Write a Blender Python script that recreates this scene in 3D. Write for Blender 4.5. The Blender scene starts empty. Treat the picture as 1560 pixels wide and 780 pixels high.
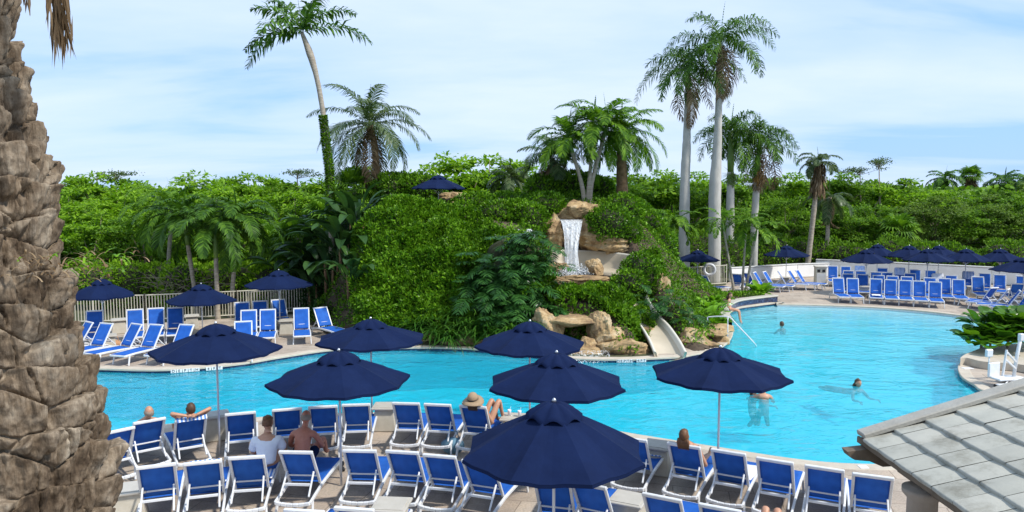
import bpy, math, random
import numpy as np
from mathutils import Vector, Matrix, geometry
R = math.radians
random.seed(7); rng = np.random.default_rng(7)
SC = bpy.context.scene
COL = SC.collection

# ------------------------------------------------------------------ camera
H = 5.3; F = 1127.0; PITCH = math.atan(90 / F)
cam_d = bpy.data.cameras.new('camera'); cam = bpy.data.objects.new('camera', cam_d); COL.objects.link(cam)
cam_d.sensor_width = 36; cam_d.lens = F / 1560 * 36; cam_d.clip_start = .05; cam_d.clip_end = 5000
cam.location = (0, 0, H); cam.rotation_euler = (math.pi / 2 - PITCH, 0, 0)
SC.camera = cam

def ray(x, y):
    a = (x - 780) / F; b = (390 - y) / F
    c, s = math.cos(PITCH), math.sin(PITCH)
    return Vector((a, c + b * s, -s + b * c))
def at(x, y, z=0.0):
    """survey point: the place on the level z seen at photo pixel x, y"""
    d = ray(x, y); t = (z - H) / d.z
    return Vector((d.x * t, d.y * t, z))
def atd(x, y, D):
    d = ray(x, y); t = D / d.y
    return Vector((d.x * t, D, H + d.z * t))

# ------------------------------------------------------------------ mesh building
class MB:
    def __init__(s): s.v = []; s.f = []; s.n = 0; s.mi = []; s.sm = []
    def add(s, v, f, mi=0, smooth=False):
        s.v.append(np.asarray(v, float).reshape(-1, 3))
        for q in f: s.f.append(tuple(i + s.n for i in q))
        s.mi += [mi] * len(f); s.sm += [smooth] * len(f)
        s.n += len(s.v[-1])
    def box(s, c, size, rot=None, mi=0, bev=0.0):
        x, y, z = [a / 2 for a in size]
        b = min(bev, x * .9, y * .9, z * .9)
        if b <= 0:
            v = np.array([(i * x, j * y, k * z) for i in (-1, 1) for j in (-1, 1) for k in (-1, 1)])
            f = [(0, 1, 3, 2), (4, 6, 7, 5), (0, 4, 5, 1), (2, 3, 7, 6), (0, 2, 6, 4), (1, 5, 7, 3)]
        else:
            v = []; f = []
            idx = {}
            for i in (-1, 1):
                for j in (-1, 1):
                    for k in (-1, 1):
                        idx[(i, j, k, 0)] = len(v); v.append((i * x, j * (y - b), k * (z - b)))
                        idx[(i, j, k, 1)] = len(v); v.append((i * (x - b), j * y, k * (z - b)))
                        idx[(i, j, k, 2)] = len(v); v.append((i * (x - b), j * (y - b), k * z))
            g = lambda i, j, k, a: idx[(i, j, k, a)]
            for i in (-1, 1):
                q = [g(i, -1, -1, 0), g(i, 1, -1, 0), g(i, 1, 1, 0), g(i, -1, 1, 0)]; f.append(tuple(q if i > 0 else q[::-1]))
                q = [g(-1, i, -1, 1), g(1, i, -1, 1), g(1, i, 1, 1), g(-1, i, 1, 1)]; f.append(tuple(q[::-1] if i > 0 else q))
                q = [g(-1, -1, i, 2), g(1, -1, i, 2), g(1, 1, i, 2), g(-1, 1, i, 2)]; f.append(tuple(q if i > 0 else q[::-1]))
            for j in (-1, 1):
                for k in (-1, 1):
                    q = [g(-1, j, k, 1), g(1, j, k, 1), g(1, j, k, 2), g(-1, j, k, 2)]; f.append(tuple(q if j * k < 0 else q[::-1]))
                    q = [g(j, -1, k, 0), g(j, 1, k, 0), g(j, 1, k, 2), g(j, -1, k, 2)]; f.append(tuple(q if j * k > 0 else q[::-1]))
                    q = [g(j, k, -1, 0), g(j, k, 1, 0), g(j, k, 1, 1), g(j, k, -1, 1)]; f.append(tuple(q[::-1] if j * k > 0 else q))
                    for i in (-1, 1): 
                        q = [g(i, j, k, 0), g(i, j, k, 1), g(i, j, k, 2)]; f.append(tuple(q if i * j * k > 0 else q[::-1]))
            v = np.array(v)
        if rot is not None: v = v @ np.array(rot.to_3x3()).T
        s.add(v + np.array(c), f, mi); return s
    def tube(s, pts, rad, n=8, mi=0, cap=True, smooth=True, flat=1.0):
        P = [Vector(p) for p in pts]; m = len(P)
        rad = [rad] * m if np.isscalar(rad) else list(rad)
        T = []
        for i in range(m):
            t = P[min(i + 1, m - 1)] - P[max(i - 1, 0)]; T.append(t.normalized() if t.length > 1e-9 else Vector((0, 0, 1)))
        ref = Vector((0, 0, 1)) if abs(T[0].z) < .9 else Vector((1, 0, 0))
        V = []; a = (ref - T[0] * ref.dot(T[0])).normalized()
        for i in range(m):
            a = (a - T[i] * a.dot(T[i])); a = a.normalized() if a.length > 1e-6 else Vector((1, 0, 0)); b = T[i].cross(a)
            for k in range(n):
                w = 2 * math.pi * k / n + (math.pi / 4 if n == 4 else 0)
                V.append(P[i] + a * (math.cos(w) * rad[i] * flat) + b * (math.sin(w) * rad[i]))
        Fc = [(i * n + k, i * n + (k + 1) % n, (i + 1) * n + (k + 1) % n, (i + 1) * n + k) for i in range(m - 1) for k in range(n)]
        if cap: Fc += [tuple(range(n))[::-1], tuple((m - 1) * n + k for k in range(n))]
        s.add([tuple(p) for p in V], Fc, mi, smooth and n > 4); return s
    def bar(s, a, b, w, h, mi=0):
        a = Vector(a); b = Vector(b); t = (b - a); L = t.length; t.normalize()
        ref = Vector((0, 0, 1)) if abs(t.z) < .95 else Vector((0, 1, 0))
        x = t.cross(ref).normalized(); z = x.cross(t)
        M = Matrix((x, t, z)).transposed()
        return s.box(tuple((a + b) / 2), (w, L, h), M, mi, bev=min(w, h) * .2)
    def lathe(s, prof, n=16, c=(0, 0, 0), mi=0, smooth=True):
        V = []; 
        for r, z in prof:
            for k in range(n):
                w = 2 * math.pi * k / n; V.append((c[0] + r * math.cos(w), c[1] + r * math.sin(w), c[2] + z))
        m = len(prof)
        Fc = [(i * n + k, i * n + (k + 1) % n, (i + 1) * n + (k + 1) % n, (i + 1) * n + k) for i in range(m - 1) for k in range(n)]
        Fc += [tuple(range(n))[::-1], tuple((m - 1) * n + k for k in range(n))]
        s.add(V, Fc, mi, smooth); return s
    def sphere(s, c, r, nu=16, nv=10, rot=None, mi=0, fn=None):
        r = (r, r, r) if np.isscalar(r) else r
        V = []
        for i in range(nv + 1):
            ph = math.pi * i / nv
            for k in range(nu):
                th = 2 * math.pi * k / nu
                p = Vector((math.sin(ph) * math.cos(th), math.sin(ph) * math.sin(th), -math.cos(ph)))
                if fn: p = fn(p)
                p = Vector((p.x * r[0], p.y * r[1], p.z * r[2]))
                if rot is not None: p = rot @ p
                V.append((p.x + c[0], p.y + c[1], p.z + c[2]))
        Fc = [(i * nu + k, i * nu + (k + 1) % nu, (i + 1) * nu + (k + 1) % nu, (i + 1) * nu + k) for i in range(nv) for k in range(nu)]
        s.add(V, Fc, mi, True); return s
    def prism(s, poly, z0, z1, mi=0):
        n = len(poly)
        V = [(p[0], p[1], z0) for p in poly] + [(p[0], p[1], z1) for p in poly]
        Fc = [tuple(range(n))[::-1], tuple(range(n, 2 * n))] + [(k, (k + 1) % n, n + (k + 1) % n, n + k) for k in range(n)]
        s.add(V, Fc, mi); return s
    def build(s, name, mat, parent=None):
        V = np.concatenate(s.v) if s.v else np.zeros((0, 3))
        me = bpy.data.meshes.new(name)
        big = len(s.f) > 4000
        nl = sum(len(f) for f in s.f)
        me.vertices.add(len(V)); me.vertices.foreach_set('co', V.ravel())
        me.loops.add(nl); me.loops.foreach_set('vertex_index', np.fromiter((i for f in s.f for i in f), dtype=np.int32, count=nl))
        me.polygons.add(len(s.f))
        ls = np.cumsum([0] + [len(f) for f in s.f])[:-1].astype(np.int32)
        me.polygons.foreach_set('loop_start', ls)
        me.polygons.foreach_set('material_index', np.array(s.mi, dtype=np.int32))
        me.polygons.foreach_set('use_smooth', np.array(s.sm, dtype=bool))
        me.update(calc_edges=True)
        for m in (mat if isinstance(mat, (list, tuple)) else [mat]): me.materials.append(m)
        o = bpy.data.objects.new(name, me); COL.objects.link(o)
        if parent is not None: o.parent = parent
        return o

def qmesh(name, V, Fq, mat, parent=None, smooth=False):
    """fast mesh of faces all with the same number of corners (numpy)"""
    V = np.ascontiguousarray(V, dtype=np.float32); Fq = np.ascontiguousarray(Fq, dtype=np.int32)
    me = bpy.data.meshes.new(name); nf, k = Fq.shape
    me.vertices.add(len(V)); me.vertices.foreach_set('co', V.ravel())
    me.loops.add(nf * k); me.loops.foreach_set('vertex_index', Fq.ravel())
    me.polygons.add(nf); me.polygons.foreach_set('loop_start', np.arange(0, nf * k, k, dtype=np.int32))
    me.polygons.foreach_set('use_smooth', np.full(nf, smooth))
    me.update(calc_edges=True)
    me.materials.append(mat)
    o = bpy.data.objects.new(name, me); COL.objects.link(o)
    if parent is not None: o.parent = parent
    return o

def tag(o, label=None, cat=None, group=None, kind=None):
    if label: o['label'] = label
    if cat: o['category'] = cat
    if group: o['group'] = group
    if kind: o['kind'] = kind
    return o
def thing(name, label, cat, loc=(0, 0, 0), rz=0, group=None):
    o = bpy.data.objects.new(name, None); COL.objects.link(o)
    o.empty_display_size = .2
    o.location = loc; o.rotation_euler = (0, 0, rz)
    return tag(o, label, cat, group)
def dup(root, loc=None, rz=None, label=None, group=None, scale=None):
    r = root.copy(); COL.objects.link(r)
    if loc is not None: r.location = loc
    if rz is not None: r.rotation_euler = (0, 0, rz)
    if scale is not None: r.scale = scale if not np.isscalar(scale) else (scale,) * 3
    if label: r['label'] = label
    if group: r['group'] = group
    for ch in list(root.children):
        c = ch.copy(); COL.objects.link(c); c.parent = r
        for g in list(ch.children):
            d = g.copy(); COL.objects.link(d); d.parent = c
    return r
def kill(root):
    for ch in list(root.children_recursive): bpy.data.objects.remove(ch)
    bpy.data.objects.remove(root)

# ------------------------------------------------------------------ materials
def new_mat(name):
    m = bpy.data.materials.new(name); m.use_nodes = True
    nt = m.node_tree; b = nt.nodes['Principled BSDF']
    return m, nt, b
def N(nt, typ, **kw):
    n = nt.nodes.new(typ)
    for k, v in kw.items():
        if k.startswith('i_'): n.inputs[k[2:].replace('_', ' ')].default_value = v
        else: setattr(n, k, v)
    return n
def ramp(nt, stops, interp='LINEAR'):
    r = nt.nodes.new('ShaderNodeValToRGB'); r.color_ramp.interpolation = interp
    while len(r.color_ramp.elements) < len(stops): r.color_ramp.elements.new(.5)
    for e, (p, c) in zip(r.color_ramp.elements, stops):
        e.position = p; e.color = (*c, 1) if len(c) == 3 else c
    return r
def mat(name, c, rough=.6, c2=None, scale=6.0, bump=0.0, bscale=40.0, metal=0.0, detail=4, spec=.5, stretch=None, coord='Object'):
    m, nt, b = new_mat(name)
    b.inputs['Roughness'].default_value = rough; b.inputs['Metallic'].default_value = metal
    b.inputs['Specular IOR Level'].default_value = spec
    b.inputs['Base Color'].default_value = (*c, 1)
    tc = N(nt, 'ShaderNodeTexCoord'); src = tc.outputs[coord]
    if stretch:
        mp = N(nt, 'ShaderNodeMapping'); mp.inputs['Scale'].default_value = stretch
        nt.links.new(src, mp.inputs['Vector']); src = mp.outputs[0]
    if c2:
        n = N(nt, 'ShaderNodeTexNoise', i_Scale=scale, i_Detail=detail, i_Roughness=.65); nt.links.new(src, n.inputs['Vector'])
        r = ramp(nt, [(.32, c), (.68, c2)]); nt.links.new(n.outputs['Fac'], r.inputs[0]); nt.links.new(r.outputs[0], b.inputs['Base Color'])
    if bump:
        n = N(nt, 'ShaderNodeTexNoise', i_Scale=bscale, i_Detail=5.0); nt.links.new(src, n.inputs['Vector'])
        bp = N(nt, 'ShaderNodeBump', i_Strength=bump, i_Distance=.02); nt.links.new(n.outputs['Fac'], bp.inputs['Height']); nt.links.new(bp.outputs[0], b.inputs['Normal'])
    return m
def leafmat(name, stops, trans=.35, rough=.5, tint=(1.15, 1.25, .5), nscale=.42):
    """leaf: colour varies leaf by leaf, and slowly from bough to bough; light passes through"""
    m, nt, b = new_mat(name)
    geo = N(nt, 'ShaderNodeNewGeometry'); tc = N(nt, 'ShaderNodeTexCoord')
    n = N(nt, 'ShaderNodeTexNoise', i_Scale=nscale, i_Detail=2.0); nt.links.new(geo.outputs['Position'], n.inputs['Vector'])
    a = N(nt, 'ShaderNodeMath', operation='MULTIPLY_ADD'); a.inputs[1].default_value = .55; 
    nt.links.new(geo.outputs['Random Per Island'], a.inputs[0])
    s = N(nt, 'ShaderNodeMath', operation='MULTIPLY'); s.inputs[1].default_value = .5; nt.links.new(n.outputs['Fac'], s.inputs[0]); nt.links.new(s.outputs[0], a.inputs[2])
    r = ramp(nt, stops); nt.links.new(a.outputs[0], r.inputs[0]); nt.links.new(r.outputs[0], b.inputs['Base Color'])
    b.inputs['Roughness'].default_value = rough; b.inputs['Specular IOR Level'].default_value = .18
    tr = N(nt, 'ShaderNodeBsdfTranslucent'); mx = N(nt, 'ShaderNodeMixRGB', blend_type='MULTIPLY'); mx.inputs[0].default_value = 1; mx.inputs[2].default_value = (*tint, 1)
    nt.links.new(r.outputs[0], mx.inputs[1]); nt.links.new(mx.outputs[0], tr.inputs[0])
    ms = N(nt, 'ShaderNodeMixShader'); ms.inputs[0].default_value = trans
    nt.links.new(b.outputs[0], ms.inputs[1]); nt.links.new(tr.outputs[0], ms.inputs[2])
    nt.links.new(ms.outputs[0], nt.nodes['Material Output'].inputs[0])
    return m

M = {}
M['white'] = mat('white_powder_coat', (.70, .71, .72), .4, (.60, .61, .62), 7)
M['sling'] = None
M['navy'] = mat('navy_canvas', (.0036, .0098, .040), .9, (.0056, .0145, .057), 1.6, .55, 7, spec=.12)
M['steel'] = mat('brushed_steel', (.55, .56, .58), .3, metal=.9)
M['alu'] = mat('white_aluminium', (.66, .68, .70), .35)
M['resin'] = mat('beige_resin', (.50, .46, .38), .6, (.43, .39, .31), 5, .15, 60)
M['cream'] = mat('cream_paint', (.56, .53, .43), .6, (.50, .47, .38), 5)
M['wallwhite'] = mat('white_stucco', (.84, .83, .81), .8, (.76, .75, .72), 1.3, .25, 70)
M['skin'] = mat('skin', (.50, .27, .17), .5, (.44, .22, .13), 14)
M['skin_red'] = mat('sunburnt_skin', (.50, .20, .13), .5, (.42, .15, .09), 10)
M['hair'] = mat('dark_brown_hair', (.05, .025, .012), .6, (.09, .045, .02), 40)
M['hair_red'] = mat('auburn_hair', (.16, .07, .025), .55, (.09, .035, .012), 30)
M['hair_grey'] = mat('short_grey_hair', (.30, .24, .19), .7, (.22, .17, .13), 40)
M['black'] = mat('black_cloth', (.012, .012, .014), .8)
M['teal'] = mat('teal_tile', (.02, .04, .10), .25, (.03, .07, .17), 30)
M['straw'] = mat('straw_hat', (.36, .26, .16), .8, (.28, .19, .11), 60, .3, 90)
M['cloth_white'] = mat('white_cotton', (.74, .75, .79), .85, (.66, .67, .72), 8)
M['towel'] = mat('towel', (.15, .33, .75), .9, (.65, .72, .85), 9, .3, 90)

def sling_mat():
    m, nt, b = new_mat('blue_mesh_sling')
    tc = N(nt, 'ShaderNodeTexCoord')
    n = N(nt, 'ShaderNodeTexNoise', i_Scale=5.0, i_Detail=3.0); nt.links.new(tc.outputs['Object'], n.inputs['Vector'])
    r = ramp(nt, [(.3, (.018, .115, .47)), (.7, (.026, .155, .58))]); nt.links.new(n.outputs['Fac'], r.inputs[0])
    nt.links.new(r.outputs[0], b.inputs['Base Color']); b.inputs['Roughness'].default_value = .7; b.inputs['Specular IOR Level'].default_value = .25
    tl = N(nt, 'ShaderNodeBsdfTranslucent'); nt.links.new(r.outputs[0], tl.inputs[0])
    m1 = N(nt, 'ShaderNodeMixShader'); m1.inputs[0].default_value = .22
    nt.links.new(b.outputs[0], m1.inputs[1]); nt.links.new(tl.outputs[0], m1.inputs[2])
    tp = N(nt, 'ShaderNodeBsdfTransparent'); tp.inputs[0].default_value = (.85, .9, 1, 1)
    m2 = N(nt, 'ShaderNodeMixShader'); m2.inputs[0].default_value = .07
    nt.links.new(m1.outputs[0], m2.inputs[1]); nt.links.new(tp.outputs[0], m2.inputs[2])
    nt.links.new(m2.outputs[0], nt.nodes['Material Output'].inputs[0])
    return m
M['sling'] = sling_mat()

G1, G2, G3 = (.02, .055, .006), (.07, .165, .012), (.16, .30, .028)
M['tree_a'] = leafmat('bright_tree_leaf', [(.2, (.07, .15, .008)), (.5, (.17, .33, .014)), (.85, (.30, .48, .035))], .42)
M['tree_b'] = leafmat('deep_tree_leaf', [(.2, (.045, .11, .009)), (.5, (.11, .23, .016)), (.85, (.21, .37, .028))], .38)
M['tree_c'] = leafmat('olive_tree_leaf', [(.2, (.06, .11, .018)), (.5, (.12, .21, .03)), (.85, (.21, .30, .06))], .38)
M['hedge'] = leafmat('hedge_leaf', [(.22, (.022, .070, .004)), (.5, (.085, .20, .010)), (.85, (.22, .41, .025))], .3, .35, nscale=.5)
M['ficus'] = leafmat('glossy_shrub_leaf', [(.2, (.022, .07, .004)), (.5, (.075, .185, .008)), (.85, (.19, .37, .018))], .28, .3, nscale=.7)
M['philo'] = leafmat('philodendron_leaf', [(.2, (.010, .036, .008)), (.5, (.024, .085, .016)), (.85, (.06, .16, .03))], .2, .3, nscale=.6)
M['lily'] = leafmat('strap_leaf', [(.2, (.015, .055, .008)), (.5, (.04, .12, .012)), (.85, (.09, .20, .02))], .3, .4)
M['banana'] = leafmat('banana_leaf', [(.2, (.012, .035, .012)), (.5, (.03, .075, .022)), (.85, (.06, .13, .03))], .25, .35)
M['broad'] = leafmat('bright_broad_leaf', [(.2, (.05, .14, .008)), (.5, (.13, .30, .015)), (.85, (.22, .42, .03))], .35, .4)
M['grape'] = leafmat('round_glossy_leaf', [(.2, (.03, .09, .008)), (.5, (.06, .16, .012)), (.85, (.14, .28, .02))], .3, .3)
M['palm'] = leafmat('palm_leaflet', [(.2, (.02, .06, .010)), (.5, (.055, .135, .015)), (.85, (.12, .24, .022))], .3, .5, nscale=.4)
M['palm_b'] = leafmat('bright_palm_leaflet', [(.2, (.03, .09, .010)), (.5, (.09, .20, .015)), (.85, (.19, .34, .025))], .35, .5, nscale=.4)
M['palm_g'] = leafmat('greyish_palm_leaflet', [(.2, (.03, .06, .025)), (.5, (.08, .13, .05)), (.85, (.18, .23, .11))], .35, .35, nscale=.5)
M['dead'] = leafmat('dead_frond', [(.2, (.10, .065, .035)), (.5, (.22, .15, .085)), (.85, (.36, .27, .17))], .25, .8, tint=(1, .85, .6))
M['bark'] = mat('grey_brown_bark', (.17, .13, .09), .9, (.28, .23, .17), 5, .6, 30)
M['royal'] = mat('royal_palm_trunk', (.36, .35, .31), .8, (.50, .48, .44), 2.5, .3, 25, stretch=(1, 1, .35))
M['palmbark'] = mat('ringed_palm_trunk', (.24, .20, .15), .9, (.42, .37, .30), 6, .6, 12, stretch=(.5, .5, 3))
M['brownbark'] = mat('brown_fibrous_trunk', (.12, .07, .035), .95, (.28, .17, .09), 5, .8, 20)
M['crownshaft'] = mat('green_crownshaft', (.10, .20, .03), .45, (.17, .27, .06), 3)
M['fruit'] = mat('orange_palm_fruit', (.45, .26, .06), .7, (.30, .17, .05), 18, .5, 30)
M['soil'] = mat('mulch_soil', (.05, .035, .022), .95, (.10, .07, .045), 6, .6, 30)
# ------------------------------------------------------------------ numpy noise
def _hash(i, j, k, s):
    h = (i * 374761393 + j * 668265263 + k * 2147483647 + s * 1274126177) & 0xffffffff
    h = ((h ^ (h >> 13)) * 1274126177) & 0xffffffff
    return ((h ^ (h >> 16)) & 0xffff) / 65535.0
def vnoise(P, seed=0):
    P = np.asarray(P, float); I = np.floor(P).astype(np.int64); f = P - I; f = f * f * (3 - 2 * f)
    out = 0
    for a in (0, 1):
        for b in (0, 1):
            for c in (0, 1):
                w = (f[:, 0] if a else 1 - f[:, 0]) * (f[:, 1] if b else 1 - f[:, 1]) * (f[:, 2] if c else 1 - f[:, 2])
                out = out + w * _hash(I[:, 0] + a, I[:, 1] + b, I[:, 2] + c, seed)
    return out
def fbm(P, seed=0, oct=4):
    a = .5; o = 0; P = np.asarray(P, float); t = 0
    for k in range(oct): o = o + a * vnoise(P * 2 ** k + 17.3 * k, seed + k); t += a; a *= .5
    return o / t

# ------------------------------------------------------------------ leaves
def nrm(a): return a / np.maximum(np.linalg.norm(a, axis=1, keepdims=True), 1e-9)
def leaf_quads(P, D, Nn, L, W, fold=.15):
    """one 4-corner leaf (base, side, tip, side) per point; D direction, Nn rough normal, L length, W half width"""
    n = len(P); D = nrm(D); S = nrm(np.cross(D, Nn)); U = np.cross(S, D)
    L = np.broadcast_to(np.asarray(L, float), (n,))[:, None]; W = np.broadcast_to(np.asarray(W, float), (n,))[:, None]
    mid = P + D * L * .45 + U * W * fold
    V = np.stack([P, mid + S * W, P + D * L, mid - S * W], 1).reshape(-1, 3)
    Fq = np.arange(4 * n).reshape(n, 4)
    return V, Fq
def rdir(n, rg=rng): return nrm(rg.normal(size=(n, 3)))
class Leaves:
    def __init__(s): s.V = []; s.F = []; s.n = 0
    def add(s, V, Fq):
        s.V.append(V); s.F.append(Fq + s.n); s.n += len(V)
    def build(s, name, m, parent=None):
        return qmesh(name, np.concatenate(s.V), np.concatenate(s.F), m, parent)

def frond(Lv, base, az, elev, L, arch, n=40, ll=.5, lw=.022, lift=.25, hang=.6, start=.12, rachis=.018, twist=0.0, sweep=.6, plume=False, rg=rng, seg=2):
    """pinnate leaf written into Leaves Lv: rachis curve + leaflets of two segments that hang at the tip"""
    m = n
    t = np.linspace(0, 1, m)
    ang = elev - arch * t ** 1.25
    hx = np.cos(ang); hz = np.sin(ang)
    ds = L / (m - 1)
    h = np.concatenate([[0], np.cumsum(hx[:-1] * ds)]); z = np.concatenate([[0], np.cumsum(hz[:-1] * ds)])
    A = np.array([math.cos(az), math.sin(az), 0]); B = np.array([-math.sin(az), math.cos(az), 0])
    curl = twist * h ** 2 / max(L, .1)
    P = np.array(base) + h[:, None] * A + curl[:, None] * B + z[:, None] * np.array([0, 0, 1.])
    T = nrm(np.gradient(P, axis=0)); S = nrm(np.cross(T, np.array([0, 0, 1.]) + 1e-6)); U = nrm(np.cross(S, T))
    # rachis, three-sided
    r = rachis * (1 - .8 * t)[:, None]
    ring = np.stack([P + S * r, P - S * r, P + U * r * .8], 1)
    V = ring.reshape(-1, 3); f = []
    for i in range(m - 1):
        for k in range(3):
            f.append((3 * i + k, 3 * i + (k + 1) % 3, 3 * i + 3 + (k + 1) % 3, 3 * i + 3 + k))
    Lv.add(V, np.array(f))
    sel = t >= start
    P, T, S, U, t = P[sel], T[sel], S[sel], U[sel], t[sel]
    k = len(P); u = (t - start) / (1 - start)
    prof = np.clip(np.sin(np.pi * np.clip(u * .86 + .12, 0, 1)) ** .55, .12, 1)
    for side in (-1, 1):
        jit = rg.normal(size=(k, 3)) * .10
        li = (rg.uniform(-1, 1, k)[:, None] * 1.1 if plume else lift)
        sw = (sweep + .5 * u)[:, None]
        D = nrm(side * S + T * sw + U * li + jit)
        ln = (ll * prof * rg.uniform(.85, 1.1, k))[:, None]
        w = lw * (.7 + .5 * prof)[:, None]
        WW = nrm(np.cross(D, U)) * w
        a0 = P - WW * .5; a1 = P + WW * .5
        m0 = P + D * ln * .5
        D2 = nrm(D + np.array([0, 0, -1.]) * hang * rg.uniform(.6, 1.4, k)[:, None])
        m1 = m0 + D2 * ln * .5
        b0 = m0 - WW; b1 = m0 + WW; c0 = m1 - WW * .12; c1 = m1 + WW * .12
        V = np.stack([a0, a1, b1, b0, c1, c0], 1).reshape(-1, 3)
        o = np.arange(k) * 6
        Fq = np.concatenate([np.stack([o, o + 1, o + 2, o + 3], 1), np.stack([o + 3, o + 2, o + 4, o + 5], 1)])
        Lv.add(V, Fq)

def fan(Lv, base, az, elev, R_, n=18, rg=rng, droop=.5, stalk=.8):
    """fan palm leaf"""
    d = np.array([math.cos(az) * math.cos(elev), math.sin(az) * math.cos(elev), math.sin(elev)])
    c = np.array(base) + d * stalk
    s = np.array([-math.sin(az), math.cos(az), 0]); u = np.cross(s, d) * -1
    V = np.array([np.array(base) - s * .02, np.array(base) + s * .02, c + s * .02, c - s * .02]); Lv.add(V, np.array([[0, 1, 2, 3]]))
    for i in range(n):
        a = (i / (n - 1) - .5) * 4.0
        dd = d * math.cos(a) + s * math.sin(a)
        sd = np.cross(dd, u); sd /= np.linalg.norm(sd)
        w = R_ * .06; m0 = c + dd * R_ * .6; e = c + dd * R_ + np.array([0, 0, -1]) * R_ * .4 * droop * rg.uniform(.6, 1.3)
        V = np.array([c - sd * .01, c + sd * .01, m0 + sd * w, m0 - sd * w, e + sd * .005, e - sd * .005])
        Lv.add(V, np.array([[0, 1, 2, 3], [3, 2, 4, 5]]))

def trunk_mb(path, radii, n=14, ring=0.0, seed=0, m=40, rough=.02):
    """tapered trunk along a smooth path with ring swelling and knotty noise"""
    P = catmull([Vector(p) for p in path], m)
    rr = np.interp(np.linspace(0, 1, len(P)), np.linspace(0, 1, len(radii)), radii)
    mb = MB(); V = []
    for i, p in enumerate(P):
        t = (P[min(i + 1, len(P) - 1)] - P[max(i - 1, 0)]).normalized()
        a = t.cross(Vector((0, 1, .01))).normalized(); b = t.cross(a)
        r0 = rr[i] * (1 + (ring if i % 2 else 0))
        for k in range(n):
            w = 2 * math.pi * k / n; V.append(p + (a * math.cos(w) + b * math.sin(w)) * r0)
    V = np.array([tuple(v) for v in V]); q = fbm(V * 4, seed, 3) - .5
    c = np.repeat(np.array([tuple(p) for p in P]), n, axis=0)
    V = c + (V - c) * (1 + q[:, None] * rough * 10)
    mm = len(P)
    Fc = [(i * n + k, i * n + (k + 1) % n, (i + 1) * n + (k + 1) % n, (i + 1) * n + k) for i in range(mm - 1) for k in range(n)]
    Fc += [tuple(range(n))[::-1], tuple((mm - 1) * n + k for k in range(n))]
    mb.add(V, Fc, 0, True); return mb

def catmull(P, m, closed=False):
    P = [Vector(p) for p in P]; n = len(P); out = []
    segs = n if closed else n - 1
    per = max(1, int(math.ceil(m / segs)))
    for i in range(segs):
        p0 = P[(i - 1) % n] if closed or i > 0 else P[0] * 2 - P[1]
        p1 = P[i]; p2 = P[(i + 1) % n]
        p3 = P[(i + 2) % n] if closed or i + 2 < n else P[-1] * 2 - P[-2]
        for j in range(per):
            t = j / per
            out.append(.5 * ((2 * p1) + (p2 - p0) * t + (2 * p0 - 5 * p1 + 4 * p2 - p3) * t * t + (3 * p1 - p0 - 3 * p2 + p3) * t ** 3))
    if not closed: out.append(P[-1])
    return out

# ------------------------------------------------------------------ broadleaf tree
def make_tree(name, label, cat, seed, h, rad, m, nclump=60, per=130, leaf=.2, base=.12, flat=.42, group=None):
    rg = np.random.default_rng(seed); t = thing(name, label, cat, group=group)
    cz = h * (.5 + base / 2); hh = h * (1 - base) / 2
    d = rdir(nclump, rg); r = rg.uniform(.45, 1.12, nclump) ** .6
    C = np.array([0, 0, cz]) + d * np.array([rad, rad, hh]) * r[:, None] * .86
    C = C[C[:, 2] > h * base * .5]
    Lv = Leaves()
    for c in C:
        s = rg.uniform(.6, 1.25) * rad * .255
        n = int(per * rg.uniform(.7, 1.3))
        q = rdir(n, rg) * rg.uniform(.25, 1, n)[:, None] ** .4
        q[:, 2] = np.where(q[:, 2] < -.2, q[:, 2] * .4, q[:, 2])
        lump = 1 + .5 * (vnoise(q * 2.2 + c, seed) - .5)
        P = c + q * np.array([s, s, s * flat]) * lump[:, None]
        D = q * np.array([1, 1, .2]) + rg.normal(size=(n, 3)) * .35 + np.array([0, 0, -.15])
        Nn = q * .55 + np.array([0, 0, .8]) + rg.normal(size=(n, 3)) * .28
        L = leaf * rg.uniform(.7, 1.3, n)
        Lv.add(*leaf_quads(P, D, Nn, L, L * .28))
    Lv.build('crown', m, t)
    tb = MB()
    top = (rg.normal() * .2, rg.normal() * .2, h * .62)
    tb.tube([(0, 0, -.1), (.05, 0, h * .2), (rg.normal() * .12, .1, h * .4), top], [.16, .13, .1, .05], 8)
    for c in C[::4]:
        z0 = rg.uniform(.15, .5) * h
        a = np.array([0, 0, z0]); mid = (a + c) / 2 + np.array([0, 0, -.15 * rad * .2])
        tb.tube([tuple(a), tuple(mid), tuple(c)], [.06, .04, .015], 5)
    tb.build('trunk', M['bark'], t)
    return t

# ------------------------------------------------------------------ people
def skin_obj(J, E, name, m, parent, root=0, sub=1):
    """continuous body: J = [(pos, radius[,radius2])], E edges"""
    me = bpy.data.meshes.new(name)
    me.from_pydata([tuple(j[0]) for j in J], E, [])
    o = bpy.data.objects.new(name, me); COL.objects.link(o)
    o.modifiers.new('skin', 'SKIN')
    lay = me.skin_vertices[0].data if len(me.skin_vertices) else None
    if lay is None:
        bm = __import__('bmesh').new(); bm.from_mesh(me); bm.verts.layers.skin.verify(); bm.to_mesh(me); bm.free(); lay = me.skin_vertices[0].data
    for i, j in enumerate(J):
        r = j[1]; r2 = j[2] if len(j) > 2 else r
        lay[i].radius = (r, r2); lay[i].use_root = (i == root)
    o.modifiers['skin'].use_smooth_shade = True
    s = o.modifiers.new('sub', 'SUBSURF'); s.levels = sub; s.render_levels = sub
    dg = bpy.context.evaluated_depsgraph_get(); dg.update()
    me2 = bpy.data.meshes.new_from_object(o.evaluated_get(dg)); me2.name = name
    bpy.data.objects.remove(o)
    me2.materials.clear(); me2.materials.append(m)
    return me2
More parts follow.
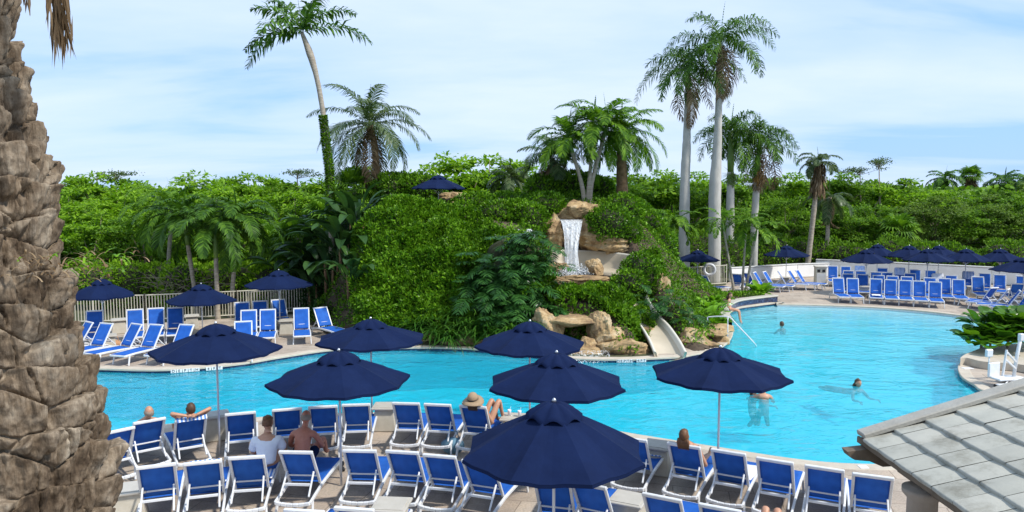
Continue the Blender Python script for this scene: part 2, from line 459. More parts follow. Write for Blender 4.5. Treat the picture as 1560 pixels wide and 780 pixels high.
def mesh_arrays(me):
    V = np.zeros(len(me.vertices) * 3); me.vertices.foreach_get('co', V)
    return V.reshape(-1, 3), [tuple(p.vertices) for p in me.polygons]

def person(label, parts, J, E, head, head_dir, skin, hair=None, hair_kind='short', hands=(), loc=(0, 0, 0), rz=0, up=(0, 0, 1), ears=True, group=None):
    """J/E skeleton without head; head = centre; head_dir = facing; parts = list of (name, material, J, E) clothing shells"""
    t = thing('person', label, 'person', loc, rz, group)
    mb = MB()
    V, Fc = mesh_arrays(skin_obj(J, E, 'body', skin, t)); mb.add(V, Fc, 0, True)
    # head: shaped skull, jaw, nose, eye sockets, ears
    f = Vector(head_dir).normalized(); u = Vector(up); u = (u - f * u.dot(f)).normalized(); s = f.cross(u)
    Rm = Matrix((s, f, u)).transposed()
    def shape(p):
        q = p.copy()
        if q.z < 0: q.x *= 1 + .32 * q.z; q.y *= 1 + .12 * q.z
        if q.z < -.2 and q.y > 0: q.y *= 1.05
        for sx in (-.38, .38):
            dd = (Vector((sx, .85, .02)) - p).length
            if dd < .28: q.y -= .12 * (1 - dd / .28)
        dd = math.hypot(p.x * 1.8, (p.z + .18))
        if p.y > 0 and dd < .3: q.y += .24 * (1 - dd / .3)
        return q
    mb.sphere(head, (.078, .098, .118), 20, 16, Rm, 0, shape)
    for sx in (-1, 1):
        c = Vector(head) + Rm @ Vector((sx * .078, -.005, -.005)); mb.sphere(c, (.012, .022, .032), 8, 6, Rm)
    for (w, d, nn, open_) in hands:      # five separate fingers and a thumb on the side of the palm
        w = Vector(w); d = Vector(d).normalized(); nn = Vector(nn); nn = (nn - d * nn.dot(d)).normalized(); sd = d.cross(nn)
        mb.tube([w - d * .02, w + d * .03, w + d * .085], [.026, .038, .036], 8, flat=.45 if abs(nn.z) > .5 else 1)
        for k, (off, ln) in enumerate([(-.03, .07), (-.01, .08), (.011, .075), (.031, .058)]):
            b0 = w + d * .075 + sd * off
            c1 = b0 + d * ln * .45 - nn * .006; c2 = b0 + d * ln * .75 - nn * .02 * (2 - open_); c3 = b0 + d * ln * .95 - nn * .04 * (2 - open_)
            mb.tube([b0, c1, c2, c3], [.0095, .009, .008, .006], 6)
        b0 = w + d * .02 - sd * .03
        mb.tube([b0, b0 + d * .025 - sd * .03, b0 + d * .06 - sd * .04], [.012, .011, .008], 6)
    mb.build('body', skin, t)
    face = MB()
    for sx in (-1, 1):
        face.sphere(Vector(head) + Rm @ Vector((sx * .03, .083, .004)), (.011, .008, .006), 8, 6, Rm)
    face.build('eyes', M['black'], t)
    lip = MB(); lip.sphere(Vector(head) + Rm @ Vector((0, .083, -.058)), (.024, .010, .007), 8, 6, Rm); lip.build('mouth', M['lip'], t)
    if hair:
        hb = MB()
        def hs(p):
            q = p.copy(); lim = .30 if hair_kind != 'bald' else .9
            if p.y > .1 and p.z < .42: q = q * .80
            elif p.z < -.55: q = q * .72
            elif hair_kind == 'bald' and p.z > .35: q = q * .82
            n = fbm(np.array([[p.x * 5, p.y * 5, p.z * 5]]), 3, 2)[0] - .5
            return q * (1 + .22 * n)
        hb.sphere(Vector(head) + Rm @ Vector((0, -.008, .006)), (.088, .107, .127), 22, 16, Rm, 0, hs)
        if hair_kind == 'bun':
            hb.sphere(Vector(head) + Rm @ Vector((0, -.085, .085)), (.045, .042, .045), 12, 9, Rm, 0, lambda p: p * (1 + .25 * (fbm(np.array([[p.x * 3, p.y * 3, p.z * 3]]), 9, 2)[0] - .5)))
        if hair_kind in ('long', 'pony'):
            for k in range(9):
                a = (k - 4) / 4 * .07
                p0 = Vector(head) + Rm @ Vector((a, -.07, -.02)); 
                L = .20 if hair_kind == 'long' else .14
                hb.tube([p0, p0 + Rm @ Vector((a * .2, -.03, -.07)), p0 + Rm @ Vector((a * .3, -.02, -L))], [.03, .028, .008], 6)
        hb.build('hair', hair, t)
    for nm, m, JJ, EE in parts:
        me = skin_obj(JJ, EE, nm, m, t); o = bpy.data.objects.new(nm, me); COL.objects.link(o); o.parent = t
    return t
M['lip'] = mat('lips', (.35, .10, .09), .5)
# ================================================================== WORLD, SUN
SUN_EL, SUN_AZ = 50, 116          # azimuth clockwise from +Y (the way the camera looks)
wd = bpy.data.worlds.new("World"); SC.world = wd; wd.use_nodes = True
nt = wd.node_tree; bg = nt.nodes['Background']
sky = N(nt, 'ShaderNodeTexSky', sky_type='NISHITA'); sky.sun_disc = False
sky.sun_elevation = R(SUN_EL); sky.sun_rotation = R(SUN_AZ); sky.air_density = 1.0; sky.dust_density = .6; sky.ozone_density = 2.0
tc = N(nt, 'ShaderNodeTexCoord')
# cloud sheets: direction divided by height gives a flat layer high above
sp = N(nt, 'ShaderNodeSeparateXYZ'); nt.links.new(tc.outputs['Generated'], sp.inputs[0])
den = N(nt, 'ShaderNodeMath', operation='ADD'); den.inputs[1].default_value = .16; nt.links.new(sp.outputs['Z'], den.inputs[0])
dx = N(nt, 'ShaderNodeMath', operation='DIVIDE'); dy = N(nt, 'ShaderNodeMath', operation='DIVIDE')
nt.links.new(sp.outputs['X'], dx.inputs[0]); nt.links.new(den.outputs[0], dx.inputs[1])
nt.links.new(sp.outputs['Y'], dy.inputs[0]); nt.links.new(den.outputs[0], dy.inputs[1])
cb = N(nt, 'ShaderNodeCombineXYZ'); nt.links.new(dx.outputs[0], cb.inputs[0]); nt.links.new(dy.outputs[0], cb.inputs[1])
mp = N(nt, 'ShaderNodeMapping'); mp.inputs['Scale'].default_value = (.55, 1.0, 1); mp.inputs['Location'].default_value = (2.2, .7, 0); mp.inputs['Rotation'].default_value = (0, 0, R(8))
nt.links.new(cb.outputs[0], mp.inputs[0])
n1 = N(nt, 'ShaderNodeTexNoise', i_Scale=.75, i_Detail=7.0, i_Roughness=.52, i_Distortion=.35); nt.links.new(mp.outputs[0], n1.inputs['Vector'])
r1 = ramp(nt, [(.36, (0, 0, 0)), (.46, (.60, .60, .60)), (.62, (1, 1, 1))]); nt.links.new(n1.outputs['Fac'], r1.inputs[0])
n2 = N(nt, 'ShaderNodeTexNoise', i_Scale=2.6, i_Detail=5.0, i_Roughness=.6); nt.links.new(mp.outputs[0], n2.inputs['Vector'])
r2 = ramp(nt, [(.3, (.80, .80, .80)), (.75, (1, 1, 1))]); nt.links.new(n2.outputs['Fac'], r2.inputs[0])
mc = N(nt, 'ShaderNodeMath', operation='MULTIPLY'); nt.links.new(r1.outputs[0], mc.inputs[0]); nt.links.new(r2.outputs[0], mc.inputs[1])
mf = N(nt, 'ShaderNodeMath', operation='MULTIPLY_ADD'); mf.inputs[1].default_value = .74; mf.inputs[2].default_value = .02; nt.links.new(mc.outputs[0], mf.inputs[0])
veil = N(nt, 'ShaderNodeMixRGB'); veil.inputs[0].default_value = .80; veil.inputs[2].default_value = (2.0, 3.7, 6.6, 1); nt.links.new(sky.outputs[0], veil.inputs[1])
mx = N(nt, 'ShaderNodeMixRGB'); mx.inputs[2].default_value = (5.3, 5.85, 6.6, 1)
nt.links.new(mf.outputs[0], mx.inputs[0]); nt.links.new(veil.outputs[0], mx.inputs[1]); nt.links.new(mx.outputs[0], bg.inputs[0])
bg.inputs[1].default_value = .122
sl = bpy.data.lights.new('sun', 'SUN'); so = bpy.data.objects.new('sun', sl); COL.objects.link(so)
sl.energy = 3.3; sl.angle = R(4); sl.color = (1, .955, .88)
sd = Vector((math.sin(R(SUN_AZ)) * math.cos(R(SUN_EL)), math.cos(R(SUN_AZ)) * math.cos(R(SUN_EL)), math.sin(R(SUN_EL))))
so.rotation_euler = sd.to_track_quat('Z', 'Y').to_euler(); so.location = (10, -10, 30)
vs = SC.view_settings; vs.view_transform = 'Standard'; vs.look = 'None'; vs.exposure = 0.55; vs.gamma = 1

# ================================================================== POOL OUTLINE, DECK, GROUND
ZW = -.12
def G(x, y, z=0): p = at(x, y, z); return (p.x, p.y)
ctrl = [(-18, 22.8)] + [G(*p) for p in [(60, 561), (148, 561), (230, 563), (300, 560), (370, 553), (430, 543), (500, 533), (570, 530), (640, 529), (700, 530), (760, 534), (820, 541),
        (880, 546), (950, 547), (1000, 545), (1045, 542), (1085, 533), (1108, 521), (1116, 503), (1108, 482), (1121, 470), (1150, 465)]]
ctrl += [G(1183, 461)]
beach = [G(*p) for p in [(1184, 463.5), (1225, 464), (1290, 466), (1350, 469), (1410, 474), (1470, 481), (1530, 489), (1600, 501)]]
ctrl2 = [(21.0, 28.0), (18.5, 26.2), G(1500, 541), G(1472, 547), G(1461, 558), G(1466, 573), G(1484, 585), G(1510, 597), (14.6, 19.3), (15.6, 17.6), (14.2, 16.0), (11.0, 14.9)]
ctrl3 = [G(*p) for p in [(1390, 706), (1330, 708), (1260, 705), (1190, 697), (1120, 686), (1050, 675), (980, 664), (900, 651), (800, 639), (700, 632), (600, 629), (500, 631), (400, 636), (300, 643), (200, 652), (100, 664)]] + [(-14, 17.3), (-17.5, 19.6)]
def c2(P, m, closed=False): return [(v.x, v.y) for v in catmull([(p[0], p[1], 0) for p in P], m, closed)]
sA = c2(ctrl, 110); sB = c2(beach, 40); sC = c2(ctrl2, 60); sD = c2(ctrl3, 90)
pool = sA + sB + sC + sD
def area(P): return .5 * sum(P[i][0] * P[(i + 1) % len(P)][1] - P[(i + 1) % len(P)][0] * P[i][1] for i in range(len(P)))
if area(pool) < 0: pool = pool[::-1]
poolN = np.array(pool)
def inside(P, poly):
    P = np.asarray(P, float); poly = np.asarray(poly); r = np.zeros(len(P), bool); n = len(poly)
    for i in range(n):
        x1, y1 = poly[i]; x2, y2 = poly[(i + 1) % n]
        c = ((y1 > P[:, 1]) != (y2 > P[:, 1]))
        with np.errstate(all='ignore'):
            xx = (x2 - x1) * (P[:, 1] - y1) / (y2 - y1) + x1
        r ^= c & (P[:, 0] < xx)
    return r
def dist_poly(P, line, closed=True):
    P = np.asarray(P, float); L = np.asarray(line); d = np.full(len(P), 1e9); n = len(L)
    for i in range(n if closed else n - 1):
        a = L[i]; b = L[(i + 1) % n]; ab = b - a; t = np.clip(((P - a) @ ab) / max(ab @ ab, 1e-9), 0, 1)
        d = np.minimum(d, np.linalg.norm(P - (a + t[:, None] * ab), axis=1))
    return d
W_LINE = [(34, 42.6), (30.1, 43.6), (29.2, 45), (25, 47.6), (20.5, 50), (17.2, 48.4), (13.55, 46), (12.8, 44.2), (8.1, 41.6)]
deck = [(-26, -6), (36, -6), (36, 43)] + W_LINE + [(7.3, 39.0), (10.5, 38.6), (13.1, 38.3), (13.7, 37.0), (13.3, 33), (0, 20), (-6, 24), (-6.9, 26.2), (-7.3, 30), (-8.7, 33.7), (-15.3, 30.8), (-20, 29.6), (-26, 29)]
def cdt(polys, pts=()):
    V = []; E = []
    for P in polys:
        o = len(V); V += [Vector(p) for p in P]; E += [(o + i, o + (i + 1) % len(P)) for i in range(len(P))]
    V += [Vector(p) for p in pts]
    r = geometry.delaunay_2d_cdt(V, E, [], 0, 1e-5)
    return [tuple(v) for v in r[0]], [tuple(f) for f in r[2]]
V, T3 = cdt([pool, deck, [(-400, -60), (400, -60), (400, 700), (-400, 700)]])
Vn = np.array(V); cen = Vn[np.array(T3)].mean(axis=1)
ip = inside(cen, pool); idk = inside(cen, deck)
def pick(name, mask, z, m):
    Fq = np.array(T3)[mask]; u, inv = np.unique(Fq, return_inverse=True)
    VV = np.column_stack([Vn[u], np.full(len(u), z)])
    o = qmesh(name, VV, inv.reshape(Fq.shape), m); tag(o, kind='structure'); return o

def deck_mat():
    m, nt, b = new_mat('concrete_pavers')
    tc = N(nt, 'ShaderNodeTexCoord'); mp = N(nt, 'ShaderNodeMapping'); mp.inputs['Rotation'].default_value = (0, 0, R(12))
    nt.links.new(tc.outputs['Object'], mp.inputs[0])
    nw = N(nt, 'ShaderNodeTexNoise', i_Scale=.35, i_Detail=2.0); nt.links.new(mp.outputs[0], nw.inputs['Vector'])
    mxv = N(nt, 'ShaderNodeMixRGB'); mxv.blend_type = 'ADD'; mxv.inputs[0].default_value = .5; nt.links.new(mp.outputs[0], mxv.inputs[1]); nt.links.new(nw.outputs['Color'], mxv.inputs[2])
    br = N(nt, 'ShaderNodeTexBrick', i_Scale=1.0); br.inputs['Brick Width'].default_value = .9; br.inputs['Row Height'].default_value = .6; br.inputs['Mortar Size'].default_value = .010; br.inputs['Mortar Smooth'].default_value = .4
    br.inputs['Color1'].default_value = (.35, .285, .225, 1); br.inputs['Color2'].default_value = (.42, .355, .285, 1); br.inputs['Mortar'].default_value = (.20, .16, .125, 1)
    nt.links.new(mxv.outputs[0], br.inputs['Vector'])
    n = N(nt, 'ShaderNodeTexNoise', i_Scale=1.4, i_Detail=8.0, i_Roughness=.7); nt.links.new(tc.outputs['Object'], n.inputs['Vector'])
    r = ramp(nt, [(.28, (.66, .63, .60)), (.5, (1, 1, 1)), (.75, (1.25, 1.18, 1.10))]); nt.links.new(n.outputs['Fac'], r.inputs[0])
    mm = N(nt, 'ShaderNodeMixRGB', blend_type='MULTIPLY'); mm.inputs[0].default_value = 1; nt.links.new(br.outputs['Color'], mm.inputs[1]); nt.links.new(r.outputs[0], mm.inputs[2])
    n3 = N(nt, 'ShaderNodeTexNoise', i_Scale=28.0, i_Detail=3.0); nt.links.new(tc.outputs['Object'], n3.inputs['Vector'])
    r3 = ramp(nt, [(.3, (.80, .80, .80)), (.7, (1.12, 1.12, 1.12))]); nt.links.new(n3.outputs['Fac'], r3.inputs[0])
    m4 = N(nt, 'ShaderNodeMixRGB', blend_type='MULTIPLY'); m4.inputs[0].default_value = 1; nt.links.new(mm.outputs[0], m4.inputs[1]); nt.links.new(r3.outputs[0], m4.inputs[2])
    nt.links.new(m4.outputs[0], b.inputs['Base Color']); b.inputs['Roughness'].default_value = .8
    bp = N(nt, 'ShaderNodeBump', i_Strength=.5, i_Distance=.006); nt.links.new(br.outputs['Fac'], bp.inputs['Height']); bp.invert = True; nt.links.new(bp.outputs[0], b.inputs['Normal'])
    return m
M['deck'] = deck_mat()
M['ground'] = mat('forest_floor', (.035, .05, .015), .95, (.08, .075, .035), .5, .5, 5)
M['coping'] = mat('coping_stone', (.52, .46, .37), .7, (.42, .36, .28), 2.5, .3, 40)
M['plaster'] = mat('pool_plaster', (.84, .86, .86), .6, (.78, .82, .82), .8)
pick('pool_deck', idk & ~ip, 0, M['deck'])
pick('ground', ~idk & ~ip, -.006, M['ground'])

# coping: a 0.3 m wide stone rim, 12 mm proud of the deck, rounded nose
def offset_line(P, d):
    P = np.asarray(P); n = len(P); out = []
    for i in range(n):
        t = P[(i + 1) % n] - P[i - 1]; t = t / max(np.linalg.norm(t), 1e-9); out.append(P[i] + np.array([t[1], -t[0]]) * d)   # to the outside of a ccw loop
    return np.array(out)
def strip(name, A, B, m, kind='structure', closed=True):
    """surface between matched polylines (3-D)"""
    n = len(A); V = np.concatenate([A, B]); k = n if closed else n - 1
    Fq = np.array([(i, (i + 1) % n, n + (i + 1) % n, n + i) for i in range(k)])
    o = qmesh(name, V, Fq, m, smooth=True)
    if kind: tag(o, kind=kind)
    return o
z_ = lambda P, z: np.column_stack([P, np.full(len(P), z)])
pin = offset_line(poolN, -.03)
prof = [(pin, -.05), (pin, .0), (offset_line(poolN, -.015), .012), (offset_line(poolN, .28), .012), (offset_line(poolN, .30), -.004)]
Vc = np.concatenate([z_(a, z) for a, z in prof]); n = len(poolN)
Fq = np.array([(j * n + i, j * n + (i + 1) % n, (j + 1) * n + (i + 1) % n, (j + 1) * n + i) for j in range(len(prof) - 1) for i in range(n)])
tag(qmesh('pool_coping', Vc, Fq, M['coping']), kind='structure')

def tile_mat():
    m, nt, b = new_mat('waterline_tile')
    tc = N(nt, 'ShaderNodeTexCoord'); n = N(nt, 'ShaderNodeTexWhiteNoise')
    sn = N(nt, 'ShaderNodeVectorMath', operation='SNAP'); sn.inputs[1].default_value = (.08, .08, .08); nt.links.new(tc.outputs['Object'], sn.inputs[0]); nt.links.new(sn.outputs[0], n.inputs['Vector'])
    r = ramp(nt, [(0, (.01, .018, .05)), (.6, (.02, .04, .10)), (1, (.05, .09, .18))]); nt.links.new(n.outputs['Value'], r.inputs[0]); nt.links.new(r.outputs[0], b.inputs['Base Color']); b.inputs['Roughness'].default_value = .2
    return m
M['tile'] = tile_mat()
# walls: tile band down to 60 mm under the water, then plaster
isb = dist_poly(poolN, sB, False) < .05
zlow = np.where(isb, -.3, -.24)
strip('pool_tile_band', z_(poolN, .002), np.column_stack([poolN, np.where(isb, -.03, -.24)]), M['tile'])
pw = offset_line(poolN, .012)
strip('pool_wall', np.column_stack([pw, np.where(isb, -.02, -.2)]), z_(pw, -1.75), M['plaster'])

# floor: zero-depth entry from the beach, deeper towards the near and left sides
gx, gy = np.meshgrid(np.arange(-19, 24, .7), np.arange(14, 38, .7)); g = np.column_stack([gx.ravel(), gy.ravel()])
g = g[inside(g, pool) & (dist_poly(g, pool) > .3)]
V2, T2 = cdt([[tuple(p) for p in pw]], [tuple(p) for p in g]); V2 = np.array(V2); c = V2[np.array(T2)].mean(axis=1)
T2 = np.array(T2)[inside(c, pw)]
def depth(P):
    d = dist_poly(P, sB, False); dp = .02 + d * .055 + np.clip(d - 9, 0, 99) * .03
    return np.clip(dp, .02, 1.45)
z = ZW - depth(V2)
o = qmesh('pool_floor', np.column_stack([V2, z]), T2, M['plaster'], smooth=True); tag(o, kind='structure')

# water: closed body with real depth; coloured by absorption and by an even cyan mixed into the surface
def water_mat():
    m, nt, b = new_mat('pool_water'); nt.nodes.remove(b); out = nt.nodes['Material Output']
    tc = N(nt, 'ShaderNodeTexCoord'); mp = N(nt, 'ShaderNodeMapping'); mp.inputs['Scale'].default_value = (.75, 1.15, 1); nt.links.new(tc.outputs['Object'], mp.inputs[0])
    a = N(nt, 'ShaderNodeTexNoise', i_Scale=2.1, i_Detail=3.0, i_Roughness=.55, i_Distortion=.9); nt.links.new(mp.outputs[0], a.inputs['Vector'])
    c = N(nt, 'ShaderNodeTexNoise', i_Scale=.45, i_Detail=2.0); nt.links.new(mp.outputs[0], c.inputs['Vector'])
    rc = ramp(nt, [(.35, (.35, .35, .35)), (.65, (1, 1, 1))]); nt.links.new(c.outputs['Fac'], rc.inputs[0])
    mu = N(nt, 'ShaderNodeMath', operation='MULTIPLY'); nt.links.new(a.outputs['Fac'], mu.inputs[0]); nt.links.new(rc.outputs[0], mu.inputs[1])
    bp = N(nt, 'ShaderNodeBump', i_Strength=1.0, i_Distance=.075); nt.links.new(mu.outputs[0], bp.inputs['Height'])
    gl = N(nt, 'ShaderNodeBsdfGlossy'); gl.inputs['Roughness'].default_value = .06; nt.links.new(bp.outputs[0], gl.inputs['Normal'])
    tr_ = N(nt, 'ShaderNodeBsdfTransparent'); df = N(nt, 'ShaderNodeBsdfDiffuse'); df.inputs[0].default_value = (.03, .52, .70, 1); tp = N(nt, 'ShaderNodeMixShader'); tp.inputs[0].default_value = .42; nt.links.new(tr_.outputs[0], tp.inputs[1]); nt.links.new(df.outputs[0], tp.inputs[2]); nt.links.new(bp.outputs[0], df.inputs['Normal'])
    fr = N(nt, 'ShaderNodeFresnel', i_IOR=1.33); nt.links.new(bp.outputs[0], fr.inputs['Normal'])
    ms = N(nt, 'ShaderNodeMixShader'); nt.links.new(fr.outputs[0], ms.inputs[0]); nt.links.new(tp.outputs[0], ms.inputs[1]); nt.links.new(gl.outputs[0], ms.inputs[2])
    nt.links.new(ms.outputs[0], out.inputs['Surface'])
    va = N(nt, 'ShaderNodeVolumeAbsorption'); va.inputs['Color'].default_value = (.0, .915, .965, 1); va.inputs['Density'].default_value = .70
    nt.links.new(va.outputs[0], out.inputs['Volume'])
    return m
M['water'] = water_mat()
wp = offset_line(poolN, .006)
V3, T3b = cdt([[tuple(p) for p in wp]]); V3 = np.array(V3); c = V3[np.array(T3b)].mean(axis=1); T3b = np.array(T3b)[inside(c, wp)]
mb = MB(); nv = len(V3)
mb.add(np.concatenate([z_(V3, ZW), z_(V3, -1.72)]), [tuple(t) for t in T3b] + [tuple(t + nv)[::-1] for t in T3b])
e = {}
for t in T3b:
    for i in range(3): e[(t[i], t[(i + 1) % 3])] = 1
side = [(a, b) for (a, b) in e if (b, a) not in e]
mb.add(np.concatenate([z_(V3, ZW), z_(V3, -1.72)]), [(b, a, a + nv, b + nv) for a, b in side])
w = mb.build('pool_water', M['water'])
bm = __import__('bmesh').new(); bm.from_mesh(w.data); __import__('bmesh').ops.remove_doubles(bm, verts=bm.verts, dist=1e-5); __import__('bmesh').ops.recalc_face_normals(bm, faces=bm.faces); bm.to_mesh(w.data); bm.free()
tag(w, kind='structure')

# ================================================================== THE ROCKY MOUND
cp = []
def cpt(x, y, D): p = atd(x, y, D); cp.append((p.x, p.y, p.z))
for a in [(575, 500, 27.6), (640, 500, 27.3), (720, 500, 27.2), (780, 500, 26.8), (572, 440, 28.6), (640, 440, 28.4), (720, 450, 28.2), (800, 450, 27.8), (560, 385, 30), (640, 385, 29.8), (720, 390, 29.6), (800, 395, 29.0),
          (555, 340, 31.5), (620, 332, 31.5), (680, 345, 31.3), (740, 372, 30.4), (600, 322, 34), (690, 322, 35), (760, 330, 34.5), (800, 340, 34.5),
          (850, 440, 28.0), (850, 480, 26.2), (900, 480, 26.3), (900, 440, 28.2), (950, 430, 28.6), (985, 410, 29.8), (960, 480, 26.8), (1000, 480, 27.2), (1000, 430, 31), (1040, 475, 28.5), (1060, 462, 33),
          (845, 312, 35.5), (890, 308, 35.5), (940, 318, 35.2), (985, 345, 35), (1000, 380, 34.5), (650, 318, 39), (760, 318, 40), (870, 312, 40), (960, 330, 39.5)]: cpt(*a)
for (X, Y) in [(-5.2, 26.6), (-3, 26.5), (-1, 26.2), (0.3, 25.6), (1.8, 25.0), (3.8, 24.7), (5.6, 24.8), (7.0, 25.6), (7.7, 27), (8.4, 29.5), (9.5, 32), (11, 35), (10.2, 38), (7.5, 40), (5.5, 43.5), (0, 46), (-5, 46), (-9, 43),
               (-10, 38), (-8.6, 33), (-7.4, 30), (-6.6, 28)]: cp.append((X, Y, .05))
for (X, Y) in [(-10, 27), (-13, 33), (-14, 40), (-10, 48), (0, 51), (9, 48), (12, 41), (14, 38), (14, 33), (11, 29), (9, 26), (8, 23.5), (4, 22.5), (0, 23), (-4, 24), (-8, 25)]: cp.append((X, Y, -.9))
cp = np.array(cp); K = np.linalg.norm(cp[:, None, :2] - cp[None, :, :2], axis=2)
A = np.block([[K - np.eye(len(cp)) * .12, np.ones((len(cp), 1))], [np.ones((1, len(cp))), np.zeros((1, 1))]])
wts = np.linalg.solve(A, np.concatenate([cp[:, 2], [0]]))
CH = [tuple(atd(*a)) for a in ((962, 452, 29.6), (972, 474, 28.6), (984, 492, 27.5), (998, 508, 26.5), (1011, 528, 25.4), (1021, 549, 24.2))]
GRO = (2.35, 25.6)
BAS = (3.15, 31.9, 2.35, 2.3)     # the slide's splash basin cut into the mound: centre, radii
def hill(X, Y, carve=True):
    X = np.atleast_1d(np.asarray(X, float)); Y = np.atleast_1d(np.asarray(Y, float))
    d = np.sqrt((X[:, None] - cp[None, :, 0]) ** 2 + (Y[:, None] - cp[None, :, 1]) ** 2)
    zz = d @ wts[:-1] + wts[-1]
    if carve:
        q = np.sqrt(((X - BAS[0]) / BAS[2]) ** 2 + ((Y - BAS[1]) / BAS[3]) ** 2)
        s = np.clip((1.12 - q) / .16, 0, 1); s = s * s * (3 - 2 * s); zz = zz * (1 - s) + np.minimum(zz, 1.95) * s
        for a, b in zip(CH[:-1], CH[1:]):        # bed of the slide chute
            a2 = np.array(a[:2]); ab = np.array(b[:2]) - a2; P = np.column_stack([X, Y]) - a2; t = np.clip(P @ ab / (ab @ ab), 0, 1)
            dd = np.linalg.norm(P - t[:, None] * ab, axis=1); s = np.clip((1.05 - dd) / .35, 0, 1); zc = a[2] + (b[2] - a[2]) * t - .30
            zz = zz * (1 - s) + np.minimum(zz, zc) * s
        q = np.sqrt(((X - 3.0) / 1.9) ** 2 + ((Y - 28.7) / 1.5) ** 2); s = np.clip((1.25 - q) / .4, 0, 1); zz = zz * (1 - s) + np.minimum(zz, 1.5) * s
        q = np.sqrt(((X - GRO[0]) / 1.15) ** 2 + ((Y - GRO[1]) / 1.25) ** 2); s = np.clip((1.1 - q) / .2, 0, 1); zz = zz * (1 - s) + np.minimum(zz, -.1) * s
    return zz
gx, gy = np.meshgrid(np.arange(-14, 14.01, .22), np.arange(23, 51, .22)); sh = gx.shape
hz = hill(gx.ravel(), gy.ravel()); P2 = np.column_stack([gx.ravel(), gy.ravel()])
inp = inside(P2, pool) ; hz = hz + (fbm(np.column_stack([P2 * .9, P2[:, :1] * 0]), 5, 3) - .5) * .25
hz = np.where(inp, -2.2, hz)
keep = lambda a, b: True
Fq = []
ok = (hz > -.35)
for i in range(sh[0] - 1):
    for j in range(sh[1] - 1):
        a = i * sh[1] + j; q = (a, a + 1, a + sh[1] + 1, a + sh[1])
        if all(not inp[k] for k in q) and any(ok[k] for k in q): Fq.append(q)
Fq = np.array(Fq); u, inv = np.unique(Fq, return_inverse=True)
o = qmesh('rocky_mound', np.column_stack([P2[u], hz[u]]), inv.reshape(Fq.shape), M['soil'], smooth=True); tag(o, kind='structure')
# ================================================================== LOUNGERS
def make_lounger(ang, L=.80):
    """chaise: local +Y is the foot end, back leans towards -Y"""
    t = thing('sun_lounger', 'x', 'sun lounger')
    w = .335; zr = .33; py = -.25
    fr = MB()
    for s in (-1, 1):
        pts = [(s * w, 1.02, zr - .01), (s * w, .6, zr + .005), (s * w, .0, zr), (s * w, py, zr - .01), (s * w, -.6, zr - .05), (s * w, -.90, zr - .09)]
        for a, b in zip(pts[:-1], pts[1:]): fr.bar(a, b, .046, .060)
    fr.bar((-w, 1.02, zr - .01), (w, 1.02, zr - .01), .045, .055)
    fr.bar((-w, .35, zr - .03), (w, .35, zr - .03), .03, .03)
    # rear cross rail, bowed downward
    for i in range(6):
        x0 = -w + i * w / 3; x1 = x0 + w / 3; f = lambda x: -.035 * (1 - (x / w) ** 2)
        fr.bar((x0, -.90, zr - .09 + f(x0)), (x1, -.90, zr - .09 + f(x1)), .05, .06)
    fr.build('frame', M['white'], t)
    for s in (-1, 1):
        for y0, y1, z0 in ((.82, .90, zr), (-.74, -.84, zr - .06)):
            l = MB(); l.bar((s * (w - .002), y0, z0), (s * (w + .022), y1, 0), .042, .05); l.build('leg', M['white'], t)
    ca, sa = math.cos(ang), math.sin(ang)
    def B(x, u, n=0): return (x, py - u * ca + n * sa, zr + .03 + u * sa + n * ca)      # on the back: u up, n out of the front
    bf = MB(); wb = .305
    for s in (-1, 1): bf.bar(B(s * wb, -.02), B(s * wb, L), .052, .04)
    bf.bar(B(-wb - .025, L), B(wb + .025, L), .06, .055)
    bf.bar(B(-wb, .20, -.012), B(wb, .20, -.012), .028, .028)
    bf.build('back_frame', M['white'], t)
    # fabric: slightly sagging sheets with thickness
    def sheet(fn, name, nu=9, nv=12):
        V = []; 
        for k in (0, 1):
            for i in range(nu):
                for j in range(nv): V.append(fn(i / (nu - 1) * 2 - 1, j / (nv - 1), k))
        F_ = []
        for k in (0, 1):
            for i in range(nu - 1):
                for j in range(nv - 1):
                    a = k * nu * nv + i * nv + j; q = (a, a + nv, a + nv + 1, a + 1); F_.append(q if k else q[::-1])
        rim = [i * nv for i in range(nu)] + [(nu - 1) * nv + j for j in range(1, nv)] + [i * nv + nv - 1 for i in range(nu - 2, -1, -1)] + [j for j in range(nv - 2, 0, -1)]
        for a, b in zip(rim, rim[1:] + rim[:1]): F_.append((a, b, b + nu * nv, a + nu * nv))
        m = MB(); m.add(V, F_, 0, True); return m.build(name, M['sling'], t)
    sheet(lambda a, b, k: B(a * (wb - .015), .03 + b * (L - .045), (.012 + .006 * k) - .03 * (1 - a * a) * math.sin(math.pi * b)), 'back_sling')
    sheet(lambda a, b, k: (a * (w - .018), py + .03 + b * (1.22), zr + .022 + .006 * k - .035 * (1 - a * a) * math.sin(math.pi * b)), 'seat_sling')
    # prop that holds the back up: two struts and a cross bar
    st = MB()
    for s in (-1, 1): st.bar(B(s * (wb - .045), .34, -.035), (s * (wb - .03), -.80, zr - .02), 0.032, .034)
    m0 = B(0, .13, -.05)
    st.bar((-(wb - .03), -.62, zr + .12), ((wb - .03), -.62, zr + .12), .032, .045)
    st.build('back_prop', M['white'], t)
    return t
ANG_A, ANG_B = R(57), R(70)
protoA = make_lounger(ANG_A); protoB = make_lounger(ANG_B)
LN = .80
def top_local(ang): return Vector((0, -.25 - LN * math.cos(ang), .36 + LN * math.sin(ang) + .02))
def rot2(v, th): # th clockwise from +Y
    c, s = math.cos(th), math.sin(th); return Vector((v.x * c + v.y * s, -v.x * s + v.y * c, v.z))
chairs = []
